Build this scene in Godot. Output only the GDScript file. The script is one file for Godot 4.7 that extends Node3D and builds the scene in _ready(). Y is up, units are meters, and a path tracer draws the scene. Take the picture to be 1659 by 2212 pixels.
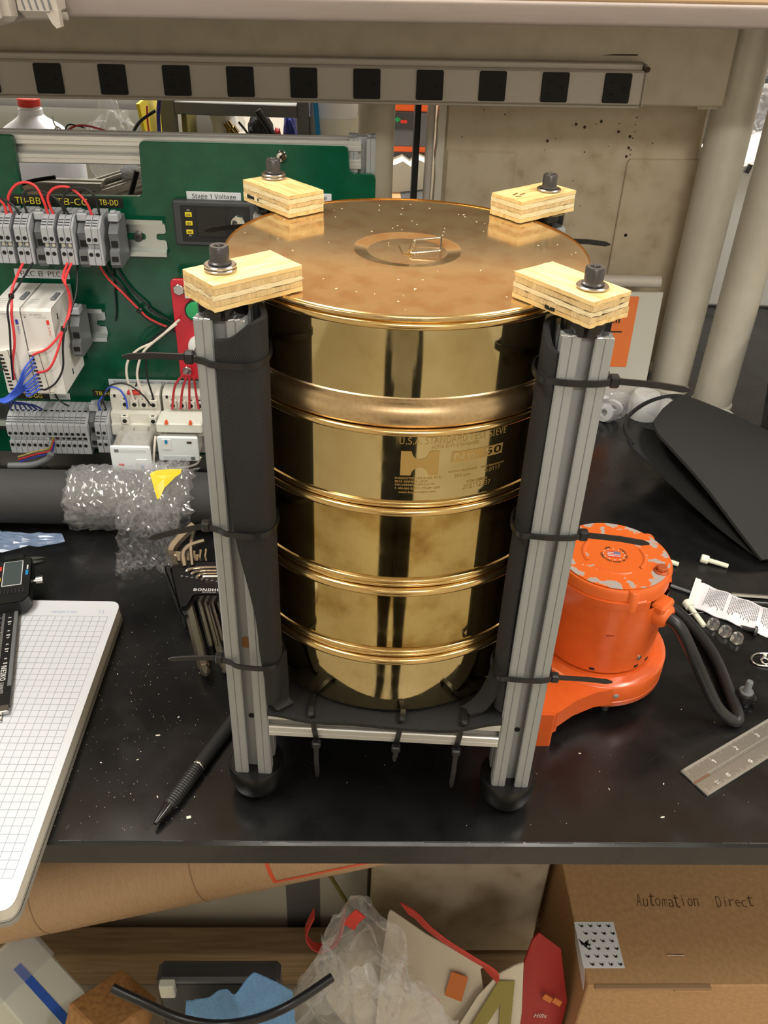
extends Node3D
# A stack of brass test sieves clamped in an aluminium frame on a black lab bench. Units are metres, y is up, the bench top is y = 0.

const LAMP_A := 2.0
const LAMP_B := 2.55
const LAMP_C := 4.6
const LAMP_D := 5.5
const PANEL_Z := -0.36      # front face of the green control panel
const RIG_TURN := -0.05815  # turn of the sieve frame on the bench
var M := {}
var rng := RandomNumberGenerator.new()
var text_cache := {}

func _ready() -> void:
	rng.seed = 7
	camera_and_light()
	materials()
	room()
	bench()
	shelf_rack()
	background()
	control_panel()
	rig()
	sieves()
	motor()
	bench_left()
	bench_right()
	under_bench()
	photographer()

func camera_and_light() -> void:
	var cam := Camera3D.new()
	cam.name = "camera"
	cam.position = Vector3(-0.02849, 0.52618, 0.49947)
	cam.basis = Basis(Vector3.UP, -0.04231) * Basis(Vector3.RIGHT, -0.60004) * Basis(Vector3.BACK, 0.04099)
	cam.fov = rad_to_deg(2.0 * atan(1106.0 / 1886.05))
	cam.near = 0.01
	cam.far = 30.0
	add_child(cam)
	cam.current = true
	var env := Environment.new()
	env.background_mode = Environment.BG_COLOR
	env.background_color = Color(0.55, 0.55, 0.55)
	env.tonemap_mode = Environment.TONE_MAPPER_LINEAR
	env.tonemap_exposure = 1.0
	env.sdfgi_enabled = true
	env.ssao_enabled = true
	env.ssil_enabled = true
	var we := WorldEnvironment.new()
	we.name = "world"
	we.environment = env
	add_child(we)

# ------------------------------------------------------------------ geometry
class Geo:
	var v := PackedVector3Array()
	var n := PackedVector3Array()
	var u := PackedVector2Array()
	func tri(a: Vector3, b: Vector3, c: Vector3, na: Vector3, nb: Vector3, nc: Vector3, ua := Vector2.ZERO, ub := Vector2.ZERO, uc := Vector2.ZERO) -> void:
		if (b - a).cross(c - a).dot(na + nb + nc) > 0.0:
			v.append_array([a, c, b]); n.append_array([na, nc, nb]); u.append_array([ua, uc, ub])
		else:
			v.append_array([a, b, c]); n.append_array([na, nb, nc]); u.append_array([ua, ub, uc])
	func quad(a: Vector3, b: Vector3, c: Vector3, d: Vector3, na: Vector3, nb: Vector3, nc: Vector3, nd: Vector3) -> void:
		tri(a, b, c, na, nb, nc)
		tri(a, c, d, na, nc, nd)
	func face(a: Vector3, b: Vector3, c: Vector3, d: Vector3, nn: Vector3) -> void:  # with the whole texture on it: a = (0,0), b = (1,0), c = (1,1), d = (0,1)
		tri(a, b, c, nn, nn, nn, Vector2(0, 0), Vector2(1, 0), Vector2(1, 1))
		tri(a, c, d, nn, nn, nn, Vector2(0, 0), Vector2(1, 1), Vector2(0, 1))
	func box(t: Transform3D, size: Vector3, bev := 0.0) -> Geo:  # centred, edges chamfered
		var h := size * 0.5
		bev = minf(bev, minf(h.x, minf(h.y, h.z)) * 0.9)
		var i := h - Vector3.ONE * bev
		var ax := [Vector3.RIGHT, Vector3.UP, Vector3.BACK]
		for k in 3:
			for s in [-1.0, 1.0]:
				var a: Vector3 = ax[k]; var b: Vector3 = ax[(k + 1) % 3]; var c: Vector3 = ax[(k + 2) % 3]
				var o: Vector3 = a * h[k] * s
				var eb: Vector3 = b * i[(k + 1) % 3]; var ec: Vector3 = c * i[(k + 2) % 3]
				var nn: Vector3 = (t.basis * (a * s)).normalized()
				quad(t * (o + eb + ec), t * (o - eb + ec), t * (o - eb - ec), t * (o + eb - ec), nn, nn, nn, nn)
				if bev > 0.0:
					for s2 in [-1.0, 1.0]:
						var nb2: Vector3 = (t.basis * (a * s + b * s2)).normalized()
						var p1: Vector3 = a * h[k] * s + b * i[(k + 1) % 3] * s2
						var p2: Vector3 = a * i[k] * s + b * h[(k + 1) % 3] * s2
						quad(t * (p1 + ec), t * (p1 - ec), t * (p2 - ec), t * (p2 + ec), nb2, nb2, nb2, nb2)
		if bev > 0.0:
			for sx in [-1.0, 1.0]:
				for sy in [-1.0, 1.0]:
					for sz in [-1.0, 1.0]:
						var sg := Vector3(sx, sy, sz)
						var nn: Vector3 = (t.basis * sg).normalized()
						tri(t * (Vector3(h.x, i.y, i.z) * sg), t * (Vector3(i.x, h.y, i.z) * sg), t * (Vector3(i.x, i.y, h.z) * sg), nn, nn, nn)
		return self
	func b(x0: float, y0: float, z0: float, x1: float, y1: float, z1: float, bev := 0.0) -> Geo:  # axis-aligned box from corner to corner
		return box(Transform3D(Basis(), Vector3(x0 + x1, y0 + y1, z0 + z1) * 0.5), Vector3(absf(x1 - x0), absf(y1 - y0), absf(z1 - z0)), bev)
	func lathe(t: Transform3D, prof: Array, seg := 32, a0 := 0.0, a1 := TAU) -> Geo:  # prof: [radius, y] outside seen, going along the outline; sharp where it turns over 40 degrees
		var m := prof.size()
		var sn := []
		for i in m - 1:
			var d := Vector2(prof[i + 1][0] - prof[i][0], prof[i + 1][1] - prof[i][1])
			sn.append(Vector2(d.y, -d.x).normalized())
		for i in m - 1:
			var na: Vector2 = sn[i]; var nb: Vector2 = sn[i]
			if i > 0 and sn[i].dot(sn[i - 1]) > 0.76: na = (sn[i] + sn[i - 1]).normalized()
			if i < m - 2 and sn[i].dot(sn[i + 1]) > 0.76: nb = (sn[i] + sn[i + 1]).normalized()
			for k in seg:
				var p := a0 + (a1 - a0) * k / seg; var q := a0 + (a1 - a0) * (k + 1) / seg
				var dp := Vector3(sin(p), 0, cos(p)); var dq := Vector3(sin(q), 0, cos(q))
				var up := Vector3.UP
				var A: Vector3 = t * (dp * prof[i][0] + up * prof[i][1]); var B: Vector3 = t * (dq * prof[i][0] + up * prof[i][1])
				var C: Vector3 = t * (dq * prof[i + 1][0] + up * prof[i + 1][1]); var D: Vector3 = t * (dp * prof[i + 1][0] + up * prof[i + 1][1])
				var bs := t.basis
				var n1: Vector3 = (bs * (dp * na.x + up * na.y)).normalized(); var n2: Vector3 = (bs * (dq * na.x + up * na.y)).normalized()
				var n3: Vector3 = (bs * (dq * nb.x + up * nb.y)).normalized(); var n4: Vector3 = (bs * (dp * nb.x + up * nb.y)).normalized()
				if prof[i][0] > 0.0: tri(A, B, C, n1, n2, n3)
				if prof[i + 1][0] > 0.0: tri(A, C, D, n1, n3, n4)
				elif prof[i][0] <= 0.0: pass
		return self
	func cyl(t: Transform3D, r: float, h: float, seg := 20, bev := 0.0, r2 := -1.0) -> Geo:  # base at the origin, along y
		var q := r if r2 < 0.0 else r2
		if bev > 0.0: return lathe(t, [[0.0, 0.0], [r - bev, 0.0], [r, bev], [q, h - bev], [q - bev, h], [0.0, h]], seg)
		return lathe(t, [[0.0, 0.0], [r, 0.0], [q, h], [0.0, h]], seg)
	func tube(pts: Array, rad, seg := 8, smooth := true, caps := true) -> Geo:
		var m := pts.size()
		var rings := []
		var dirs := []
		var side := Vector3.ZERO
		for i in m:
			var d: Vector3 = (pts[mini(i + 1, m - 1)] - pts[maxi(i - 1, 0)]).normalized()
			if side == Vector3.ZERO: side = d.cross(Vector3.UP if absf(d.y) < 0.9 else Vector3.RIGHT).normalized()
			side = (side - d * side.dot(d)).normalized()
			var up := d.cross(side)
			var r: float = rad[i] if rad is Array else rad
			var ring := []
			for k in seg:
				var a := TAU * k / seg
				ring.append([side * cos(a) + up * sin(a), r])
			rings.append(ring); dirs.append(d)
		for i in m - 1:
			for k in seg:
				var k2 := (k + 1) % seg
				var o0: Vector3 = rings[i][k][0]; var o1: Vector3 = rings[i][k2][0]; var o2: Vector3 = rings[i + 1][k2][0]; var o3: Vector3 = rings[i + 1][k][0]
				var r0: float = rings[i][k][1]; var r1: float = rings[i + 1][k][1]
				if smooth: quad(pts[i] + o0 * r0, pts[i] + o1 * r0, pts[i + 1] + o2 * r1, pts[i + 1] + o3 * r1, o0, o1, o2, o3)
				else:
					var nn := (o0 + o1 + o2 + o3).normalized()
					quad(pts[i] + o0 * r0, pts[i] + o1 * r0, pts[i + 1] + o2 * r1, pts[i + 1] + o3 * r1, nn, nn, nn, nn)
		if caps:
			for e in [0, m - 1]:
				var nn: Vector3 = -dirs[0] if e == 0 else dirs[m - 1]
				for k in seg:
					var k2 := (k + 1) % seg
					tri(pts[e], pts[e] + rings[e][k][0] * rings[e][k][1], pts[e] + rings[e][k2][0] * rings[e][k2][1], nn, nn, nn)
		return self
	func strap(pts: Array, w: float, th: float, up: Vector3, w_end := -1.0) -> Geo:  # a flat band swept along pts, its width along up
		var m := pts.size()
		var prev := []
		for i in m:
			var d: Vector3 = (pts[mini(i + 1, m - 1)] - pts[maxi(i - 1, 0)]).normalized()
			var uu := (up - d * up.dot(d)).normalized() * (w_end if w_end > 0.0 and i == m - 1 else w) * 0.5
			var oo := d.cross(uu).normalized() * th * 0.5
			var p: Vector3 = pts[i]
			var ring := [p + uu + oo, p - uu + oo, p - uu - oo, p + uu - oo, oo.normalized(), uu.normalized()]
			if i > 0:
				for k in 4:
					var n0: Vector3 = [prev[4], -prev[5], -prev[4], prev[5]][k]; var n1: Vector3 = [ring[4], -ring[5], -ring[4], ring[5]][k]
					quad(prev[k], prev[(k + 1) % 4], ring[(k + 1) % 4], ring[k], n0, n0, n1, n1)
			if i == 0 or i == m - 1:
				var nn := -d if i == 0 else d
				quad(ring[0], ring[1], ring[2], ring[3], nn, nn, nn, nn)
			prev = ring
		return self
	func prism(t: Transform3D, poly: PackedVector2Array, depth: float, bev := 0.0, smooth_dot := 0.8) -> Geo:  # outline in local xy, from z = 0 to depth; the front rim chamfered
		var m := poly.size()
		if not Geometry2D.is_polygon_clockwise(poly): poly.reverse()
		var out := []
		for i in m:
			var d: Vector2 = poly[(i + 1) % m] - poly[i]
			out.append(Vector2(-d.y, d.x).normalized())
		var inner := PackedVector2Array()
		for i in m:
			var o: Vector2 = out[i] + out[(i + m - 1) % m]
			inner.append(poly[i] - o.normalized() * bev / maxf(0.4, o.length() * 0.5))
		var idx := Geometry2D.triangulate_polygon(inner)
		for k in range(0, idx.size(), 3):
			for e in [[0.0, Vector3.FORWARD], [depth, Vector3.BACK]]:
				var src := inner if e[0] > 0.0 else (poly if bev == 0.0 else inner)
				var nn: Vector3 = (t.basis * e[1]).normalized()
				var q := []
				for j in 3: q.append(t * Vector3(src[idx[k + j]].x, src[idx[k + j]].y, e[0]))
				tri(q[0], q[1], q[2], nn, nn, nn)
		for i in m:
			var j := (i + 1) % m
			var na: Vector2 = out[i]; var nb: Vector2 = out[i]
			if out[i].dot(out[(i + m - 1) % m]) > smooth_dot: na = (out[i] + out[(i + m - 1) % m]).normalized()
			if out[i].dot(out[j]) > smooth_dot: nb = (out[i] + out[j]).normalized()
			var A: Vector3 = (t.basis * Vector3(na.x, na.y, 0)).normalized(); var B: Vector3 = (t.basis * Vector3(nb.x, nb.y, 0)).normalized()
			quad(t * Vector3(poly[i].x, poly[i].y, 0), t * Vector3(poly[j].x, poly[j].y, 0), t * Vector3(poly[j].x, poly[j].y, depth - bev), t * Vector3(poly[i].x, poly[i].y, depth - bev), A, B, B, A)
			if bev > 0.0:
				var c := (t.basis * Vector3(out[i].x, out[i].y, 1)).normalized()
				quad(t * Vector3(poly[i].x, poly[i].y, depth - bev), t * Vector3(poly[j].x, poly[j].y, depth - bev), t * Vector3(inner[j].x, inner[j].y, depth), t * Vector3(inner[i].x, inner[i].y, depth), c, c, c, c)
		return self
	func sheet(rows: Array, th: float) -> Geo:  # rows of points, given a thickness
		var a := rows.size(); var c: int = rows[0].size()
		var nm := []
		for i in a:
			var r := []
			for j in c:
				var du: Vector3 = rows[mini(i + 1, a - 1)][j] - rows[maxi(i - 1, 0)][j]
				var dv: Vector3 = rows[i][mini(j + 1, c - 1)] - rows[i][maxi(j - 1, 0)]
				var q := du.cross(dv)
				r.append(q.normalized() if q.length() > 1e-12 else Vector3.UP)
			nm.append(r)
		var f := func(i: int, j: int, s: float) -> Vector3: return rows[i][j] + nm[i][j] * th * 0.5 * s
		for i in a - 1:
			for j in c - 1:
				for s in [1.0, -1.0]:
					quad(f.call(i, j, s), f.call(i + 1, j, s), f.call(i + 1, j + 1, s), f.call(i, j + 1, s), nm[i][j] * s, nm[i + 1][j] * s, nm[i + 1][j + 1] * s, nm[i][j + 1] * s)
		for i in a - 1:
			for j in [0, c - 1]:
				var o: Vector3 = (rows[i][j] - rows[i][1 if j == 0 else c - 2]).normalized()
				quad(f.call(i, j, 1.0), f.call(i + 1, j, 1.0), f.call(i + 1, j, -1.0), f.call(i, j, -1.0), o, o, o, o)
		for j in c - 1:
			for i in [0, a - 1]:
				var o: Vector3 = (rows[i][j] - rows[1 if i == 0 else a - 2][j]).normalized()
				quad(f.call(i, j, 1.0), f.call(i, j + 1, 1.0), f.call(i, j + 1, -1.0), f.call(i, j, -1.0), o, o, o, o)
		return self
	func blob(c: Vector3, r: Vector3, amp: float, freq: float, sd: int, lat := 24, lon := 36, flat_y := -9.0) -> Geo:  # a crumpled closed bag
		var fn := FastNoiseLite.new()
		fn.seed = sd; fn.frequency = freq; fn.noise_type = FastNoiseLite.TYPE_CELLULAR; fn.cellular_return_type = FastNoiseLite.RETURN_DISTANCE2_SUB
		fn.fractal_type = FastNoiseLite.FRACTAL_FBM; fn.fractal_octaves = 2
		var pts := []
		for i in lat + 1:
			var row := []
			for j in lon + 1:
				var th := PI * i / lat; var ph := TAU * (j % lon) / lon
				var d := Vector3(sin(th) * sin(ph), cos(th), sin(th) * cos(ph))
				var p := c + d * r * (1.0 + amp * fn.get_noise_3dv(d * 10.0))
				p.y = maxf(p.y, flat_y)
				row.append(p)
			pts.append(row)
		for i in lat:
			for j in lon:
				var A: Vector3 = pts[i][j]; var B: Vector3 = pts[i + 1][j]; var C: Vector3 = pts[i + 1][j + 1]; var D: Vector3 = pts[i][j + 1]
				for q in [[A, B, C], [A, C, D]]:
					var nn: Vector3 = (q[1] - q[0]).cross(q[2] - q[0])
					if nn.length() < 1e-12: continue
					nn = nn.normalized()
					if nn.dot(q[0] - c) < 0.0: nn = -nn
					tri(q[0], q[1], q[2], nn, nn, nn)
		return self
	func raw(tris: PackedVector3Array, f: Callable) -> Geo:
		for k in range(0, tris.size(), 3):
			var A: Vector3 = f.call(tris[k]); var B: Vector3 = f.call(tris[k + 1]); var C: Vector3 = f.call(tris[k + 2])
			var nn := (C - A).cross(B - A)
			if nn.length() < 1e-16: continue
			nn = nn.normalized()
			tri(A, B, C, nn, nn, nn)
		return self
	func mesh() -> ArrayMesh:
		var a := []
		a.resize(Mesh.ARRAY_MAX)
		a[Mesh.ARRAY_VERTEX] = v; a[Mesh.ARRAY_NORMAL] = n; a[Mesh.ARRAY_TEX_UV] = u
		var m := ArrayMesh.new()
		m.add_surface_from_arrays(Mesh.PRIMITIVE_TRIANGLES, a)
		return m

func at(x: float, y: float, z: float) -> Transform3D:
	return Transform3D(Basis(), Vector3(x, y, z))

func along(from: Vector3, dir: Vector3) -> Transform3D:  # local y points along dir
	var y := dir.normalized()
	var x := y.cross(Vector3.BACK if absf(y.z) < 0.9 else Vector3.RIGHT).normalized()
	return Transform3D(Basis(x, y, x.cross(y)), from)

func facing(p: Vector3) -> Transform3D:  # local y points to +z, for round things on a vertical face
	return Transform3D(Basis(Vector3.RIGHT, Vector3.BACK, Vector3.DOWN), p)

func curve(pts: Array, per := 6) -> Array:  # Catmull-Rom through the points
	var out := []
	for i in pts.size() - 1:
		var p0: Vector3 = pts[maxi(i - 1, 0)]; var p1: Vector3 = pts[i]; var p2: Vector3 = pts[i + 1]; var p3: Vector3 = pts[mini(i + 2, pts.size() - 1)]
		for k in per: out.append(p1.cubic_interpolate(p2, p0, p3, float(k) / per))
	out.append(pts[-1])
	return out

func rounded(poly: Array, r: float, per := 4) -> PackedVector2Array:  # corners of an outline rounded off
	var out := PackedVector2Array()
	var m := poly.size()
	for i in m:
		var p: Vector2 = poly[i]
		var a: Vector2 = poly[(i + m - 1) % m] - p; var b: Vector2 = poly[(i + 1) % m] - p
		var rr := minf(r, minf(a.length(), b.length()) * 0.49)
		var s := p + a.normalized() * rr; var e := p + b.normalized() * rr
		for k in per + 1:
			var t := float(k) / per
			out.append(s.lerp(p, t).lerp(p.lerp(e, t), t))
	return out

func rect(x0: float, y0: float, x1: float, y1: float, r := 0.0) -> PackedVector2Array:
	var p := [Vector2(x0, y0), Vector2(x1, y0), Vector2(x1, y1), Vector2(x0, y1)]
	return rounded(p, r) if r > 0.0 else PackedVector2Array(p)

func letters(s: String, bold := false, font := "Droid Sans") -> PackedVector3Array:  # flat triangles of a line of lettering, in a box from 0 to 1 on x and y
	var key := s + str(bold) + font
	if text_cache.has(key): return text_cache[key]
	var f := SystemFont.new()
	f.font_names = PackedStringArray([font])
	f.font_weight = 700 if bold else 400
	var tm := TextMesh.new()
	tm.text = s; tm.font = f; tm.font_size = 48; tm.pixel_size = 0.01; tm.depth = 0.02; tm.curve_step = 3.0
	var a := tm.surface_get_arrays(0)
	var vs: PackedVector3Array = a[Mesh.ARRAY_VERTEX]; var ix: PackedInt32Array = a[Mesh.ARRAY_INDEX]; var ns: PackedVector3Array = a[Mesh.ARRAY_NORMAL]
	var box := tm.get_aabb()
	var out := PackedVector3Array()
	for k in range(0, ix.size(), 3):
		if ns[ix[k]].z < 0.5: continue
		for j in 3:
			var p := vs[ix[k + j]]
			out.append(Vector3((p.x - box.position.x) / box.size.x, (p.y - box.position.y) / box.size.y, 0))
	text_cache[key] = out
	return out

func write(g: Geo, s: String, origin: Vector3, right: Vector3, up: Vector3, bold := false, font := "Droid Sans") -> Geo:  # lettering filling the parallelogram origin, right, up
	return g.raw(letters(s, bold, font), func(p: Vector3) -> Vector3: return origin + right * p.x + up * p.y)

# ------------------------------------------------------------------ objects
func obj(called: String, g, m, parent: Node3D = self, t := Transform3D()) -> MeshInstance3D:
	var o := MeshInstance3D.new()
	o.name = called
	o.mesh = g if g is Mesh else g.mesh()
	o.material_override = M[m] if m is String else m
	o.transform = t
	add_to(o, parent)
	return o

func add_to(o: Node3D, parent: Node3D) -> void:
	var base := String(o.name)
	var k := 0
	while parent.has_node(NodePath(String(o.name))):
		k += 1
		o.name = "%s_%03d" % [base, k]
	parent.add_child(o, true)

func thing(called: String, label: String, category: String, t := Transform3D(), group := "") -> Node3D:
	var o := Node3D.new()
	o.name = called
	o.transform = t
	add_to(o, self)
	return tag(o, label, category, group)

func tag(o: Node3D, label: String, category: String, group := "") -> Node3D:
	o.set_meta("label", label); o.set_meta("category", category)
	if group: o.set_meta("group", group)
	return o

func struct(called: String, g, m, label := "", parent: Node3D = self) -> MeshInstance3D:
	var o := obj(called, g, m, parent)
	o.set_meta("kind", "structure")
	if label: o.set_meta("label", label)
	return o

func node(called: String, parent: Node3D, t := Transform3D()) -> Node3D:
	var o := Node3D.new()
	o.name = called
	o.transform = t
	add_to(o, parent)
	return o

# ------------------------------------------------------------------ materials
func mat(called: String, c: Color, rough := 0.5, metal := 0.0) -> StandardMaterial3D:
	var m := StandardMaterial3D.new()
	m.resource_name = called
	m.albedo_color = c; m.roughness = rough; m.metallic = metal
	m.cull_mode = BaseMaterial3D.CULL_DISABLED
	M[called] = m
	return m

func noise(sd: int, freq: float, octaves := 4, size := 256, ramp: Array = [], kind := FastNoiseLite.TYPE_SIMPLEX_SMOOTH) -> NoiseTexture2D:
	var f := FastNoiseLite.new()
	f.seed = sd; f.frequency = freq; f.noise_type = kind; f.fractal_octaves = octaves
	var t := NoiseTexture2D.new()
	t.width = size; t.height = size; t.seamless = true; t.noise = f
	if ramp.size():
		var g := Gradient.new()
		g.offsets = PackedFloat32Array(ramp.map(func(e): return e[0]))
		g.colors = PackedColorArray(ramp.map(func(e): return e[1]))
		t.color_ramp = g
	return t

func tri_uv(m: StandardMaterial3D, s: Vector3, world := false) -> StandardMaterial3D:
	m.uv1_triplanar = true
	m.uv1_world_triplanar = world
	m.uv1_scale = s
	return m

func mottled(called: String, ramp: Array, scale: Vector3, rough := 0.5, metal := 0.0, sd := 1, freq := 0.02, bump := 0.0) -> StandardMaterial3D:
	var m := mat(called, Color.WHITE, rough, metal)
	m.albedo_texture = noise(sd, freq, 5, 256, ramp)
	tri_uv(m, scale)
	if bump > 0.0:
		m.heightmap_enabled = true
		m.heightmap_texture = noise(sd + 1, 0.05, 4, 256)
		m.heightmap_scale = bump
	return m

func c8(r: int, g: int, b: int) -> Color: return Color8(r, g, b)

func materials() -> void:
	var brass_ramp := [[0.0, c8(182, 164, 118)], [0.3, c8(194, 176, 130)], [1.0, c8(202, 186, 142)]]
	var br := mottled("brass", brass_ramp, Vector3(9, 9, 9), 0.10, 1.0, 11, 0.018)
	br.roughness = 1.0
	br.roughness_texture = noise(12, 0.02, 4, 256, [[0.0, Color(0.05, 0.05, 0.05)], [0.6, Color(0.07, 0.07, 0.07)], [1.0, Color(0.13, 0.13, 0.13)]])
	var brs := mottled("brass_stained", [[0.0, c8(140, 110, 58)], [0.3, c8(172, 146, 88)], [0.55, c8(192, 170, 114)], [1.0, c8(202, 182, 128)]], Vector3(7, 7, 7), 0.12, 1.0, 15, 0.016)
	brs.roughness = 1.0
	brs.roughness_texture = br.roughness_texture
	var bl := mottled("brass_lid", [[0.0, c8(200, 158, 112)], [0.35, c8(207, 176, 128)], [0.6, c8(214, 190, 142)], [1.0, c8(216, 182, 136)]], Vector3(8, 8, 8), 0.16, 0.86, 21, 0.02)
	bl.roughness = 0.12
	mat("brass_bead", c8(222, 190, 130), 0.2, 1.0)
	var sold := mottled("solder", [[0.0, c8(200, 170, 132)], [0.5, c8(212, 184, 144)], [1.0, c8(222, 198, 158)]], Vector3(30, 30, 30), 0.34, 1.0, 23, 0.04)
	sold.roughness = 0.32
	mat("etch", c8(190, 158, 96), 0.62, 0.75)
	mat("wire_steel", c8(205, 203, 198), 0.2, 1.0)
	# aluminium, steel
	mat("anodised", c8(160, 163, 164), 0.45, 0.35)
	mat("aluminium", c8(212, 212, 209), 0.34, 0.6)
	mat("rust", c8(112, 82, 62), 0.7)
	mat("engraved", c8(214, 213, 208), 0.5, 0.3)
	mat("faded_ink", c8(96, 70, 44), 0.8)
	mat("lips", c8(170, 100, 90), 0.5)
	mat("hazy_wrap", Color(0.95, 0.95, 0.97, 0.07), 0.06).transparency = BaseMaterial3D.TRANSPARENCY_ALPHA
	mat("glue", c8(150, 104, 52), 0.5)
	mat("paint_deep", c8(150, 52, 20), 0.5)
	mat("orange_bolt", c8(206, 104, 60), 0.35, 0.4)
	mat("flag_red", c8(206, 52, 50), 0.5)
	mat("flag_blue", c8(110, 112, 150), 0.5)
	M["aluminium_bar"] = M["aluminium"]
	mat("slot", c8(120, 122, 122), 0.5, 0.8)
	mat("zinc", c8(196, 203, 202), 0.28, 1.0)
	mat("steel", c8(186, 184, 180), 0.24, 1.0)
	mat("chrome", c8(222, 222, 220), 0.1, 1.0)
	mat("nickel", c8(192, 180, 164), 0.2, 0.95)
	mat("black_oxide", c8(74, 72, 72), 0.32, 0.45)
	mottled("ruler_steel", [[0.0, c8(166, 165, 160)], [1.0, c8(176, 175, 170)]], Vector3(40, 40, 40), 0.33, 0.9, 33, 0.03)
	# plastics, rubber
	mat("black_plastic", c8(24, 24, 26), 0.32)
	mat("black_matt", c8(26, 26, 27), 0.75)
	mat("black_gloss", c8(22, 20, 20), 0.14)
	mat("rubber", c8(34, 34, 35), 0.42)
	mat("rubber_dark", c8(17, 17, 17), 0.35)
	mat("dark_grey", c8(58, 60, 63), 0.5)
	mat("mid_grey", c8(104, 107, 110), 0.5)
	mat("terminal_grey", c8(167, 171, 176), 0.5)
	mat("hole", c8(14, 14, 16), 0.8)
	mat("white_plastic", c8(228, 230, 230), 0.42)
	mat("relay_white", c8(226, 232, 234), 0.35)
	mat("cream_plastic", c8(214, 212, 202), 0.45)
	mat("nylon", c8(232, 232, 214), 0.38)
	mat("plc_white", c8(222, 221, 217), 0.5)
	mat("label_white", c8(206, 211, 216), 0.5)
	mat("label_black", c8(28, 28, 22), 0.4)
	mat("ink", c8(36, 36, 38), 0.6)
	mat("ink_grey", c8(120, 122, 126), 0.6)
	mat("ink_yellow", c8(226, 214, 66), 0.5)
	mat("ink_white", c8(214, 214, 214), 0.5)
	mat("ink_blue", c8(60, 66, 170), 0.5)
	mat("ink_pale_blue", c8(160, 176, 206), 0.6)
	mat("ink_red", c8(214, 60, 48), 0.5)
	mat("yellow", c8(226, 205, 40), 0.4)
	mat("blue_plastic", c8(34, 130, 190), 0.4)
	mat("wire_red", c8(226, 62, 66), 0.4)
	mat("wire_dark_red", c8(176, 44, 54), 0.4)
	mat("wire_black", c8(30, 30, 33), 0.35)
	mat("wire_blue", c8(54, 88, 200), 0.4)
	mat("wire_navy", c8(44, 56, 140), 0.4)
	mat("wire_white", c8(226, 218, 206), 0.4)
	mat("red_panel", c8(196, 34, 50), 0.28)
	mat("button_green", c8(40, 160, 96), 0.3)
	mat("display_glass", c8(20, 22, 23), 0.08)
	mat("screen", c8(70, 78, 80), 0.25)
	var gp := mottled("panel_green", [[0.0, c8(6, 70, 48)], [1.0, c8(10, 82, 57)]], Vector3(6, 6, 6), 0.16, 0.0, 41, 0.02)
	gp.roughness = 0.16
	# knitted neoprene of the clamps and the base pad, ribbed on a fine slant
	var kn := mat("knit", c8(19, 19, 20), 0.6)
	kn.heightmap_enabled = true
	kn.heightmap_texture = knit_image()
	kn.heightmap_scale = 0.02
	kn.rim_enabled = true
	kn.rim = 0.1
	tri_uv(kn, Vector3(230, 230, 230))
	var fo := mottled("foam", [[0.0, c8(28, 28, 28)], [1.0, c8(36, 36, 36)]], Vector3(30, 30, 30), 0.85, 0.0, 43, 0.12, 0.02)
	fo.roughness = 0.85
	mottled("tube_foam", [[0.0, c8(46, 46, 47)], [1.0, c8(62, 62, 62)]], Vector3(20, 20, 20), 0.75, 0.0, 44, 0.1, 0.01)
	# the motor: orange enamel, chipped to bare metal on its cover
	var en := mottled("orange", [[0.0, c8(216, 92, 36)], [1.0, c8(224, 100, 40)]], Vector3(14, 14, 14), 0.3, 0.0, 51, 0.03)
	en.clearcoat_enabled = true
	en.clearcoat = 0.4
	en.clearcoat_roughness = 0.15
	var ch := mat("orange_chipped", Color.WHITE, 0.34)
	ch.albedo_texture = chip_image()
	mat("orange_plain", c8(226, 104, 42), 0.34)
	mat("bare_metal", c8(176, 172, 168), 0.5, 0.5)
	# plywood
	var ply := [[0.0, c8(206, 166, 100)], [0.45, c8(228, 196, 134)], [1.0, c8(236, 210, 156)]]
	mottled("ply_face", ply, Vector3(3.2, 30, 26), 0.6, 0.0, 61, 0.03)
	mottled("ply_light", [[0.0, c8(222, 200, 152)], [1.0, c8(240, 224, 184)]], Vector3(12, 60, 60), 0.7, 0.0, 62, 0.03, 0.02)
	mottled("ply_dark", [[0.0, c8(92, 66, 38)], [0.22, c8(196, 164, 112)], [1.0, c8(226, 200, 150)]], Vector3(50, 4, 50), 0.75, 0.0, 63, 0.05, 0.03)
	mat("ply_glue", c8(120, 86, 50), 0.8)
	mottled("lumber", [[0.0, c8(140, 114, 84)], [0.5, c8(164, 138, 106)], [1.0, c8(180, 154, 122)]], Vector3(1.2, 16, 16), 0.7, 0.0, 64, 0.03)
	mottled("dark_wood", [[0.0, c8(136, 92, 50)], [0.5, c8(182, 134, 82)], [1.0, c8(200, 154, 100)]], Vector3(14, 2, 14), 0.6, 0.0, 65, 0.04)
	mottled("tan_wood", [[0.0, c8(196, 164, 126)], [1.0, c8(210, 180, 142)]], Vector3(2, 12, 12), 0.5, 0.0, 66, 0.03)
	mottled("cardboard", [[0.0, c8(166, 128, 88)], [1.0, c8(184, 146, 104)]], Vector3(8, 8, 8), 0.85, 0.0, 71, 0.06)
	mottled("kraft_tube", [[0.0, c8(176, 142, 106)], [1.0, c8(192, 158, 122)]], Vector3(5, 20, 20), 0.6, 0.0, 72, 0.05)
	mat("kraft_seam", c8(150, 118, 86), 0.7)
	mat("orange_tape", c8(222, 92, 56), 0.5)
	# bench top: black epoxy, scuffed and scratched
	var ep := mat("epoxy", c8(22, 22, 23), 0.2)
	ep.albedo_texture = noise(81, 0.03, 5, 512, [[0.0, Color(0.8, 0.8, 0.8)], [0.6, Color(1, 1, 1)], [1.0, Color(1.0, 1.0, 1.0)]])
	ep.roughness = 1.0
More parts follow.
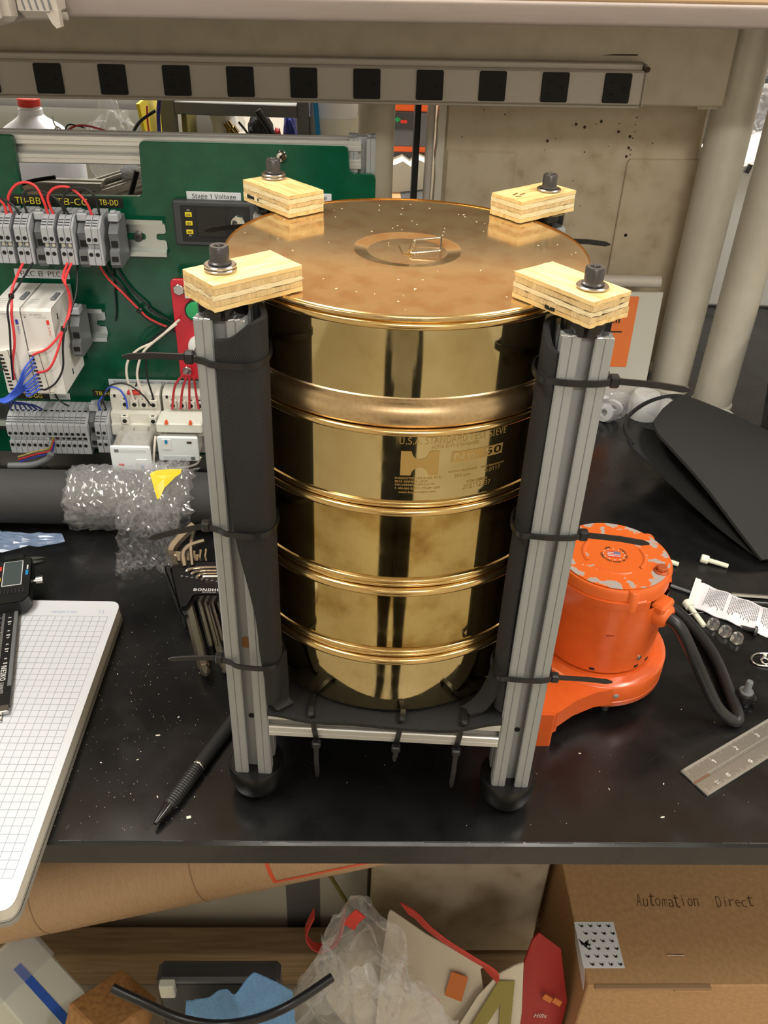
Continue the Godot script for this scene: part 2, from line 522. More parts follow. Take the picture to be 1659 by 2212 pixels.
	ep.roughness_texture = noise(82, 0.012, 5, 512, [[0.0, Color(0.15, 0.15, 0.15)], [0.5, Color(0.24, 0.24, 0.24)], [1.0, Color(0.40, 0.40, 0.40)]])
	tri_uv(ep, Vector3(2.4, 2.4, 2.4))
	mat("epoxy_edge", c8(38, 40, 41), 0.5)
	mat("scuff", c8(58, 58, 58), 0.7)
	mat("shaving", c8(238, 234, 216), 0.7)
	# paint and room
	mottled("beige_paint", [[0.0, c8(188, 178, 158)], [0.5, c8(197, 187, 167)], [1.0, c8(203, 193, 173)]], Vector3(5, 5, 5), 0.48, 0.0, 91, 0.02, 0.015)
	mottled("post_paint", [[0.0, c8(204, 197, 182)], [1.0, c8(214, 208, 194)]], Vector3(5, 5, 5), 0.3, 0.0, 92, 0.02)
	mottled("pier_paint", [[0.0, c8(168, 150, 122)], [0.25, c8(188, 172, 146)], [0.5, c8(196, 182, 156)], [1.0, c8(203, 189, 165)]], Vector3(3, 3, 3), 0.55, 0.0, 93, 0.03, 0.03)
	mat("fitting_plastic", c8(182, 174, 165), 0.45)
	mat("strip_white", c8(198, 190, 180), 0.4)
	mottled("mauve_laminate", [[0.0, c8(170, 158, 152)], [1.0, c8(180, 168, 163)]], Vector3(2, 30, 30), 0.35, 0.0, 94, 0.03)
	mat("stain_brown", c8(70, 52, 36), 0.8)
	mottled("wall", [[0.0, c8(214, 210, 200)], [1.0, c8(222, 218, 208)]], Vector3(1, 1, 1), 0.8, 0.0, 95, 0.02)
	mottled("floor", [[0.0, c8(166, 156, 138)], [1.0, c8(186, 177, 158)]], Vector3(2, 2, 2), 0.4, 0.0, 96, 0.05)
	mat("ceiling", c8(226, 224, 218), 0.85)
	var lamp := mat("lamp_glow", Color.WHITE, 0.5)
	lamp.emission_enabled = true
	lamp.emission = c8(255, 250, 240)
	lamp.emission_energy_multiplier = 6.0
	# paper, cloth
	mat("paper", c8(216, 219, 224), 0.7)
	var np := mat("grid_paper", Color.WHITE, 0.7)
	np.albedo_texture = grid_image()
	mat("page_edge", c8(214, 208, 196), 0.8)
	mat("kraft_cover", c8(150, 146, 138), 0.7)
	mat("orange_card", c8(236, 126, 60), 0.6)
	mat("grey_sheet", c8(206, 204, 194), 0.35)
	mat("sachet", c8(226, 222, 228), 0.35)
	mottled("blue_cloth", [[0.0, c8(92, 140, 190)], [1.0, c8(122, 166, 210)]], Vector3(20, 20, 20), 0.85, 0.0, 97, 0.06, 0.03)
	mottled("tote_cream", [[0.0, c8(196, 184, 166)], [1.0, c8(216, 206, 190)]], Vector3(30, 30, 30), 0.8, 0.0, 98, 0.08)
	mat("tote_red", c8(150, 28, 26), 0.6)
	mat("strap_red", c8(206, 60, 52), 0.65)
	mat("olive", c8(136, 124, 62), 0.7)
	mat("tote_orange", c8(196, 110, 48), 0.7)
	mat("foam_board", c8(206, 202, 192), 0.7)
	mat("tape_grey", c8(112, 112, 116), 0.5)
	mat("carton_white", c8(216, 218, 208), 0.6)
	mat("carton_blue", c8(44, 96, 200), 0.5)
	mat("machine_orange", c8(232, 98, 36), 0.45)
	mat("machine_grey", c8(96, 98, 106), 0.5)
	mat("jug", c8(226, 228, 236), 0.3)
	mat("cap_red", c8(222, 58, 48), 0.4)
	mat("denim", c8(34, 36, 40), 0.8)
	mat("shirt", c8(168, 164, 152), 0.85)
	mat("skin", c8(198, 150, 122), 0.55)
	mat("hair", c8(52, 38, 28), 0.6)
	mat("skirting", c8(90, 86, 80), 0.6)
	mat("clear_film", Color(1, 1, 1, 0.06), 0.08).transparency = BaseMaterial3D.TRANSPARENCY_ALPHA
	mat("hazy_film", Color(0.92, 0.93, 0.96, 0.16), 0.12).transparency = BaseMaterial3D.TRANSPARENCY_ALPHA
	mat("blue_film", Color(0.62, 0.72, 0.88, 0.42), 0.2).transparency = BaseMaterial3D.TRANSPARENCY_ALPHA
	mat("yellow_film", Color(0.95, 0.85, 0.1, 0.8), 0.3).transparency = BaseMaterial3D.TRANSPARENCY_ALPHA
	mat("relay_clear", Color(0.86, 0.84, 0.80, 0.35), 0.1).transparency = BaseMaterial3D.TRANSPARENCY_ALPHA
	var gl := mat("clear_rubber", Color(0.95, 0.96, 0.96, 0.05), 0.06)
	gl.transparency = BaseMaterial3D.TRANSPARENCY_ALPHA
	gl.refraction_enabled = true
	gl.refraction_scale = 0.05

func knit_image() -> ImageTexture:
	var im := Image.create(64, 64, false, Image.FORMAT_L8)
	for y in 64:
		for x in 64:
			var a := 0.5 + 0.5 * sin(TAU * (x * 4 + y * 2) / 64.0)
			var b := 0.5 + 0.5 * sin(TAU * (y * 8 - x * 2) / 64.0)
			var q := a * (0.55 + 0.45 * b)
			im.set_pixel(x, y, Color(q, q, q))
	return ImageTexture.create_from_image(im)

func grid_image() -> ImageTexture:  # quarter-inch grid printed on the 210 x 290 mm page, 4 px to the millimetre
	var im := Image.create(840, 1160, false, Image.FORMAT_RGB8)
	im.fill(c8(214, 218, 226))
	var ink := c8(156, 164, 177)
	var step := 6.35 * 4.0
	for k in 32: im.fill_rect(Rect2i(int(840 - 28 - k * step), 80, 2, 990), ink)
	for k in 40: im.fill_rect(Rect2i(0, int(80 + k * step), 840 - 27, 2), ink)
	return ImageTexture.create_from_image(im)

func chip_image() -> ImageTexture:  # enamel with its paint knocked off in flakes, mostly round the rim of the cover
	var fn := FastNoiseLite.new()
	fn.seed = 5; fn.frequency = 0.012; fn.fractal_octaves = 4
	var im := Image.create(512, 512, false, Image.FORMAT_RGB8)
	for y in 512:
		for x in 512:
			var p := Vector2(x - 256, y - 256) / 256.0
			var q := fn.get_noise_2d(x, y) + 0.5 * smoothstep(0.55, 0.98, p.length()) - 0.4 * smoothstep(0.6, 0.2, p.length())
			im.set_pixel(x, y, c8(178, 170, 168) if q > 0.47 else (c8(240, 150, 112) if q > 0.44 else c8(230, 108, 42)))
	return ImageTexture.create_from_image(im)

# ------------------------------------------------------------------ the room
func lamp_panel(x: float, z: float, w: float, d: float, energy: float, label: String) -> void:
	var t := thing("ceiling_light", label, "ceiling light", Transform3D(), "fluorescent ceiling lights of the room")
	obj("frame", Geo.new().b(x - w / 2 - 0.02, 1.735, z - d / 2 - 0.02, x + w / 2 + 0.02, 1.75, z + d / 2 + 0.02, 0.003), "white_plastic", t)
	obj("diffuser", Geo.new().b(x - w / 2, 1.728, z - d / 2, x + w / 2, 1.736, z + d / 2), "lamp_glow", t)
	var l := AreaLight3D.new()
	l.name = "tube_light"
	l.area_size = Vector2(w, d)
	l.light_color = c8(255, 250, 240)
	l.light_energy = energy
	l.shadow_enabled = true
	l.light_specular = 1.0
	l.set("area_range", 12.0)
	l.set("area_attenuation", 2.0)
	l.transform = Transform3D(Basis(Vector3.RIGHT, -PI / 2), Vector3(x, 1.72, z))
	t.add_child(l)

func room() -> void:
	lamp_panel(-0.75, 0.15, 0.30, 1.2, LAMP_A, "long fluorescent ceiling light above the notebook end of the bench")
	lamp_panel(1.10, 0.25, 0.30, 1.2, LAMP_B, "long fluorescent ceiling light above the motor end of the bench")
	lamp_panel(0.2, 2.3, 1.2, 0.30, LAMP_C, "fluorescent ceiling light behind the person")
	lamp_panel(-0.2, -1.35, 1.2, 0.30, LAMP_D, "fluorescent ceiling light over the far side of the bench")
	struct("floor", Geo.new().b(-2.6, -1.0, -2.1, 2.6, -0.92, 3.1), "floor", "pale vinyl floor of the workshop")
	struct("ceiling", Geo.new().b(-2.6, 1.75, -2.1, 2.6, 1.85, 3.1), "ceiling", "white ceiling of the workshop")
	struct("wall_back", Geo.new().b(-2.6, -0.92, -2.1, 2.6, 1.75, -2.0), "wall", "pale wall far behind the bench")
	struct("wall_front", Geo.new().b(-2.6, -0.92, 3.0, 2.6, 1.75, 3.1), "wall", "pale wall opposite the bench")
	struct("wall_left", Geo.new().b(-2.6, -0.92, -2.0, -2.5, 1.75, 3.0), "wall", "pale wall at the left end of the room")
	struct("wall_right", Geo.new().b(2.5, -0.92, -2.0, 2.6, 1.75, 3.0), "wall", "pale wall at the right end of the room")

func bench() -> void:
	var t := thing("lab_bench", "long lab bench with a scuffed black epoxy top", "bench")
	var top := obj("worktop", Geo.new().b(-1.6, -0.0245, -1.2, 1.6, 0.0, 0.1345, 0.0022), "epoxy", t)
	# a worn pale line along the front arris, in short broken lengths, and hairline scratches: real scuffs with outlines
	var g := Geo.new()
	var x := -0.225
	while x < 0.4:
		var w := rng.randf_range(0.004, 0.03)
		if rng.randf() < 0.8: g.b(x, -0.0006, 0.1322, x + w, 0.00012, 0.1322 + rng.randf_range(0.0003, 0.0009))
		x += w + rng.randf_range(0.0, 0.002)
	for k in 34:
		var p := Vector3(rng.randf_range(-0.24, 0.34), 0.00008, rng.randf_range(-0.05, 0.128))
		var a := rng.randf() * TAU
		var l := rng.randf_range(0.002, 0.009)
		var bend := rng.randf_range(-0.4, 0.4)
		var pts := []
		for i in 5:
			var s := float(i) / 4.0
			pts.append(p + Vector3(cos(a + bend * s), 0, sin(a + bend * s)) * l * s)
		if pts[-1].z < 0.131: g.strap(pts, 0.00012, 0.00008, Vector3(-sin(a), 0, cos(a)))
	obj("scratches", g, "scuff", top).set_meta("kind", "stuff")
	obj("side_panel", Geo.new().b(-1.56, -0.92, -1.1, -1.53, -0.0245, 0.08), "epoxy_edge", t)
	obj("side_panel", Geo.new().b(1.53, -0.92, -1.1, 1.56, -0.0245, 0.08), "epoxy_edge", t)
	obj("lower_shelf", Geo.new().b(-1.53, -0.67, -0.75, 1.53, -0.645, 0.08, 0.002), "beige_paint", t)
	obj("back_panel", Geo.new().b(-1.53, -0.92, -0.78, 1.53, -0.0245, -0.75), "beige_paint", t)
	# wood shavings and dust scattered over the bench top
	var sh := Geo.new()
	for k in 300:
		var p := Vector3(rng.randf_range(-0.235, 0.32), 0.0005, rng.randf_range(-0.22, 0.13))
		if k < 150: p = Vector3(clampf(rng.randfn(-0.19, 0.03), -0.232, -0.1), 0.0005, rng.randf_range(-0.07, 0.125))
		elif k < 180: p = Vector3(rng.randfn(-0.21, 0.02), 0.0005, rng.randfn(0.0, 0.05))
		if p.x < -0.2325 or Vector2(p.x - 0.174, p.z + 0.037).length() < 0.066: continue
		var s := rng.randf_range(0.00010, 0.00028) * (1.0 if rng.randf() < 0.93 else 2.0)
		sh.box(Transform3D(Basis(Vector3.UP, rng.randf() * TAU), p), Vector3(s * rng.randf_range(1.0, 3.0), 0.0003, s))
	for q in [[-0.140, 0.114, 0.0032, 0.0021, 0.3], [-0.1755, 0.0405, 0.0034, 0.0011, 0.1], [-0.186, 0.064, 0.0018, 0.0008, 0.4], [-0.163, 0.022, 0.0017, 0.0009, 0.8], [-0.165, 0.097, 0.0008, 0.002, 0.5], [0.196, 0.112, 0.003, 0.0009, 0.2], [0.163, 0.088, 0.0006, 0.002, 0.2], [0.148, 0.055, 0.002, 0.0008, 0.0], [0.205, 0.083, 0.0014, 0.0009, 1.0]]:
		sh.box(Transform3D(Basis(Vector3.UP, q[4]), Vector3(q[0], 0.0006, q[1])), Vector3(q[2], 0.0010, q[3]), 0.0003)
	var so := obj("wood_shavings", sh, "shaving")
	so.set_meta("kind", "stuff")
	tag(so, "pale wood shavings and specks of dust on the bench top", "shavings")

func shelf_rack() -> void:
	var t := thing("shelf_rack", "beige painted overhead shelf rack standing on the bench", "shelf rack")
	var tilt := Transform3D(Basis(Vector3.BACK, 0.0162), Vector3(0, 0, 0))
	obj("shelf_board", Geo.new().prism(Transform3D(Basis(Vector3(0, 0, 1), Vector3(0, 1, 0), Vector3(-1, 0, 0)), Vector3(1.2, 0, 0)), rounded([Vector2(-0.69, 0.4535), Vector2(-0.3080, 0.4535), Vector2(-0.2995, 0.4715), Vector2(-0.69, 0.4715)], 0.004, 5), 2.4), "mauve_laminate", t, tilt)
	obj("shelf_top", Geo.new().b(-1.2, 0.4715, -0.69, 1.2, 0.49, -0.302, 0.002), "tan_wood", t, tilt)
	obj("apron", Geo.new().b(-1.2, 0.3535, -0.61, 0.385, 0.4545, -0.56, 0.002), "beige_paint", t, tilt)
	for p in [[0.402, -0.585, 0.0255], [0.4475, -0.5385, 0.0245]]:
		var post := obj("post", Geo.new().lathe(at(p[0], 0.0, p[1]), [[0.0, 0.0], [p[2] + 0.002, 0.0], [p[2] + 0.002, 0.004], [p[2], 0.006], [p[2], 0.453], [0.0, 0.453]], 40), "post_paint", t)
		obj("weld_seam", Geo.new().tube([Vector3(p[0] - 0.6 * p[2], 0.01, p[1] + 0.78 * p[2]), Vector3(p[0] - 0.6 * p[2], 0.44, p[1] + 0.78 * p[2])], 0.0005, 6), "post_paint", post)
	obj("post", Geo.new().cyl(at(-0.009, 0.0, -0.64), 0.0225, 0.45, 40), "beige_paint", t)
	obj("gusset", Geo.new().b(0.355, 0.355, -0.60, 0.40, 0.455, -0.575), "beige_paint", t)
	obj("stain", Geo.new().prism(at(0, 0, -0.56), PackedVector2Array([Vector2(0.232, 0.4075), Vector2(0.272, 0.4082), Vector2(0.2725, 0.4098), Vector2(0.245, 0.409)]), 0.0002), "stain_brown", t)
	# cartons standing on the shelf, mirrored brown in the front of the lid
	for q in [[-0.92, 0.30, -0.40, "brown cardboard carton standing on the shelf above the green panel"], [-0.31, 0.27, 0.30, "brown cardboard carton standing on the middle of the shelf"], [0.34, 0.33, 0.95, "brown cardboard carton standing on the shelf above the motor"]]:
		var cx: float = (q[0] + q[2]) / 2.0
		var ct := thing("shelf_carton", q[3], "carton", Transform3D(Basis(Vector3.BACK, 0.0162), Vector3.ZERO) * at(cx, 0.4905, -0.50), "cartons on the shelf")
		var hw: float = (q[2] - q[0]) / 2.0
		obj("body", Geo.new().b(-hw, 0.0, -0.15, hw, q[1], 0.16, 0.002), "cardboard", ct)
		obj("packing_tape", Geo.new().b(-0.03, q[1] * 0.72, 0.1602, 0.03, q[1], 0.1606), "kraft_seam", ct)
	# a white lighting fitting clipped under the left end of the shelf front
	var f := thing("light_fitting", "white slotted plastic lamp fitting under the shelf in the top left corner", "lamp fitting", Transform3D(Basis(Vector3.BACK, 0.0162), Vector3.ZERO))
	obj("housing", Geo.new().b(-0.42, 0.453, -0.298, -0.285, 0.50, -0.270, 0.004), "fitting_plastic", f)
	obj("end_cap", Geo.new().b(-0.283, 0.456, -0.298, -0.253, 0.50, -0.266, 0.005), "fitting_plastic", f)
	for k in 5: obj("vent_slot", Geo.new().box(Transform3D(Basis(Vector3.BACK, 0.2), Vector3(-0.277 + k * 0.005, 0.4665, -0.2658)), Vector3(0.0012, 0.009, 0.001)), "mid_grey", f)
	obj("clip", Geo.new().prism(at(0, 0, -0.275), PackedVector2Array([Vector2(-0.262, 0.462), Vector2(-0.2515, 0.462), Vector2(-0.2515, 0.4505), Vector2(-0.255, 0.4495), Vector2(-0.258, 0.453)]), 0.008), "fitting_plastic", f)
	obj("bracket", Geo.new().b(-0.305, 0.455, -0.270, -0.295, 0.50, -0.264, 0.001), "fitting_plastic", f)
	obj("tube_edge", Geo.new().tube([Vector3(-0.42, 0.438, -0.30), Vector3(-0.32, 0.4475, -0.30), Vector3(-0.29, 0.4545, -0.30), Vector3(-0.255, 0.455, -0.30)], 0.003), "fitting_plastic", f)
	# the outlet strip on the apron
	var s := thing("power_strip", "long grey-white outlet strip with a row of black sockets on the shelf apron", "power strip", Transform3D(Basis(Vector3.BACK, 0.0150), Vector3(-0.0, 0.0, 0.0)))
	obj("channel", Geo.new().b(-0.60, 0.3575, -0.5595, 0.2835, 0.3925, -0.5355, 0.0022), "strip_white", s)
	obj("lip", Geo.new().b(-0.60, 0.3915, -0.5595, 0.2815, 0.3985, -0.542, 0.001), "strip_white", s)
	obj("lip", Geo.new().b(-0.60, 0.3555, -0.5595, 0.2815, 0.3580, -0.5345, 0.0008), "strip_white", s)
	var cap := obj("end_cap", Geo.new().b(0.2835, 0.357, -0.56, 0.2855, 0.3985, -0.535, 0.0008), "strip_white", s)
	obj("cap_screw", Geo.new().lathe(at(0.2845, 0.394, -0.536) * Transform3D(Basis(Vector3.RIGHT, PI / 2), Vector3.ZERO), [[0.003, 0.0], [0.003, 0.001], [0.0, 0.0016]], 12), "stain_brown", cap)
	for k in 11:
		var x := -0.4225 + k * 0.0677
		var o := obj("outlet", Geo.new().prism(at(0, 0, -0.5356), rect(x - 0.0145, 0.3605, x + 0.0145, 0.3900, 0.002), 0.0022, 0.0005), "black_matt", s)
		var g := Geo.new()
		for q in [[-0.006, 0.006, 0.0065, 0.0018], [-0.006, -0.006, 0.0055, 0.0018]]:
			g.b(x + q[0] - q[2] / 2, 0.3752 + q[1] - q[3] / 2, -0.5334, x + q[0] + q[2] / 2, 0.3752 + q[1] + q[3] / 2, -0.5332)
		g.cyl(facing(Vector3(x + 0.007, 0.3752, -0.5334)), 0.0023, 0.0002, 12)
		obj("slots", g, "hole", o)

# ------------------------------------------------------------------ what stands behind the bench
func background() -> void:
	# the painted pier behind the rack
	var p := struct("wall_pier", Geo.new().b(0.0735, -0.0, -0.80, 0.392, 0.47, -0.63, 0.004), "pier_paint", "beige painted pier behind the rack with chipped edges and cover plates")
	obj("cover_plate", Geo.new().b(0.078, 0.04, -0.631, 0.164, 0.2915, -0.6265, 0.002), "pier_paint", p)
	obj("cover_plate", Geo.new().prism(at(0, 0, -0.631), rounded([Vector2(0.302, 0.02), Vector2(0.402, 0.02), Vector2(0.402, 0.2895), Vector2(0.302, 0.2875)], 0.006), 0.005, 0.001), "pier_paint", p)
	obj("plate_hole", Geo.new().cyl(facing(Vector3(0.3165, 0.195, -0.6262)), 0.0022, 0.0003, 14), "hole", p)
	var g := Geo.new()
	for k in 34:
		var q := Vector3(rng.randf_range(0.09, 0.38), rng.randf_range(0.2, 0.34), -0.6298)
		g.cyl(facing(q), rng.randf_range(0.0003, 0.0010), 0.0002, 7)
	for q in [[0.232, 0.325], [0.262, 0.329], [0.243, 0.322], [0.20, 0.305], [0.30, 0.313], [0.301, 0.30], [0.30, 0.29], [0.285, 0.318]]:
		g.cyl(facing(Vector3(q[0], q[1], -0.6298)), 0.0018, 0.0003, 9)
	for k in 9:
		g.b(0.304 + rng.randf_range(-0.0012, 0.0012), 0.283 + pow(k, 1.3) * 0.0034, -0.63, 0.304 + rng.randf_range(0.0004, 0.0016), 0.2838 + pow(k, 1.3) * 0.0034 + 0.0006, -0.6296)
	obj("dirt_specks", g, "stain_brown", p).set_meta("kind", "stuff")
	struct("trim_1", Geo.new().b(0.054, 0.0, -0.67, 0.0625, 0.47, -0.64, 0.002), "strip_white", "white painted upright trim at the pier's left edge")
	var rag := PackedVector2Array()
	for k in 24: rag.append(Vector2(0.0655 + rng.randf_range(-0.0012, 0.0012), k * 0.02))
	rag.append(Vector2(0.0745, 0.46)); rag.append(Vector2(0.0745, 0.0))
	struct("trim_2", Geo.new().prism(at(0, 0, -0.66), rag, 0.03), "post_paint", "ragged painted trim beside the pier")
	struct("trim_3", Geo.new().b(0.0385, 0.0, -0.68, 0.046, 0.47, -0.655, 0.001), "black_matt", "black upright strip behind the bench")
	obj("paint_chip", Geo.new().prism(at(0, 0, -0.63), PackedVector2Array([Vector2(0.3875, 0.285), Vector2(0.392, 0.284), Vector2(0.3925, 0.303), Vector2(0.390, 0.304), Vector2(0.3885, 0.296)]), 0.0006), "strip_white", p)
	# a white ledge along the far side
	struct("trim_4", Geo.new().lathe(Transform3D(Basis(Vector3.BACK, -PI / 2), Vector3(-0.75, 0.306, -0.86)), [[0.0, 0.0], [0.022, 0.0], [0.022, 0.47], [0.0, 0.47]], 28), "white_plastic", "white rounded ledge along the far side of the bench")
	tag(obj("white_backboard", Geo.new().b(-0.75, 0.0, -0.94, -0.285, 0.32, -0.90, 0.002), "carton_white"), "off-white panel standing behind the bottles and bags", "panel")
	# milk jug, bag, cables seen over the top rail
	var j := thing("plastic_jug", "translucent white plastic jug with a red screw cap", "jug", at(-0.4225, 0.0, -0.64))
	obj("body", Geo.new().lathe(Transform3D(), [[0.0, 0.0], [0.050, 0.0], [0.054, 0.006], [0.054, 0.265], [0.050, 0.280], [0.034, 0.300], [0.0175, 0.3105], [0.0140, 0.314], [0.0140, 0.3205], [0.0115, 0.3210], [0.0115, 0.327], [0.0, 0.327]], 40), "jug", j)
	obj("cap", Geo.new().lathe(Transform3D(), [[0.0, 0.3235], [0.0125, 0.3235], [0.0130, 0.3242], [0.0130, 0.3315], [0.0120, 0.3325], [0.0, 0.333]], 32), "cap_red", j)
	tag(obj("plastic_bag", Geo.new().blob(Vector3(-0.327, 0.26, -0.64), Vector3(0.045, 0.105, 0.05), 0.5, 0.12, 3, 30, 44), "hazy_film"), "tall crinkled clear plastic bag beside the jug", "bag")
	tag(obj("plastic_bag", Geo.new().blob(Vector3(-0.296, 0.25, -0.62), Vector3(0.022, 0.08, 0.04), 0.5, 0.14, 4, 26, 36), "hazy_film"), "narrow crinkled clear plastic bag behind the blue cable", "bag")
	for q in [["wire_dark_red", "thin dark red loose wire arching over the rail", [[-0.383, 0.295], [-0.36, 0.3105], [-0.335, 0.309], [-0.305, 0.2985]], 0.0012, -0.6],
			["wire_black", "black loose wire bent behind the top rail", [[-0.296, 0.283], [-0.296, 0.30], [-0.285, 0.317], [-0.265, 0.33]], 0.0018, -0.6],
			["wire_red", "thin red wire hanging straight down behind the rail", [[-0.2745, 0.335], [-0.2755, 0.31], [-0.272, 0.28]], 0.0011, -0.6],
			["wire_navy", "thick dark blue cable hanging behind the rail", [[-0.2625, 0.34], [-0.2660, 0.318], [-0.267, 0.27]], 0.0024, -0.615],
			["wire_black", "thin black wire loop in front of the jug", [[-0.4215, 0.288], [-0.4205, 0.3015], [-0.413, 0.306], [-0.4055, 0.302], [-0.4035, 0.288]], 0.0009, -0.56],
			["wire_white", "thin white wire standing up behind the rail", [[-0.3905, 0.292], [-0.384, 0.306], [-0.379, 0.308], [-0.366, 0.293], [-0.360, 0.286]], 0.0010, -0.6],
			["label_white", "pale green-white wire end poking up behind the rail", [[-0.378, 0.302], [-0.384, 0.313], [-0.384, 0.321]], 0.0008, -0.6],
			["wire_black", "short black wire beside the white wire", [[-0.372, 0.295], [-0.372, 0.306], [-0.366, 0.312], [-0.35, 0.309]], 0.0009, -0.6]]:
		var pts := []
		for e in q[2]: pts.append(Vector3(e[0], e[1], q[4]))
		tag(obj("loose_wire", Geo.new().tube(curve(pts, 6), q[3], 8), q[0]), q[1], "wire")
	tag(obj("connector", Geo.new().b(-0.3795, 0.285, -0.606, -0.3655, 0.3005, -0.594, 0.003), "stain_brown"), "dark red-brown wire connector behind the rail", "connector")
	# white frame of a cabinet with things inside
	var fr := thing("cabinet_rack", "grey extruded frame of a small cabinet behind the green panel", "frame")
	obj("upright", Geo.new().b(-0.281, 0.0, -0.72, -0.263, 0.36, -0.70, 0.001), "slot", fr)
	obj("upright", Geo.new().b(-0.1085, 0.0, -0.72, -0.0945, 0.36, -0.70, 0.001), "slot", fr)
	obj("crossbar", Geo.new().b(-0.263, 0.3085, -0.72, -0.1085, 0.3235, -0.70, 0.001), "slot", fr)
	tag(obj("folder", Geo.new().box(Transform3D(Basis(Vector3.BACK, 0.12), Vector3(-0.287, 0.27, -0.70)), Vector3(0.004, 0.12, 0.12)), "yellow"), "bright yellow folder standing edge-on behind the rail", "folder")
	tag(obj("folder", Geo.new().b(-0.259, 0.0, -0.84, -0.252, 0.31, -0.72, 0.001), "olive"), "mustard folder standing inside the cabinet frame", "folder")
	tag(obj("binder", Geo.new().b(-0.3000, 0.0, -0.82, -0.2925, 0.305, -0.71, 0.001), "stain_brown"), "dark brown binder beside the yellow folder", "binder")
	tag(obj("paper_box", Geo.new().b(-0.246, 0.0, -0.84, -0.205, 0.312, -0.75, 0.002), "paper"), "white carton standing inside the cabinet frame", "box")
	tag(obj("funnel", Geo.new().lathe(at(-0.2105, 0.0, -0.735), [[0.0, 0.0], [0.010, 0.0], [0.011, 0.29], [0.016, 0.306], [0.014, 0.318], [0.0, 0.318]], 20), "cream_plastic"), "cream plastic bottle neck inside the cabinet frame", "bottle")
	tag(obj("brass_fitting", Geo.new().lathe(Transform3D(Basis(Vector3.BACK, 0.6), Vector3(-0.196, 0.290, -0.72)), [[0.0, -0.009], [0.008, -0.009], [0.008, 0.0], [0.0055, 0.001], [0.0055, 0.009], [0.0, 0.009]], 6), "brass_stained"), "small dull brass hose fitting inside the cabinet frame", "fitting")
	tag(obj("plastic_bag", Geo.new().blob(Vector3(-0.187, 0.297, -0.73), Vector3(0.014, 0.018, 0.012), 0.5, 0.2, 6, 18, 24), "hazy_film"), "small clear bag of parts inside the cabinet frame", "bag")
	tag(obj("black_bag", Geo.new().blob(Vector3(-0.160, 0.275, -0.74), Vector3(0.023, 0.042, 0.02), 0.3, 0.15, 7, 18, 24), "black_matt"), "black bag hanging inside the cabinet frame", "bag")
	tag(obj("packet", Geo.new().blob(Vector3(-0.121, 0.280, -0.74), Vector3(0.012, 0.040, 0.02), 0.3, 0.15, 8, 18, 24), "wire_navy"), "navy blue foil packet inside the cabinet frame", "packet")
	tag(obj("packet", Geo.new().blob(Vector3(-0.138, 0.276, -0.735), Vector3(0.009, 0.02, 0.012), 0.4, 0.15, 9, 16, 20), "wire_dark_red"), "small red packet beside the navy one", "packet")
	tag(obj("black_cable", Geo.new().tube(curve([Vector3(-0.156, 0.32, -0.68), Vector3(-0.143, 0.30, -0.68), Vector3(-0.126, 0.27, -0.68)], 5), 0.0042, 10), "wire_black"), "thick black cable slanting down behind the rail", "cable")
	tag(obj("grey_cable", Geo.new().tube(curve([Vector3(-0.183, 0.302, -0.70), Vector3(-0.172, 0.288, -0.70), Vector3(-0.165, 0.27, -0.70)], 5), 0.0015, 8), "dark_grey"), "thin grey cable inside the cabinet frame", "cable")
	var tb := thing("plastic_tub", "frosted white plastic tub with a side handle", "tub", at(-0.062, 0.0, -0.74))
	obj("body", Geo.new().lathe(Transform3D(), [[0.0, 0.0], [0.034, 0.0], [0.036, 0.004], [0.038, 0.345], [0.0, 0.345]], 36), "jug", tb)
	obj("handle", Geo.new().tube([Vector3(0.03, 0.315, 0.03), Vector3(0.045, 0.315, 0.026), Vector3(0.045, 0.29, 0.026), Vector3(0.03, 0.29, 0.03)], 0.0018, 8), "cream_plastic", tb)
	obj("band", Geo.new().lathe(Transform3D(), [[0.0384, 0.285], [0.0388, 0.285], [0.0388, 0.308], [0.0384, 0.308]], 36), "cream_plastic", tb)
	tag(obj("blue_strap", Geo.new().strap(curve([Vector3(-0.0855, 0.34, -0.69), Vector3(-0.083, 0.31, -0.69), Vector3(-0.080, 0.27, -0.69)], 5), 0.0062, 0.0012, Vector3.RIGHT), "blue_plastic"), "bright blue flat strap hanging beside the white tub", "strap")
	var mc := thing("orange_machine", "grey and orange machine with a small red and green display behind the bench", "machine")
	obj("case", Geo.new().b(-0.13, 0.05, -1.15, 0.085, 0.2775, -0.955, 0.002), "machine_grey", mc)
	obj("band", Geo.new().b(-0.13, 0.2775, -1.152, 0.087, 0.292, -0.953, 0.002), "machine_orange", mc)
	obj("band", Geo.new().b(-0.13, 0.2185, -1.152, 0.087, 0.2265, -0.952, 0.001), "machine_orange", mc)
	obj("display", Geo.new().b(0.018, 0.251, -0.956, 0.062, 0.2745, -0.9535), "dark_grey", mc)
	obj("green_mark", Geo.new().prism(at(0, 0, -0.9536), PackedVector2Array([Vector2(0.024, 0.2655), Vector2(0.029, 0.2695), Vector2(0.0345, 0.2655), Vector2(0.029, 0.2615)]), 0.0005), "button_green", mc)
	obj("red_mark", Geo.new().b(0.034, 0.2605, -0.9536, 0.044, 0.2650, -0.953), "cap_red", mc)
	tag(obj("white_carton", Geo.new().prism(at(0, 0, -0.95), PackedVector2Array([Vector2(-0.02, 0.14), Vector2(0.075, 0.14), Vector2(0.075, 0.214), Vector2(0.062, 0.219), Vector2(0.05, 0.209), Vector2(0.038, 0.2165), Vector2(0.026, 0.211), Vector2(-0.02, 0.213)]), 0.05), "carton_white"), "torn-topped white carton in front of the orange machine", "carton")
	tag(obj("cardboard_piece", Geo.new().b(0.02, 0.16, -0.90, 0.08, 0.171, -0.82, 0.001), "cardboard"), "small piece of brown cardboard below the white carton", "cardboard")
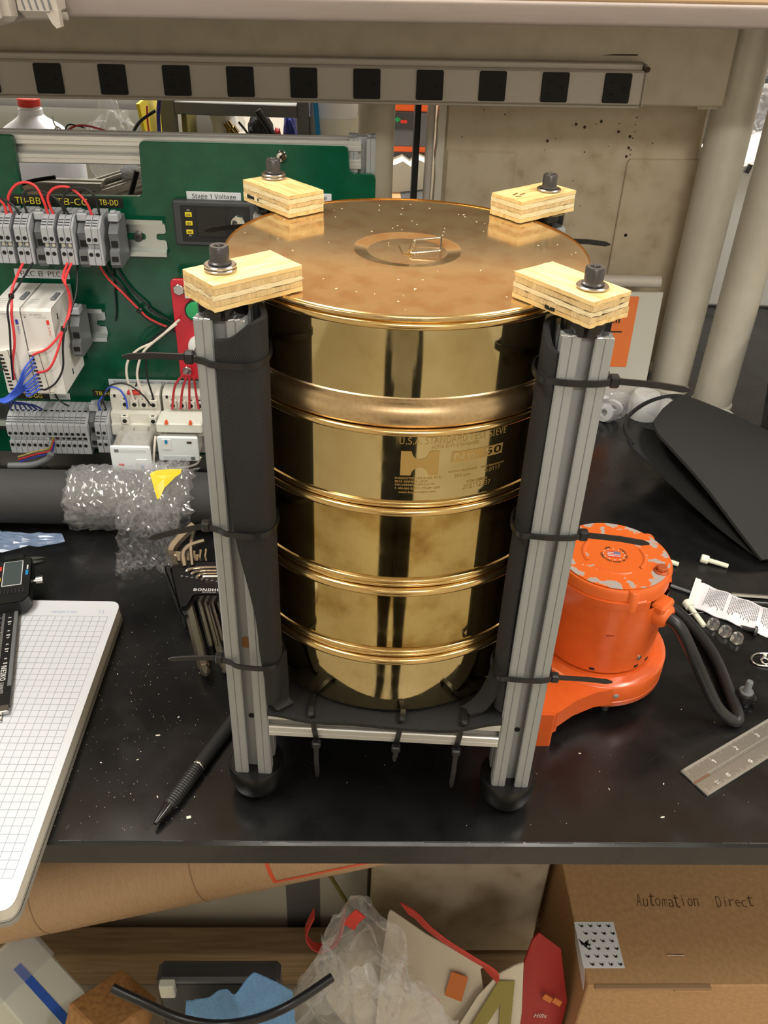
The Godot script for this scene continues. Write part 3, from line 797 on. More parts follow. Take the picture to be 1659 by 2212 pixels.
	tag(obj("black_tray", Geo.new().prism(at(0, 0, -0.92), PackedVector2Array([Vector2(0.0, 0.0), Vector2(0.085, 0.0), Vector2(0.085, 0.178), Vector2(0.0, 0.166)]), 0.10, 0.001), "dark_grey"), "dark grey tray under the cardboard piece", "tray")
	# aluminium offcuts lying behind the rail
	tag(obj("channel_offcut", extrusion(0.072, 0.022, 0.007), "aluminium", self, Transform3D(Basis(Vector3.UP, PI / 2), Vector3(-0.381, 0.263, -0.50))), "short aluminium channel offcut seen through the gap in the green panel", "channel")
	for q in [[-0.342, 0.262, 0.0], [-0.324, 0.259, 0.012]]:
		tag(obj("channel_offcut", extrusion(0.16, 0.014, 0.005), "aluminium", self, Transform3D(Basis(Vector3.UP, 2.35) * Basis(Vector3.RIGHT, -0.12), Vector3(q[0], q[1], -0.49 + q[2]))), "slim aluminium extrusion offcut lying slanted, %s" % ("nearer the short channel" if q[2] == 0.0 else "nearer the white paper"), "channel")
	tag(obj("offcut_shelf", Geo.new().b(-0.46, 0.23, -0.56, -0.20, 0.2545, -0.46, 0.002), "lumber"), "brown wooden ledge under the aluminium offcuts", "ledge")
	tag(obj("crumpled_paper", Geo.new().blob(Vector3(-0.285, 0.275, -0.53), Vector3(0.018, 0.022, 0.012), 0.5, 0.2, 12, 14, 18), "paper"), "crumpled white paper behind the rail", "paper")
	tag(obj("black_cable", Geo.new().tube(curve([Vector3(-0.33, 0.2555, -0.45), Vector3(-0.30, 0.2615, -0.45), Vector3(-0.27, 0.260, -0.45), Vector3(-0.22, 0.2585, -0.45)], 6), 0.0035, 10), "wire_black"), "thick black cable lying behind the gap in the green panel", "cable")
	tag(obj("yellow_cable", Geo.new().tube(curve([Vector3(-0.335, 0.2545, -0.442), Vector3(-0.315, 0.2625, -0.44), Vector3(-0.29, 0.2665, -0.44), Vector3(-0.26, 0.2650, -0.44)], 6), 0.0022, 10), "olive"), "dull yellow cable lying over the black one", "cable")
	tag(obj("black_cable", Geo.new().tube(curve([Vector3(-0.385, 0.30, -0.46), Vector3(-0.387, 0.28, -0.46), Vector3(-0.380, 0.262, -0.46), Vector3(-0.375, 0.256, -0.46)], 6), 0.003, 10), "wire_black"), "black cable hanging beside the channel offcut", "cable")
	tag(obj("black_cable", Geo.new().tube(curve([Vector3(-0.387, 0.278, -0.455), Vector3(-0.37, 0.284, -0.455), Vector3(-0.345, 0.2885, -0.455)], 6), 0.002, 10), "wire_black"), "thin black cable crossing above the channel offcut", "cable")
	tag(obj("black_cable", Geo.new().tube(curve([Vector3(-0.262, 0.295, -0.465), Vector3(-0.270, 0.275, -0.465), Vector3(-0.276, 0.26, -0.465)], 6), 0.003, 10), "wire_black"), "black cable hanging beside the crumpled paper", "cable")
	# beyond the right-hand posts
	tag(obj("white_appliance", Geo.new().prism(at(0, 0, -1.05), rounded([Vector2(0.40, 0.0), Vector2(0.78, 0.0), Vector2(0.78, 0.30), Vector2(0.60, 0.235), Vector2(0.40, 0.20)], 0.02), 0.15, 0.004), "white_plastic"), "white appliance seen between the two round posts", "appliance")
	tag(obj("display_window", Geo.new().box(Transform3D(Basis(Vector3.BACK, -0.3), Vector3(0.570, 0.222, -0.897)), Vector3(0.007, 0.013, 0.004)), "dark_grey"), "small dark window on the white appliance", "window")
	tag(obj("plastic_bag", Geo.new().blob(Vector3(0.585, 0.30, -0.92), Vector3(0.05, 0.06, 0.04), 0.5, 0.15, 14, 26, 36), "hazy_film"), "crinkled clear bag on the white appliance", "bag")
	tag(obj("dark_box", Geo.new().b(0.54, 0.0, -1.12, 0.70, 0.33, -1.06, 0.004), "dark_grey"), "dark grey box behind the crinkled bag", "box")
	var bin := thing("black_bin", "black plastic bin at the right edge of the bench", "bin", at(0.545, 0.0, -0.46))
	obj("body", Geo.new().lathe(Transform3D(), [[0.0, 0.0], [0.052, 0.0], [0.056, 0.004], [0.072, 0.13], [0.075, 0.133], [0.075, 0.138], [0.070, 0.138], [0.068, 0.13], [0.0, 0.01]], 40), "black_gloss", bin)
	# sheets leaning behind the right front post
	var gs := thing("grey_sheet", "pale grey acrylic sheet leaning upright with an orange card on it", "sheet")
	obj("sheet", Geo.new().prism(Transform3D(Basis(Vector3.RIGHT, -0.08), Vector3(0, 0, -0.535)), PackedVector2Array([Vector2(0.20, 0.0), Vector2(0.352, 0.0), Vector2(0.352, 0.150), Vector2(0.20, 0.148)]), 0.004, 0.0005), "grey_sheet", gs)
	tag(obj("orange_card", Geo.new().prism(Transform3D(Basis(Vector3.RIGHT, -0.08), Vector3(0, 0, -0.5308)), PackedVector2Array([Vector2(0.262, 0.0525), Vector2(0.3215, 0.0525), Vector2(0.3225, 0.145), Vector2(0.262, 0.1440)]), 0.0004), "orange_card"), "orange printed card on the pale grey sheet", "card")
	var wt := Geo.new()
	write(wt, "tech", Vector3(0.2810, 0.1100, -0.5384), Vector3(0.0220, 0.0004, 0), Vector3(0, 0.009, -0.0007), true)
	for q in [[0.286, 0.0985, 0.022], [0.286, 0.0875, 0.010], [0.286, 0.0765, 0.011]]: wt.b(q[0], q[1], -0.5386 + (0.105 - q[1]) * 0.08, q[0] + q[2], q[1] + 0.0014, -0.5378 + (0.105 - q[1]) * 0.08)
	obj("print", wt, "ink", get_node("orange_card"))
	tag(obj("grey_tube", Geo.new().tube([Vector3(0.20, 0.1605, -0.552), Vector3(0.3475, 0.1605, -0.552)], 0.0075, 20), "strip_white"), "pale grey plastic tube lying along the top of the grey sheet", "tube")
	tag(obj("parts_bag", Geo.new().blob(Vector3(0.295, 0.022, -0.487), Vector3(0.034, 0.03, 0.022), 0.35, 0.12, 15, 26, 36, 0.0005), "hazy_film"), "clear zip bag of white washers at the foot of the grey sheet", "bag")
	for q in [[0.289, 0.012, -0.485, 0.5, "white plastic washer lying lowest in the clear zip bag"], [0.302, 0.016, -0.492, 1.2, "white plastic washer tipped at the far side of the clear zip bag"], [0.281, 0.028, -0.490, 2.0, "white plastic washer lying uppermost in the clear zip bag"]]:
		tag(obj("washer", Geo.new().lathe(Transform3D(Basis(Vector3(0.4, 0.3, 0.8).normalized(), q[3] + 0.9), Vector3(q[0], q[1], q[2])), [[0.005, -0.002], [0.012, -0.002], [0.012, 0.002], [0.005, 0.002], [0.005, -0.002]], 24), "white_plastic"), q[4], "washer", "washers in the clear zip bag")
	for q in [[0.345, 0.016, -0.502, 0.020, 0.016, "round white plastic cap beside the zip bag"], [0.372, 0.010, -0.50, 0.016, 0.010, "white plastic cap behind the folded rubber sheet"], [0.4475, 0.003, -0.492, 0.012, 0.006, "flat white plastic cap at the foot of the front post"]]:
		tag(obj("plastic_disc", Geo.new().lathe(at(q[0], 0.0, q[2]), [[0.0, 0.0], [q[3], 0.0], [q[3], q[4] * 1.6], [q[3] * 0.8, q[4] * 2.0], [0.0, q[4] * 2.05]], 28), "white_plastic"), q[5], "cap")
	tag(obj("parts_bag", Geo.new().blob(Vector3(0.352, 0.018, -0.495), Vector3(0.034, 0.026, 0.02), 0.35, 0.12, 16, 24, 34, 0.0005), "clear_film"), "clear bag over the white caps behind the folded rubber sheet", "bag")

func slot_profile(w: float, slot: float, groove := true) -> PackedVector2Array:  # T-slot section, centred
	var h := w / 2; var s := slot / 2; var d := w * 0.21; var lip := w * 0.085; var ins := w * 0.29
	var side := [Vector2(-h, h - 0.001), Vector2(-h + 0.001, h)]
	if groove: side += [Vector2(-h * 0.66, h), Vector2(-h * 0.63, h - 0.0005), Vector2(-h * 0.60, h)]
	side += [Vector2(-s - 0.0007, h), Vector2(-s, h - 0.0007), Vector2(-s, h - lip), Vector2(-ins, h - lip), Vector2(-ins * 0.6, h - d - lip), Vector2(ins * 0.6, h - d - lip), Vector2(ins, h - lip), Vector2(s, h - lip), Vector2(s, h - 0.0007), Vector2(s + 0.0007, h)]
	if groove: side += [Vector2(h * 0.60, h), Vector2(h * 0.63, h - 0.0005), Vector2(h * 0.66, h)]
	var out := PackedVector2Array()
	for k in 4:
		for p in side: out.append(p.rotated(-k * PI / 2))
	return out

func extrusion(length: float, w: float, slot: float) -> Geo:  # along local z
	return Geo.new().prism(Transform3D(), slot_profile(w, slot), length)

# ------------------------------------------------------------------ the green control panel (one wired-up thing)
var turned := Basis(Vector3(0, 0, 1), Vector3(0, 1, 0), Vector3(-1, 0, 0))  # outline x -> world z, extruded towards -x

func line(z: float, xy: Array, per := 7) -> Array:
	var p := []
	for e in xy: p.append(Vector3(e[0], e[1], z if e.size() < 3 else e[2]))
	return curve(p, per)

func wire(parent: Node3D, m: String, z: float, xy: Array, r := 0.00085, called := "wire") -> void:
	obj(called, Geo.new().tube(line(z, xy), r, 7), m, parent)

func label_tape(parent: Node3D, x0: float, y0: float, x1: float, y1: float, words: Array, paper: String, ink: String, z := PANEL_Z, bold := false) -> void:
	var tape := obj("label_tape", Geo.new().b(x0, y0, z, x1, y1, z + 0.0008, 0.0003), paper, parent)
	var g := Geo.new()
	for w in words: write(g, w[0], Vector3(w[1], w[2], z + 0.00095), Vector3(w[3] - w[1], 0, 0), Vector3(0, w[4] - w[2], 0), bold)
	if g.v.size(): obj("lettering", g, ink, tape)

func control_panel() -> void:
	var t := thing("control_panel", "green control panel with terminal blocks, relays and wiring, standing behind the sieves", "control panel")
	# backplate: two raised tabs with a wide gap between
	var Z := PANEL_Z
	obj("backplate", Geo.new().prism(at(0, 0, Z - 0.006), rounded([Vector2(-0.50, 0.012), Vector2(-0.0128, 0.012), Vector2(-0.0128, 0.3232), Vector2(-0.0373, 0.3234), Vector2(-0.0391, 0.3476), Vector2(-0.2318, 0.3463), Vector2(-0.2345, 0.2965), Vector2(-0.3480, 0.2945), Vector2(-0.3462, 0.3478), Vector2(-0.50, 0.3478)], 0.005, 5), 0.006, 0.0006), "panel_green", t)
	# the frame of extrusions behind it
	obj("top_rail", extrusion(0.48, 0.0254, 0.0075), "aluminium", t, Transform3D(Basis(Vector3.BACK, 0.0090) * Basis(Vector3.UP, PI / 2), Vector3(-0.507, 0.3336, -0.380)))
	obj("upright", extrusion(0.352, 0.0254, 0.0075), "anodised", t, Transform3D(Basis(Vector3.RIGHT, -PI / 2), Vector3(-0.0262, 0.001, -0.381)))
	obj("upright", extrusion(0.322, 0.0254, 0.0075), "anodised", t, Transform3D(Basis(Vector3.RIGHT, -PI / 2), Vector3(-0.46, 0.001, -0.381)))
	var sc := obj("screw", Geo.new().lathe(facing(Vector3(-0.1012, 0.3368, Z)), [[0.0058, 0.0], [0.0058, 0.0012], [0.0042, 0.0032], [0.0018, 0.0036], [0.0015, 0.0018], [0.0, 0.0018]], 20), "chrome", t)
	obj("socket", Geo.new().cyl(facing(Vector3(-0.1012, 0.3368, Z + 0.0016)), 0.0015, 0.0006, 6), "hole", sc)
	# rails
	for q in [[0.2592, -0.2155, 0.2580], [0.1685, -0.2865, 0.1685], [0.0622, -0.19, 0.0622]]:
		var rail := obj("din_rail", rail_shape(q[1], q[0]), "zinc", t)
		var e: float = q[1]
		var slots := [[e - 0.0275, 0.0105]] if q[0] != 0.0622 else []
		for s in slots:
			obj("rail_slot", Geo.new().prism(at(0, 0, Z + 0.0015), rounded([Vector2(s[0] - s[1], q[0] - 0.0032), Vector2(s[0] + s[1] * 0.75, q[0] - 0.0032), Vector2(s[0] + s[1] * 0.75, q[0] + 0.0032), Vector2(s[0] - s[1], q[0] + 0.0032)], 0.0032, 4), 0.0004), "panel_green", rail)
			obj("rail_bolt", Geo.new().lathe(facing(Vector3(s[0] + 0.0008, q[0], Z + 0.002)), [[0.0046, 0.0], [0.0046, 0.0028], [0.0040, 0.0032], [0.0019, 0.0032], [0.0019, 0.001], [0.0, 0.001]], 18), "black_oxide", rail)
	# terminal blocks
	var unit := terminal_unit()
	var row1 := [-0.3631, -0.3571, -0.3511, -0.3417, -0.3357, -0.3171, -0.3112, -0.3021, -0.2961, -0.2771, -0.2711]
	for i in row1.size():
		terminal(t, unit, row1[i], 0.2443, i < 9)
	for x in [-0.3325, -0.2930]: obj("end_plate", Geo.new().prism(Transform3D(turned, Vector3(x + 0.0022, 0.2443, -0.3135)), end_profile(), 0.0020), "terminal_grey", t)
	obj("end_plate", Geo.new().prism(Transform3D(turned, Vector3(-0.2660, 0.2443, -0.3135)), end_profile(), 0.0020), "terminal_grey", t)
	for x in [-0.3240, -0.2848, -0.2560]: end_clamp(t, x, 0.2410)
	for k in 7: terminal(t, unit, -0.3914 + k * 0.00588, 0.0377, false)
	for k in 7: terminal(t, unit, -0.3498 + k * 0.00588, 0.0377, true)
	for x in [-0.3529, -0.3108]: obj("end_plate", Geo.new().prism(Transform3D(turned, Vector3(x + 0.0010, 0.0377, -0.3135)), end_profile(), 0.0020), "terminal_grey", t)
	for x in [-0.2992, -0.2930]: terminal(t, unit, x, 0.0400, false)
	obj("end_plate", Geo.new().prism(Transform3D(turned, Vector3(-0.2879, 0.0400, -0.3135)), end_profile(), 0.0020), "terminal_grey", t)
	end_clamp(t, -0.3045, 0.0420)
	end_clamp(t, -0.3065, 0.1490)
	# label tapes
	label_tape(t, -0.3600, 0.2855, -0.3190, 0.2955, [["TB-BB", -0.3550, 0.2872, -0.3312, 0.2932]], "label_black", "ink_yellow")
	label_tape(t, -0.3185, 0.2855, -0.2790, 0.2955, [["TB-CC", -0.3160, 0.2872, -0.2868, 0.2932]], "label_black", "ink_yellow")
	label_tape(t, -0.2785, 0.2855, -0.2535, 0.2955, [["TB-DD", -0.2757, 0.2880, -0.2579, 0.2930]], "label_black", "ink_yellow")
	label_tape(t, -0.3700, 0.2140, -0.3160, 0.2235, [["PLC B", -0.3640, 0.2164, -0.3420, 0.2216], ["PLC C", -0.3370, 0.2164, -0.3180, 0.2216]], "label_white", "ink")
	label_tape(t, -0.3960, 0.0790, -0.3605, 0.0866, [["TB-GG", -0.3865, 0.0808, -0.3680, 0.0850]], "label_black", "ink_yellow")
	label_tape(t, -0.3600, 0.0790, -0.3382, 0.0866, [["Valves", -0.3555, 0.0808, -0.3425, 0.0852]], "label_white", "ink")
	label_tape(t, -0.3130, 0.0835, -0.2890, 0.0915, [["TB-HH", -0.3100, 0.0855, -0.2910, 0.0898]], "label_black", "ink_yellow")
	label_tape(t, -0.2940, 0.0965, -0.1950, 0.1050, [["Triggering Relay", -0.2890, 0.0985, -0.2450, 0.1030], ["Output Power", -0.2380, 0.0985, -0.1990, 0.1030]], "label_white", "ink")
	label_tape(t, -0.1924, 0.2940, -0.1408, 0.3030, [["Stage 1 Voltage", -0.1872, 0.2955, -0.1456, 0.3012]], "label_white", "ink")
	label_tape(t, -0.1066, 0.2960, -0.0546, 0.3045, [["Stage 2 Voltage", -0.1010, 0.2975, -0.0590, 0.3030]], "label_white", "ink")
	# controller modules
	plc(t, -0.3428, -0.3144, true)
	plc(t, -0.3716, -0.3434, false)
	# volt meters
	for x0 in [-0.2055, -0.1190]:
		var v := obj("volt_meter", Geo.new().prism(at(0, 0, Z), rounded([Vector2(x0, 0.2535), Vector2(x0 + 0.0790, 0.2535), Vector2(x0 + 0.0790, 0.2960), Vector2(x0, 0.2960)], 0.003), 0.0085, 0.0015), "dark_grey", t)
		obj("display", Geo.new().prism(at(0, 0, Z + 0.0078), rect(x0 + 0.022, 0.2625, x0 + 0.0500, 0.2905, 0.002), 0.0012, 0.0004), "display_glass", v)
		obj("face", Geo.new().prism(at(0, 0, Z + 0.0070), rect(x0 + 0.007, 0.2575, x0 + 0.0735, 0.2925, 0.002), 0.0017, 0.0004), "black_matt", v)
		var ks := ["V/A", "SET", "A/W"]
		for k in 3:
			var y := 0.2835 - k * 0.0082
			obj("key", Geo.new().prism(at(0, 0, Z + 0.0085), rect(x0 + 0.0115, y - 0.0020, x0 + 0.0180, y + 0.0022, 0.0005), 0.0010, 0.0003), "yellow", v)
			obj("key_print", write(Geo.new(), ks[k], Vector3(x0 + 0.0128, y - 0.0010, Z + 0.0098), Vector3(0.0040, 0, 0), Vector3(0, 0.0022, 0), true), "ink", v)
		obj("key_print", write(write(Geo.new(), "M1", Vector3(x0 + 0.0137, 0.2870, Z + 0.0088), Vector3(0.0025, 0, 0), Vector3(0, 0.0015, 0)), "M2", Vector3(x0 + 0.0137, 0.2630, Z + 0.0088), Vector3(0.0025, 0, 0), Vector3(0, 0.0015, 0)), "ink_white", v)
		var kn := obj("knob", Geo.new().lathe(facing(Vector3(x0 + 0.0625, 0.2790, Z + 0.0085)), [[0.0070, 0.0], [0.0070, 0.009], [0.0064, 0.0098], [0.0058, 0.0098], [0.0, 0.0092]], 32), "chrome", v)
		for k in 20: pass
	# relays
	relay(t, -0.2872, -0.2352, -0.2778, -0.2371, 0.0430, 0.0707, -0.275, false)
	relay(t, -0.2325, -0.1840, -0.2322, -0.1905, 0.0470, 0.0752, -0.288, true)
	# the red bracket with its buttons
	var rb := obj("red_bracket", Geo.new().prism(at(0, 0, -0.340), rounded([Vector2(-0.2112, 0.118), Vector2(-0.165, 0.118), Vector2(-0.165, 0.2250), Vector2(-0.2118, 0.2250)], 0.005), 0.004, 0.0006), "red_panel", t)
	obj("bracket_bolt", Geo.new().cyl(facing(Vector3(-0.2035, 0.2157, -0.336)), 0.0058, 0.004, 6, 0.0006), "steel", rb)
	obj("bracket_bolt", Geo.new().cyl(facing(Vector3(-0.2035, 0.1285, -0.336)), 0.0050, 0.003, 6, 0.0006), "steel", rb)
	obj("green_button", Geo.new().lathe(facing(Vector3(-0.1885, 0.1945, -0.336)), [[0.0098, 0.0], [0.0098, 0.004], [0.0080, 0.0045], [0.0080, 0.006], [0.0, 0.0065]], 24), "button_green", rb)
	obj("button_ring", Geo.new().lathe(facing(Vector3(-0.1885, 0.1945, -0.336)), [[0.0112, 0.0], [0.0112, 0.003], [0.0099, 0.0036], [0.0099, 0.0]], 28), "black_plastic", rb)
	obj("white_knob", Geo.new().lathe(facing(Vector3(-0.1885, 0.1560, -0.336)), [[0.0115, 0.0], [0.0110, 0.004], [0.0095, 0.005], [0.0, 0.0055]], 28), "white_plastic", rb)
	obj("stand_off", Geo.new().b(-0.2085, 0.12, -0.36, -0.2005, 0.22, -0.340), "steel", rb)
	label_tape(t, -0.1985, 0.2065, -0.1900, 0.2140, [], "label_white", "ink", -0.3355)
	# wiring
	wire(t, "wire_red", -0.328, [[-0.3493, 0.2850, -0.330], [-0.3490, 0.3004], [-0.3405, 0.3117], [-0.3298, 0.3148], [-0.3216, 0.3106], [-0.3172, 0.298], [-0.3161, 0.2850, -0.330]], 0.0013)
	wire(t, "wire_red", -0.328, [[-0.3108, 0.2850, -0.330], [-0.3133, 0.3003], [-0.3072, 0.3094], [-0.2965, 0.3121], [-0.287, 0.3083], [-0.2784, 0.2979], [-0.2757, 0.2850, -0.330]], 0.0013)
	wire(t, "wire_black", -0.330, [[-0.3349, 0.2850], [-0.3367, 0.2996], [-0.3327, 0.3059], [-0.3244, 0.3078], [-0.3135, 0.3053], [-0.3036, 0.2972], [-0.3004, 0.2850]], 0.0011)
	wire(t, "wire_black", -0.326, [[-0.2965, 0.2850, -0.33], [-0.2992, 0.2962], [-0.2964, 0.3064], [-0.2887, 0.3116], [-0.2775, 0.3114], [-0.2695, 0.3038], [-0.2686, 0.2850, -0.33]], 0.0011)
	wire(t, "wire_red", -0.328, [[-0.362, 0.304], [-0.3568, 0.2985], [-0.3539, 0.2935], [-0.3534, 0.2850]], 0.0013)
	wire(t, "wire_black", -0.327, [[-0.366, 0.304], [-0.3562, 0.3013], [-0.3481, 0.2965], [-0.3434, 0.2916], [-0.3412, 0.2850]], 0.0011)
	wire(t, "wire_red", -0.30, [[-0.3422, 0.247, -0.325], [-0.3431, 0.2399], [-0.3456, 0.2303, -0.285], [-0.3440, 0.2195, -0.272], [-0.3457, 0.2091, -0.271], [-0.3485, 0.1843, -0.272], [-0.3560, 0.160, -0.274], [-0.3596, 0.142, -0.279]], 0.0013)
	wire(t, "wire_black", -0.27, [[-0.3330, 0.247, -0.325], [-0.3335, 0.2391], [-0.343, 0.2282, -0.275], [-0.3475, 0.2174], [-0.3500, 0.1959], [-0.3540, 0.1706], [-0.3605, 0.1418, -0.278]], 0.0010)
	obj("cable_tie", Geo.new().lathe(along(Vector3(-0.3445, 0.2265, -0.277), Vector3(0.2, 1, 0.1)), [[0.0026, -0.0015], [0.0026, 0.0015]], 12), "black_plastic", t)
	wire(t, "wire_red", -0.29, [[-0.301, 0.247, -0.32], [-0.2992, 0.241], [-0.2966, 0.2292], [-0.2978, 0.2121], [-0.3036, 0.195, -0.278], [-0.3173, 0.1795, -0.272], [-0.3302, 0.1728, -0.272], [-0.3375, 0.1675, -0.279]], 0.0012)
	wire(t, "wire_red", -0.289, [[-0.297, 0.247, -0.32], [-0.2973, 0.2387], [-0.2955, 0.2268], [-0.2970, 0.2109], [-0.3031, 0.1938, -0.277], [-0.3132, 0.1694, -0.271], [-0.3227, 0.1561, -0.272], [-0.3357, 0.1499, -0.278]], 0.0012)
	wire(t, "wire_black", -0.275, [[-0.296, 0.247, -0.33], [-0.2950, 0.222, -0.31], [-0.2975, 0.209, -0.293], [-0.3011, 0.195], [-0.3057, 0.1786], [-0.3095, 0.1565], [-0.3195, 0.1403], [-0.3317, 0.1326]], 0.0010)
	wire(t, "wire_black", -0.30, [[-0.332, 0.122, -0.30], [-0.33, 0.112], [-0.3320, 0.095, -0.32], [-0.3310, 0.0870, -0.33]], 0.0010)
	obj("cable_tie", Geo.new().lathe(along(Vector3(-0.3028, 0.1955, -0.278), Vector3(0.3, 1, -0.2)), [[0.0028, -0.0018], [0.0028, 0.0018]], 12), "black_plastic", t)
	for k in 8:
		var y := 0.1650 - k * 0.0048 if k < 3 else 0.1475 - (k - 3) * 0.0040
		wire(t, "wire_blue", -0.272, [[-0.3372, y, -0.280], [-0.3440 - 0.0004 * k, y - 0.0045 - 0.001 * (5 - k) * 0.6, -0.270], [-0.3540 + 0.0008 * k, 0.1400 - k * 0.0010, -0.268 - k * 0.0012], [-0.3668, 0.1272 - k * 0.0005, -0.269 + 0.0006 * k], [-0.3790, 0.1225 + k * 0.0004]], 0.0010)
	for k in 7:
		wire(t, "wire_navy", -0.32, [[-0.3920 + k * 0.003, 0.104 + 0.001 * (k % 3), -0.30], [-0.3880 + k * 0.004, 0.0960 - 0.0006 * k], [-0.3914 + k * 0.0055, 0.0830, -0.328]], 0.0010)
	for k in 3: wire(t, "wire_black", -0.275, [[-0.3672, 0.1640 - k * 0.0055, -0.279], [-0.3720, 0.1625 - k * 0.0055], [-0.3790, 0.1570 - k * 0.0055]], 0.0009)
	wire(t, "wire_red", -0.355, [[-0.284, 0.243, -0.345], [-0.2827, 0.2294], [-0.277, 0.2175], [-0.2641, 0.2023], [-0.2499, 0.1854], [-0.2397, 0.1755], [-0.2164, 0.1651], [-0.20, 0.162]], 0.0012)
	wire(t, "wire_black", -0.357, [[-0.2690, 0.240], [-0.2669, 0.2266], [-0.2554, 0.2057], [-0.2409, 0.1902], [-0.2389, 0.1855], [-0.2186, 0.1725], [-0.20, 0.166]], 0.0012)
	wire(t, "wire_black", -0.356, [[-0.2760, 0.238], [-0.2749, 0.2248], [-0.2637, 0.2071], [-0.2504, 0.1837], [-0.2380, 0.1720], [-0.21, 0.160]], 0.0012)
	wire(t, "wire_black", -0.357, [[-0.2700, 0.240], [-0.2720, 0.21], [-0.2735, 0.185], [-0.276, 0.172]], 0.0009)
	obj("cable_tie", Geo.new().box(Transform3D(Basis(Vector3.BACK, 0.8), Vector3(-0.2495, 0.1855, -0.3535)), Vector3(0.006, 0.0045, 0.004), 0.001), "black_plastic", t)
	wire(t, "wire_white", -0.33, [[-0.2050, 0.186], [-0.211, 0.181], [-0.2311, 0.1631], [-0.2499, 0.153], [-0.2617, 0.1403], [-0.2652, 0.1233], [-0.2625, 0.1003], [-0.2607, 0.0935]], 0.0013)
	wire(t, "wire_white", -0.329, [[-0.2080, 0.182], [-0.2352, 0.1603], [-0.2468, 0.1476], [-0.2535, 0.1293], [-0.254, 0.115], [-0.2510, 0.1035], [-0.2505, 0.0930]], 0.0013)
	wire(t, "wire_black", -0.332, [[-0.2110, 0.176], [-0.2339, 0.1603], [-0.244, 0.1394], [-0.2449, 0.121], [-0.2420, 0.1008], [-0.2415, 0.0935]], 0.0010)
	wire(t, "wire_black", -0.341, [[-0.2000, 0.185], [-0.2126, 0.1769], [-0.2361, 0.1586]], 0.0028)
	wire(t, "wire_black", -0.345, [[-0.2361, 0.1586], [-0.2500, 0.150], [-0.2560, 0.137], [-0.2560, 0.120], [-0.2640, 0.098]], 0.0010)
	for q in [[[-0.2048, 0.1303], [-0.2151, 0.1166], [-0.2204, 0.0903]], [[-0.2011, 0.1297], [-0.2078, 0.1124], [-0.2119, 0.0905]], [[-0.1991, 0.1297], [-0.201, 0.1097], [-0.2027, 0.0907]], [[-0.1948, 0.1284], [-0.1941, 0.107], [-0.1929, 0.0909]]]:
		wire(t, "wire_dark_red", -0.322, q, 0.0013)
	wire(t, "wire_blue", -0.325, [[-0.2981, 0.0830, -0.33], [-0.2975, 0.094], [-0.2915, 0.1021], [-0.2836, 0.1124], [-0.2736, 0.1098], [-0.2685, 0.0998], [-0.2680, 0.0880]], 0.0010)
	wire(t, "wire_black", -0.325, [[-0.2921, 0.083, -0.33], [-0.2919, 0.0992], [-0.2849, 0.1124], [-0.2726, 0.117], [-0.2614, 0.1144], [-0.2500, 0.104], [-0.2430, 0.0920]], 0.0009)
	wire(t, "wire_white", -0.298, [[-0.191, 0.0463], [-0.1960, 0.0380], [-0.2070, 0.0335], [-0.2188, 0.0316], [-0.2390, 0.0296], [-0.2380, 0.045, -0.285], [-0.2335, 0.075, -0.29]], 0.0013)
	wire(t, "wire_black", -0.32, [[-0.275, 0.045], [-0.285, 0.030], [-0.305, 0.018], [-0.34, 0.012]], 0.0009)
	var pipe := obj("loom_sleeve", Geo.new().tube(line(-0.30, [[-0.3950, 0.0300], [-0.3700, 0.0315], [-0.3526, 0.0390], [-0.3480, 0.046]]), 0.0035, 12), "mid_grey", t)
	for q in [["wire_dark_red", 0.0], ["olive", 0.003], ["wire_navy", -0.003]]:
		obj("loom_wire", Geo.new().tube(line(-0.305, [[-0.3850, 0.0350 + q[1]], [-0.3650, 0.0420 + q[1]], [-0.3500, 0.0470 + q[1]], [-0.3440, 0.060 + q[1]]]), 0.0011, 7), q[0], pipe)

func rail_shape(x_end: float, y: float) -> Geo:  # 35 mm top-hat rail with an open slot at its end
	var g := Geo.new()
	var z := PANEL_Z
	var x0 := -0.47
	g.b(x0, y - 0.0177, z + 0.0065, x_end, y - 0.0132, z + 0.0080)
	g.b(x0, y + 0.0132, z + 0.0065, x_end - 0.001, y + 0.0177, z + 0.0080)
	g.b(x0, y - 0.0145, z, x_end, y - 0.0132, z + 0.0066)
	g.b(x0, y + 0.0132, z, x_end, y + 0.0145, z + 0.0066)
	var web := rounded([Vector2(x0, y - 0.0135), Vector2(x_end, y - 0.0135), Vector2(x_end, y - 0.0032), Vector2(x_end - 0.0095, y - 0.0032), Vector2(x_end - 0.0095, y + 0.0032), Vector2(x_end, y + 0.0032), Vector2(x_end, y + 0.0135), Vector2(x0, y + 0.0135)], 0.0028, 4)
	g.prism(at(0, 0, z + 0.0004), web, 0.0012)
	return g

func terminal_profile() -> PackedVector2Array:
	return PackedVector2Array([Vector2(0, 0.0006), Vector2(0, 0.0150), Vector2(-0.0045, 0.0150), Vector2(-0.0045, 0.0206), Vector2(0, 0.0206), Vector2(0, 0.0345), Vector2(-0.0015, 0.0352), Vector2(-0.0110, 0.0412), Vector2(-0.0150, 0.0425), Vector2(-0.0385, 0.0425), Vector2(-0.0385, 0.0), Vector2(-0.0006, 0.0)])

func end_profile() -> PackedVector2Array:
	return PackedVector2Array([Vector2(0, 0.0006), Vector2(0, 0.0345), Vector2(-0.0015, 0.0352), Vector2(-0.0110, 0.0412), Vector2(-0.0150, 0.0425), Vector2(-0.0385, 0.0425), Vector2(-0.0385, 0.0), Vector2(-0.0006, 0.0)])

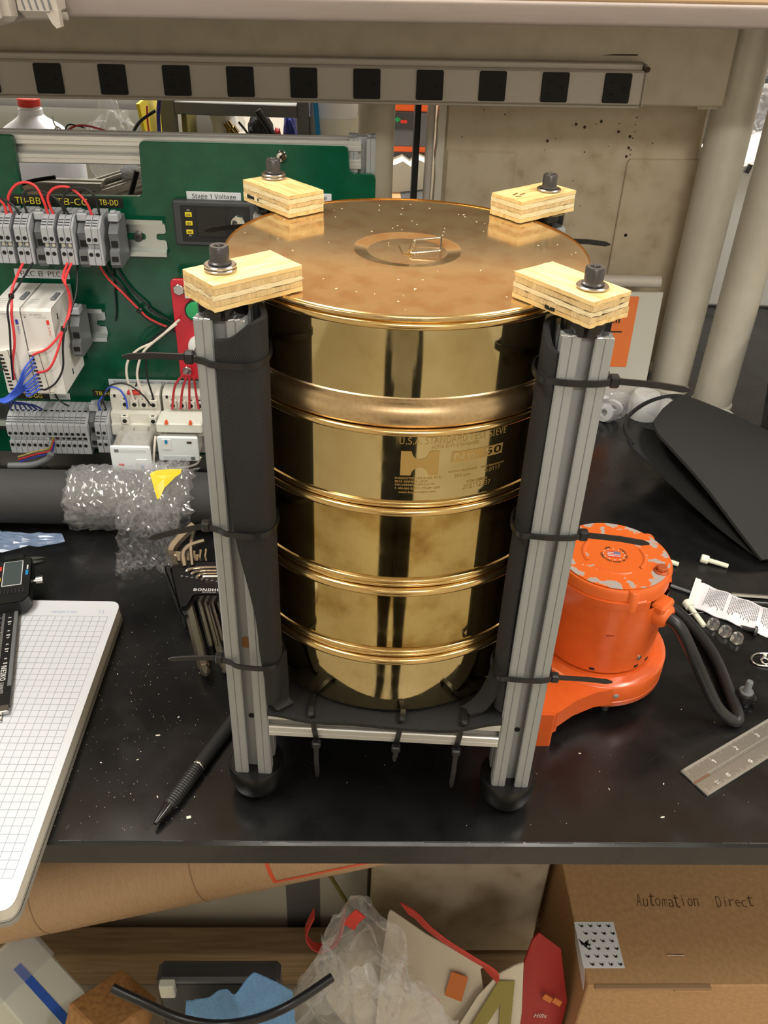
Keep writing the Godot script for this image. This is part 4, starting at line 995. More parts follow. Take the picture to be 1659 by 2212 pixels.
func terminal_unit() -> Array:
	var body := Geo.new().prism(Transform3D(turned, Vector3(0.0028, 0, 0)), terminal_profile(), 0.0056, 0.0002).mesh()
	var holes := Geo.new()
	for y in [0.0105, 0.0243]:
		holes.lathe(facing(Vector3(0, y, 0.0)), [[0.0019, 0.0], [0.0019, 0.0003], [0.0, 0.0003]], 14)
	holes.b(-0.0015, 0.0426, -0.0185, 0.0015, 0.0429, -0.0160)
	for k in 3: holes.box(Transform3D(Basis(Vector3.RIGHT, -0.56), Vector3(0, 0.0365 + k * 0.0017, -0.0028 - k * 0.0027)), Vector3(0.0044, 0.0005, 0.0008))
	var screw := Geo.new().lathe(facing(Vector3(0, 0.0178, -0.0045)), [[0.0021, 0.0], [0.0021, 0.0016], [0.0017, 0.0022], [0.0, 0.0022]], 14).b(-0.0018, 0.0175, -0.0024, 0.0018, 0.0181, -0.00225)
	return [body, holes.mesh(), screw.mesh()]

func terminal(t: Node3D, unit: Array, x: float, y: float, screwed: bool) -> void:
	var o := obj("terminal_block", unit[0], "terminal_grey", t, at(x, y, -0.3135))
	obj("entry_holes", unit[1], "hole", o)
	if screwed: obj("clamp_screw", unit[2], "chrome", o)

func end_clamp(t: Node3D, x: float, y: float) -> void:  # dark grey end clamp on the rail
	var c := obj("end_clamp", Geo.new().prism(Transform3D(turned, Vector3(x + 0.0045, y, -0.3150)), PackedVector2Array([Vector2(-0.004, 0.0), Vector2(0.0, 0.004), Vector2(-0.001, 0.016), Vector2(-0.006, 0.018), Vector2(-0.006, 0.026), Vector2(-0.004, 0.032), Vector2(-0.012, 0.038), Vector2(-0.037, 0.042), Vector2(-0.037, 0.0)]), 0.0090, 0.0003), "mid_grey", t)
	var g := Geo.new()
	for q in [[0.0095, 0.0045], [0.0220, 0.006], [0.0300, 0.002]]: g.b(x - 0.003, y + q[0] - q[1] / 2, -0.3200, x + 0.003, y + q[0] + q[1] / 2, -0.3146 if q[0] < 0.012 else -0.3204)
	obj("clamp_openings", g, "hole", c)
	obj("clamp_tab", Geo.new().b(x - 0.0048, y + 0.0405, -0.340, x + 0.0045, y + 0.0475, -0.327, 0.0008), "terminal_grey", c)
	obj("clamp_hook", Geo.new().b(x - 0.0035, y + 0.0475, -0.336, x + 0.0015, y + 0.0495, -0.330, 0.0006), "terminal_grey", c)

func plc(t: Node3D, x0: float, x1: float, output: bool) -> void:
	var o := obj("controller_module", Geo.new().prism(Transform3D(turned, Vector3(x1, 0, 0)), PackedVector2Array([Vector2(-0.285, 0.1240), Vector2(-0.285, 0.2090), Vector2(-0.2870, 0.2115), Vector2(-0.3530, 0.2115), Vector2(-0.3530, 0.1240)]), x1 - x0 - 0.0003, 0.0005), "plc_white", t)
	obj("latch", Geo.new().box(Transform3D(Basis(Vector3.RIGHT, -0.06), Vector3((x0 + x1) / 2 + 0.0102, 0.2125, -0.3160)), Vector3(0.0046, 0.0022, 0.019), 0.0006), "mid_grey", o)
	var xs := x0 + 0.0010
	var strip := obj("terminal_strip", Geo.new().prism(at(0, 0, -0.285), PackedVector2Array([Vector2(xs, 0.1700), Vector2(xs + 0.015, 0.1725), Vector2(xs + 0.017, 0.1275), Vector2(xs + 0.004, 0.1262)]), 0.0040, 0.0004), "cream_plastic", o)
	var g := Geo.new()
	for k in 10:
		var f := k / 9.0
		g.box(at(xs + 0.0025 + f * 0.0035, 0.1660 - f * 0.0355, -0.2810), Vector3(0.0042, 0.0018, 0.0004))
	obj("wire_entries", g, "hole", strip)
	obj("divider", Geo.new().strap([Vector3(xs + 0.0100, 0.1715, -0.2808), Vector3(xs + 0.0135, 0.1270, -0.2808)], 0.0004, 0.0002, Vector3.RIGHT), "hole", strip)
	var ink := Geo.new()
	write(ink, "C0-08TD2" if output else "C0-08ND3", Vector3(x0 + 0.0078, 0.2050, -0.2848), Vector3(0.0115, 0, 0), Vector3(0, 0.0018, 0))
	write(ink, "12-24V 0.3A", Vector3(x0 + 0.0120, 0.2026, -0.2848), Vector3(0.0112, 0, 0), Vector3(0, 0.0013, 0))
	write(ink, "Push", Vector3(x0 + 0.0016, 0.2050, -0.2848), Vector3(0.0036, 0, 0), Vector3(0, 0.0013, 0))
	for k in 9: write(ink, str(k), Vector3(xs + 0.0155 + k * 0.00035, 0.1660 - k * 0.0044, -0.2848), Vector3(0.0008, 0, 0), Vector3(0, 0.0013, 0))
	obj("print", ink, "ink_grey", o)
	obj("push_slot", Geo.new().b(x0 + 0.0025, 0.2030, -0.2850, x0 + 0.0040, 0.2038, -0.2847), "hole", o)
	obj("colour_mark", Geo.new().b(x0 + 0.0225, 0.1962, -0.2850, x0 + 0.0250, 0.2008, -0.2846), "ink_red" if output else "ink_blue", o)
	var w := "OUTPUT" if output else "INPUT"
	obj("mark_print", write(Geo.new(), w, Vector3(x0 + 0.0228, 0.1945, -0.2847), Vector3(0, -0.0100 if output else -0.0080, 0), Vector3(0.0021, 0, 0)), "ink_red" if output else "ink_blue", o)
	for k in 3: obj("vent", Geo.new().b(x0 + 0.003, 0.2113, -0.3000 - k * 0.0045, x0 + 0.012, 0.2117, -0.2992 - k * 0.0045), "terminal_grey", o)
	if output:
		for q in [[0.199, -0.327], [0.175, -0.320], [0.175, -0.340], [0.150, -0.318], [0.150, -0.338]]:
			obj("side_recess", Geo.new().b(x1 - 0.0001, q[0] - 0.008, q[1] - 0.006, x1 + 0.0002, q[0] + 0.008, q[1] + 0.006), "cream_plastic", o)
		for q in [[0.199, -0.300], [0.1345, -0.3150]]: obj("side_slot", Geo.new().b(x1, q[0] - 0.003, q[1] - 0.001, x1 + 0.0004, q[0] + 0.003, q[1] + 0.001), "hole", o)

func relay(t: Node3D, sx0: float, sx1: float, fx0: float, fx1: float, fy0: float, fy1: float, fz: float, wide: bool) -> void:
	var s := obj("relay_socket", Geo.new().prism(Transform3D(turned, Vector3(sx1, 0, 0)), PackedVector2Array([Vector2(-0.322, 0.058), Vector2(-0.322, 0.0700), Vector2(-0.325, 0.0705), Vector2(-0.325, 0.0820), Vector2(-0.3335, 0.0830), Vector2(-0.3335, 0.1000), Vector2(-0.340, 0.1040), Vector2(-0.3525, 0.1040), Vector2(-0.3525, 0.0300), Vector2(-0.335, 0.0300), Vector2(-0.330, 0.0560)]), sx1 - sx0, 0.0006), "cream_plastic", t)
	var g := Geo.new()
	var n := 4
	for k in n:
		var x := sx0 + (sx1 - sx0) * (0.30 + 0.19 * k) if not wide else sx0 + 0.011 + k * 0.0095
		for y in [0.0905, 0.0760]:
			if y < 0.08 and not wide and (k == 1 or k == 2): continue
			obj("screw_post", Geo.new().b(x - 0.0041, y - 0.0045, -0.336, x + 0.0041, y + 0.0050, -0.3300 if y > 0.08 else -0.3205, 0.0006), "cream_plastic", s)
			var z := -0.3299 if y > 0.08 else -0.3204
			g.lathe(facing(Vector3(x, y - 0.0005, z)), [[0.0023, 0.0], [0.0023, 0.0004], [0.0, 0.0004]], 14)
			g.b(x - 0.0016, y + 0.0050, z - 0.003, x + 0.0016, y + 0.0053, z - 0.0008)
	for q in [[sx0 + 0.005, 0.0985]]: g.b(q[0] - 0.0012, q[1] - 0.002, -0.3336, q[0] + 0.0012, q[1] + 0.0015, -0.3332)
	if not wide:
		for q in [[0.22, 0.0655, 0.0014], [0.46, 0.0650, 0.0008], [0.75, 0.0660, 0.0012]]: g.box(Transform3D(Basis(Vector3.BACK, -0.3), Vector3(sx0 + (sx1 - sx0) * q[0], q[1], -0.3218)), Vector3(q[2] * 2, 0.0050, 0.0004))
		obj("red_lever", Geo.new().b(sx0 + 0.019, 0.1005, -0.337, sx0 + 0.033, 0.1045, -0.331, 0.0008), "ink_red", s)
	obj("openings", g, "hole", s)
	var r := obj("relay_body", Geo.new().b(fx0 + 0.0015, fy0 + 0.001, -0.322, fx1 - 0.0015, fy1 - 0.0012, fz - 0.003, 0.0012), "relay_clear", t)
	obj("relay_core", Geo.new().b(fx0 + 0.006, fy0 + 0.005, -0.320, fx1 - 0.006, fy1 - 0.006, fz - 0.010, 0.001), "terminal_grey", r)
	var f := obj("relay_face", Geo.new().prism(at(0, 0, fz - 0.003), rounded([Vector2(fx0, fy0), Vector2(fx1, fy0), Vector2(fx1, fy1), Vector2(fx0, fy1)], 0.0022), 0.003, 0.0008), "relay_white", r)
	var w := fx1 - fx0; var h := fy1 - fy0
	if wide:
		obj("retainer", Geo.new().b(fx0 - 0.0012, fy1 + 0.0005, -0.325, fx1 + 0.0040, fy1 + 0.0115, -0.296, 0.0012), "carton_white", t)
		for k in 2: obj("orange_tab", Geo.new().prism(at(fx0 + 0.010 + k * 0.0245, fy1 + 0.0112, -0.298), PackedVector2Array([Vector2(-0.0018, 0.0), Vector2(0.0018, 0.0), Vector2(0.0009, 0.0040), Vector2(-0.0009, 0.0040)]), 0.003), "machine_orange", t)
		obj("lever_frame", Geo.new().b(fx0 + 0.0050, fy0 + h * 0.50, fz, fx0 + 0.0145, fy0 + h * 0.93, fz + 0.0008, 0.0002), "white_plastic", f)
		obj("blue_lever", Geo.new().b(fx0 + 0.0082, fy0 + h * 0.76, fz + 0.0008, fx0 + 0.0110, fy0 + h * 0.92, fz + 0.0018, 0.0003), "blue_plastic", f)
		obj("mark", Geo.new().b(fx0 + 0.0305, fy0 + h * 0.75, fz, fx0 + 0.0355, fy0 + h * 0.84, fz + 0.0003), "stain_brown", f)
		obj("recess", Geo.new().b(fx0 + 0.0050, fy0 + h * 0.08, fz, fx0 + 0.0350, fy0 + h * 0.23, fz + 0.0003), "label_white", f)
		obj("plate", Geo.new().b(fx0 + 0.0335, fy0 + h * 0.07, fz, fx0 + 0.0375, fy0 + h * 0.20, fz + 0.0005), "mid_grey", f)
	else:
		obj("recess", Geo.new().b(fx0 + 0.0050, fy0 + h * 0.76, fz, fx1 - 0.0045, fy0 + h * 0.90, fz + 0.0003), "label_white", f)
		obj("plate", Geo.new().b(fx0 + 0.0045, fy0 + h * 0.77, fz, fx0 + 0.0088, fy0 + h * 0.89, fz + 0.0005), "mid_grey", f)
		obj("lever_frame", Geo.new().b(fx1 - 0.0150, fy0 + h * 0.07, fz, fx1 - 0.0040, fy0 + h * 0.48, fz + 0.0008, 0.0002), "white_plastic", f)
		obj("blue_lever", Geo.new().b(fx1 - 0.0105, fy0 + h * 0.06, fz + 0.0008, fx1 - 0.0078, fy0 + h * 0.24, fz + 0.0018, 0.0003), "blue_plastic", f)
		obj("mark", Geo.new().b(fx0 + 0.0072, fy0 + h * 0.18, fz, fx0 + 0.0125, fy0 + h * 0.27, fz + 0.0003), "ink_red", f)

# ------------------------------------------------------------------ the frame that clamps the sieves
func rig() -> void:
	var t := thing("sieve_clamp_stand", "aluminium T-slot frame with rubber feet, foam pads and plywood clamps round the sieve stack", "frame", Transform3D(Basis(Vector3.UP, RIG_TURN), Vector3.ZERO))
	var q := 0.0896
	var post_mesh := extrusion(0.3335, 0.0254, 0.0066).mesh()
	var foot_mesh := Geo.new().lathe(Transform3D(), [[0.0, 0.0], [0.0105, 0.0], [0.0140, 0.0016], [0.0168, 0.0050], [0.0185, 0.0100], [0.0194, 0.0160], [0.0196, 0.0262], [0.0191, 0.0275], [0.0183, 0.0275], [0.0178, 0.0270], [0.0, 0.0270]], 40).mesh()
	var tops := {"FL": [-1, 1], "FR": [1, 1], "BL": [-1, -1], "BR": [1, -1]}
	for k in tops:
		var x: float = tops[k][0] * q; var z: float = tops[k][1] * q
		var p := obj("post", post_mesh, "anodised", t, Transform3D(Basis(Vector3.RIGHT, -PI / 2), Vector3(x, 0.0272, z)))
		if z > 0.0:
			obj("access_hole", Geo.new().cyl(facing(Vector3(x, 0.0775, z + 0.0127 - 0.0072)), 0.0019, 0.0004, 14), "hole", p, p.transform.affine_inverse())
		obj("rubber_foot", foot_mesh, "rubber_dark", t, at(x, 0.0, z))
		obj("spacer", Geo.new().lathe(at(x, 0.3606, z), [[0.0, 0.0], [0.0121, 0.0], [0.0124, 0.0005], [0.0124, 0.0078], [0.0, 0.0078]], 32), "black_gloss", t)
	# the bright burr of sawn ends at the front posts
	for k in ["FL", "FR"]:
		var x: float = tops[k][0] * q
		var g := Geo.new()
		for i in 9:
			var w := rng.randf_range(0.002, 0.004)
			var px := x - 0.0115 + i * 0.00285
			if absf(px - x) < 0.0035: continue
			g.box(Transform3D(Basis(Vector3.UP, rng.randf_range(-0.5, 0.5)), Vector3(px, 0.3610, q + 0.0105 + rng.randf_range(-0.001, 0.0015))), Vector3(w, 0.0007, 0.0018), 0.0003)
		obj("saw_burr", g, "aluminium", t)
	var bar := extrusion(0.1538, 0.0254, 0.0066).mesh()
	for s in [-1, 1]:
		obj("crossbar", bar, "aluminium_bar", t, Transform3D(Basis(Vector3.UP, PI / 2), Vector3(-0.0769, 0.0789, s * q)))
		obj("crossbar", bar, "aluminium_bar", t, Transform3D(Basis(), Vector3(s * q, 0.0789, -0.0769)))
	# base pad of knitted foam, its front edge drooping a little over the bar
	var rows := []
	for i in 15:
		var row := []
		var v := -0.1 + i * 0.2115 / 14.0
		for j in 17:
			var u := -0.0768 + j * 0.1536 / 16.0
			var y := 0.0930
			if v > 0.085:
				y += -0.0022 * (v - 0.085) / 0.026 * (1.0 + 0.6 * sin(u * 60.0))
				y += 0.0018 * smoothstep(0.05, 0.077, absf(u))
			row.append(Vector3(u, y, v * (1.0 - 0.05 * smoothstep(0.04, 0.077, absf(u)) * (1.0 if v > 0.0 else 0.0))))
		rows.append(row)
	obj("base_pad", Geo.new().sheet(rows, 0.003), "knit", t)
	# foam pads wrapped on the inner corner of each post
	pad(t, -1, 1, true)
	pad(t, 1, 1, false)
	pad(t, -1, -1, false)
	pad(t, 1, -1, false)
	# loose tails of the pads spreading onto the base
	obj("pad_tail", Geo.new().sheet([
		curve([Vector3(0.0735, 0.132, 0.0990), Vector3(0.0715, 0.115, 0.0985), Vector3(0.0655, 0.1005, 0.1000), Vector3(0.0560, 0.0955, 0.1015)], 4),
		curve([Vector3(0.0700, 0.134, 0.0840), Vector3(0.0670, 0.114, 0.0860), Vector3(0.0590, 0.0990, 0.0905), Vector3(0.0500, 0.0952, 0.0950)], 4)], 0.003), "foam", t)
	obj("pad_tail", Geo.new().sheet([
		curve([Vector3(-0.0720, 0.135, 0.1020), Vector3(-0.0715, 0.115, 0.1030), Vector3(-0.0725, 0.100, 0.1050), Vector3(-0.0700, 0.0955, 0.1060)], 4),
		curve([Vector3(-0.0660, 0.135, 0.0900), Vector3(-0.0650, 0.114, 0.0925), Vector3(-0.0640, 0.0990, 0.0960), Vector3(-0.0600, 0.0952, 0.0985)], 4)], 0.003), "knit", t)
	# plywood clamps with socket-head bolts
	plywood_clamp(t, Vector2(-0.0798, 0.0835), Vector2(0.0373, -0.0345), 0.0508, 0.0280, Vector2(-q, q), 2, 1)
	plywood_clamp(t, Vector2(-0.0817, -0.0744), Vector2(0.0342, 0.0355), 0.0493, 0.0270, Vector2(-q, -q), 2, 2)
	plywood_clamp(t, Vector2(0.0811, 0.0812), Vector2(0.0331, 0.0387), 0.0508, 0.0275, Vector2(q, q), 1, 3)
	plywood_clamp(t, Vector2(0.0800, -0.0858), Vector2(0.0384, -0.0347), 0.0515, 0.0265, Vector2(q, -q), 1, 4)
	# cable ties
	for e in [[-1, 1, 0.3405, Vector3(-0.1400, 0.3392, 0.1010)], [-1, 1, 0.2372, Vector3(-0.1395, 0.2270, 0.1020)], [-1, 1, 0.1347, Vector3(-0.1385, 0.1325, 0.1020)],
			[1, 1, 0.3385, Vector3(0.1462, 0.3335, 0.0965)], [1, 1, 0.2440, Vector3(0.1450, 0.2372, 0.0965)], [1, 1, 0.1330, Vector3(0.1440, 0.1275, 0.0965)],
			[-1, -1, 0.3470, Vector3(-0.1367, 0.3478, -0.0822)], [1, -1, 0.3465, Vector3(0.1373, 0.3462, -0.0981)]]:
		var s: float = e[0]; var sz: float = e[1]; var y: float = e[2]
		var fat := 1.0 if s < 0.0 and sz > 0.0 else 0.0  # the left front pad laps over the face of its post
		var oz := 0.1036 * sz; var ix := s * 0.0690; var ox := s * 0.1036
		var pts := curve([Vector3(s * 0.1035, y, oz - 0.001 * sz), Vector3(s * 0.0985, y - 0.0003, oz + 0.0004 * sz), Vector3(s * (0.0935 if fat > 0.0 else 0.090), y - 0.0008, oz + (0.0024 * fat + 0.0004) * sz), Vector3(s * 0.0830, y - 0.0007, oz + (0.0036 * fat + 0.0004) * sz), Vector3(s * 0.0755, y - 0.0004, oz + (0.0040 * fat if y > 0.2 or fat == 0.0 else 0.0038) * sz), Vector3(s * 0.0696, y + 0.0004, oz + 0.0010 * sz * fat), Vector3(s * 0.0664, y + 0.0012, sz * 0.0950), Vector3(s * 0.0685, y + 0.0012, sz * 0.083), Vector3(s * 0.0790, y, sz * 0.0690), Vector3(s * 0.095, y, sz * 0.0705), Vector3(ox, y, sz * 0.0775), Vector3(ox + s * 0.0006, y, sz * 0.090), Vector3(s * 0.1035, y, oz - 0.001 * sz)], 4)
		var tie := obj("cable_tie", Geo.new().strap(pts, 0.0034, 0.0012, Vector3.UP), "black_plastic", t)
		var hx := s * 0.1060
		var head := Geo.new().box(Transform3D(Basis(), Vector3(hx, y, oz - 0.003 * sz)), Vector3(0.0050, 0.0064, 0.0052), 0.0009)
		obj("tie_head", head, "black_plastic", tie)
		var end: Vector3 = e[3]
		var start := Vector3(hx, y, oz - 0.003 * sz)
		var mid := start.lerp(end, 0.55) + Vector3(0, 0.0006, 0)
		obj("tie_tail", Geo.new().strap([start, start.lerp(mid, 0.5), mid, start.lerp(end, 0.9)], 0.0032, 0.0012, Vector3.UP).strap([start.lerp(end, 0.9), end], 0.0032, 0.0012, Vector3.UP, 0.0008), "black_plastic", tie)
	for e in [[-0.0464, 0.0310], [0.0104, 0.0510], [0.0508, 0.0272]]:
		var x: float = e[0]
		var lean := 0.0016 * signf(x)
		var pts := curve([Vector3(x - lean, 0.0655, 0.1030), Vector3(x, 0.079, 0.1036), Vector3(x, 0.0905, 0.1045), Vector3(x + lean * 0.4, 0.0945, 0.1085), Vector3(x + lean, 0.0966, 0.1060), Vector3(x + lean, 0.0962, 0.095), Vector3(x, 0.090, 0.0762), Vector3(x, 0.068, 0.0762), Vector3(x - lean, 0.0648, 0.090), Vector3(x - lean, 0.0648, 0.1010)], 4)
		var tie := obj("cable_tie", Geo.new().strap(pts, 0.0034, 0.0012, Vector3.RIGHT), "black_plastic", t)
		obj("tie_head", Geo.new().box(at(x - lean, 0.0640, 0.1050), Vector3(0.0060, 0.0052, 0.0050), 0.0009), "black_plastic", tie)
		obj("tie_tail", Geo.new().strap([Vector3(x - lean, 0.0640, 0.1055), Vector3(x - lean, (0.064 + e[1]) / 2, 0.1056), Vector3(x - lean * 1.3, e[1] + 0.004, 0.1052)], 0.0032, 0.0012, Vector3.RIGHT).strap([Vector3(x - lean * 1.3, e[1] + 0.004, 0.1052), Vector3(x - lean * 1.3, e[1], 0.1052)], 0.0032, 0.0012, Vector3.RIGHT, 0.0012), "black_plastic", tie)
	# a brown glue stain in the slot of the left front post
	obj("glue_stain", Geo.new().prism(at(0, 0, 0.0947), rounded([Vector2(-0.0922, 0.1395), Vector2(-0.0872, 0.1395), Vector2(-0.0870, 0.1475), Vector2(-0.0905, 0.1490), Vector2(-0.0924, 0.1465)], 0.0015), 0.0004), "glue", t)

func pad(t: Node3D, sx: float, sz: float, wraps: bool) -> void:
	var rows := []
	var n := 30
	for i in n + 1:
		var f := float(i) / n
		var y0 := 0.1000 + f * 0.2520
		var path := []
		if wraps:
			var xe: float = lerp(0.0740, 0.0792, smoothstep(0.10, 0.155, y0))
			xe = lerp(xe, 0.0900, smoothstep(0.155, 0.255, y0))
			xe = lerp(xe, 0.0915, smoothstep(0.26, 0.285, y0))
			path = [Vector2(xe, 0.1044), Vector2(lerp(xe, 0.0765, 0.5), 0.1046), Vector2(0.0755, 0.1048), Vector2(0.0705, 0.1030), Vector2(0.0682, 0.0960)]
		else:
			var o := 0.0010 * sin(y0 * 25.0)
			path = [Vector2(0.0758 + o, 0.1005), Vector2(0.0725 + o, 0.0965), Vector2(0.0706 + o, 0.0890)]
		path += [Vector2(0.0712, 0.0850), Vector2(0.0742, 0.0760), Vector2(0.0800, 0.0712), Vector2(0.0880, 0.0716), Vector2(0.0970, 0.0735)]
		var p3 := []
		for p in path:
			var yy := y0
			if wraps: yy += f * f * 0.0105 * smoothstep(0.088, 0.070, p.x)
			else: yy += f * f * 0.0080 * smoothstep(0.10, 0.085, p.y)
			p3.append(Vector3(sx * p.x, yy, sz * p.y))
		rows.append(curve(p3, 3))
	obj("foam_pad", Geo.new().sheet(rows, 0.0030), "knit" if wraps else "foam", t)

func plywood_clamp(t: Node3D, c: Vector2, dir: Vector2, l: float, w: float, bolt: Vector2, washers: int, sd: int) -> void:
	var a := -dir.angle()
	var n := node("clamp_block", t, Transform3D(Basis(Vector3.UP, a), Vector3(c.x, 0.3686, c.y)))
	var r := RandomNumberGenerator.new()
	r.seed = 40 + sd
	var hs := [0.0024, 0.0030, 0.0026, 0.0030, 0.0022]
	var y := 0.0
	for k in 5:
		var h: float = hs[k]
		var poly := []
		var jag := 0.00035 if k < 4 else 0.00015
		var nx := 16; var nz := 9
		for i in nx: poly.append(Vector2(-l / 2 + l * i / nx, -w / 2 + r.randf_range(-jag, jag)))
		for i in nz: poly.append(Vector2(l / 2 + r.randf_range(-jag, jag) * 1.6, -w / 2 + w * i / nz))
		for i in nx: poly.append(Vector2(l / 2 - l * i / nx, w / 2 + r.randf_range(-jag, jag)))
		for i in nz: poly.append(Vector2(-l / 2 + r.randf_range(-jag, jag) * 1.6, w / 2 - w * i / nz))
		var m: String = ["ply_face", "ply_dark", "ply_light", "ply_dark", "ply_face"][k]
		if sd == 2 or sd == 4: m = ["ply_face", "ply_light", "ply_dark", "ply_light", "ply_face"][k]
		obj("ply", Geo.new().prism(Transform3D(Basis(Vector3.RIGHT, PI / 2), Vector3(0, y + h - 0.00015, 0)), PackedVector2Array(poly), h - 0.00015, 0.0, 0.9), m, n)
		if k < 4: obj("glue_line", Geo.new().b(-l / 2 + 0.0002, y + h - 0.00015, -w / 2 + 0.0002, l / 2 - 0.0002, y + h, w / 2 - 0.0002), "ply_glue", n)
		y += h
	# a split between the lower plies, as seen on two of the blocks
	var lp := Transform3D(Basis(Vector3.UP, a), Vector3(c.x, 0.3686, c.y)).affine_inverse() * Vector3(bolt.x, 0.3686, bolt.y)
	if sd == 2: obj("split", Geo.new().b(-0.0205, 0.0028, w / 2 - 0.002, -0.008, 0.0048, w / 2 + 0.0003), "hole", n)
	if sd == 3: obj("split", Geo.new().b(-0.003, 0.0012, w / 2 - 0.002, 0.0035, 0.0030, w / 2 + 0.0003), "hole", n)
	if sd == 4:
		var g := Geo.new()
		for e in [[-0.016, -0.002, 0.006, 0.3], [-0.0185, 0.003, 0.004, -0.2], [-0.012, 0.0005, 0.005, 0.1]]:
			g.box(Transform3D(Basis(Vector3.UP, e[3]), Vector3(e[0], y + 0.0001, e[1])), Vector3(e[2], 0.0002, 0.0009))
		obj("knot", g, "ply_glue", n)
	for k in washers:
		obj("washer", Geo.new().lathe(at(lp.x, y + k * 0.00175, lp.z), [[0.0035, 0.0], [0.0074, 0.0], [0.0079, 0.0005], [0.0079, 0.0011], [0.0074, 0.0016], [0.0035, 0.0016]], 36), "steel", n)
	var yb := y + washers * 0.00175
	obj("socket_bolt", Geo.new().lathe(at(lp.x, yb, lp.z), [[0.0, 0.0], [0.0056, 0.0], [0.0056, 0.0006], [0.0047, 0.0012], [0.0047, 0.0078], [0.0042, 0.0085], [0.0026, 0.0085], [0.0022, 0.0078]], 32).lathe(at(lp.x, yb, lp.z), [[0.0026, 0.0084], [0.0023, 0.0080], [0.0023, 0.0040], [0.0, 0.0036]], 6), "black_oxide", n)

# ------------------------------------------------------------------ the sieves
func arc_pts(cx: float, cy: float, r: float, a0: float, a1: float, n := 8) -> Array:
	var o := []
	for i in n + 1:
		var a := deg_to_rad(a0 + (a1 - a0) * i / n)
		o.append([cx + r * cos(a), cy + r * sin(a)])
	return o

func sieve(called: String, label: String, cat: String, y_rim: float, wall_top: float, wall_bot: float, y_bot: float, m: String) -> Node3D:
	var t := thing(called, label, cat)
	obj("wall", Geo.new().lathe(Transform3D(), [[0.0985, wall_bot - 0.001], [0.1016, wall_bot - 0.001], [0.1016, wall_top + 0.001], [0.0985, wall_top + 0.001]], 128), m, t)
	# rolled rim
	var rr := (y_rim - wall_top) * 0.5
	obj("rolled_rim", Geo.new().lathe(Transform3D(), [[0.0995, y_rim - 0.0002]] + arc_pts(0.1024, wall_top + rr, rr, 100.0, -88.0, 14), 128), "brass_bead", t)
	return t

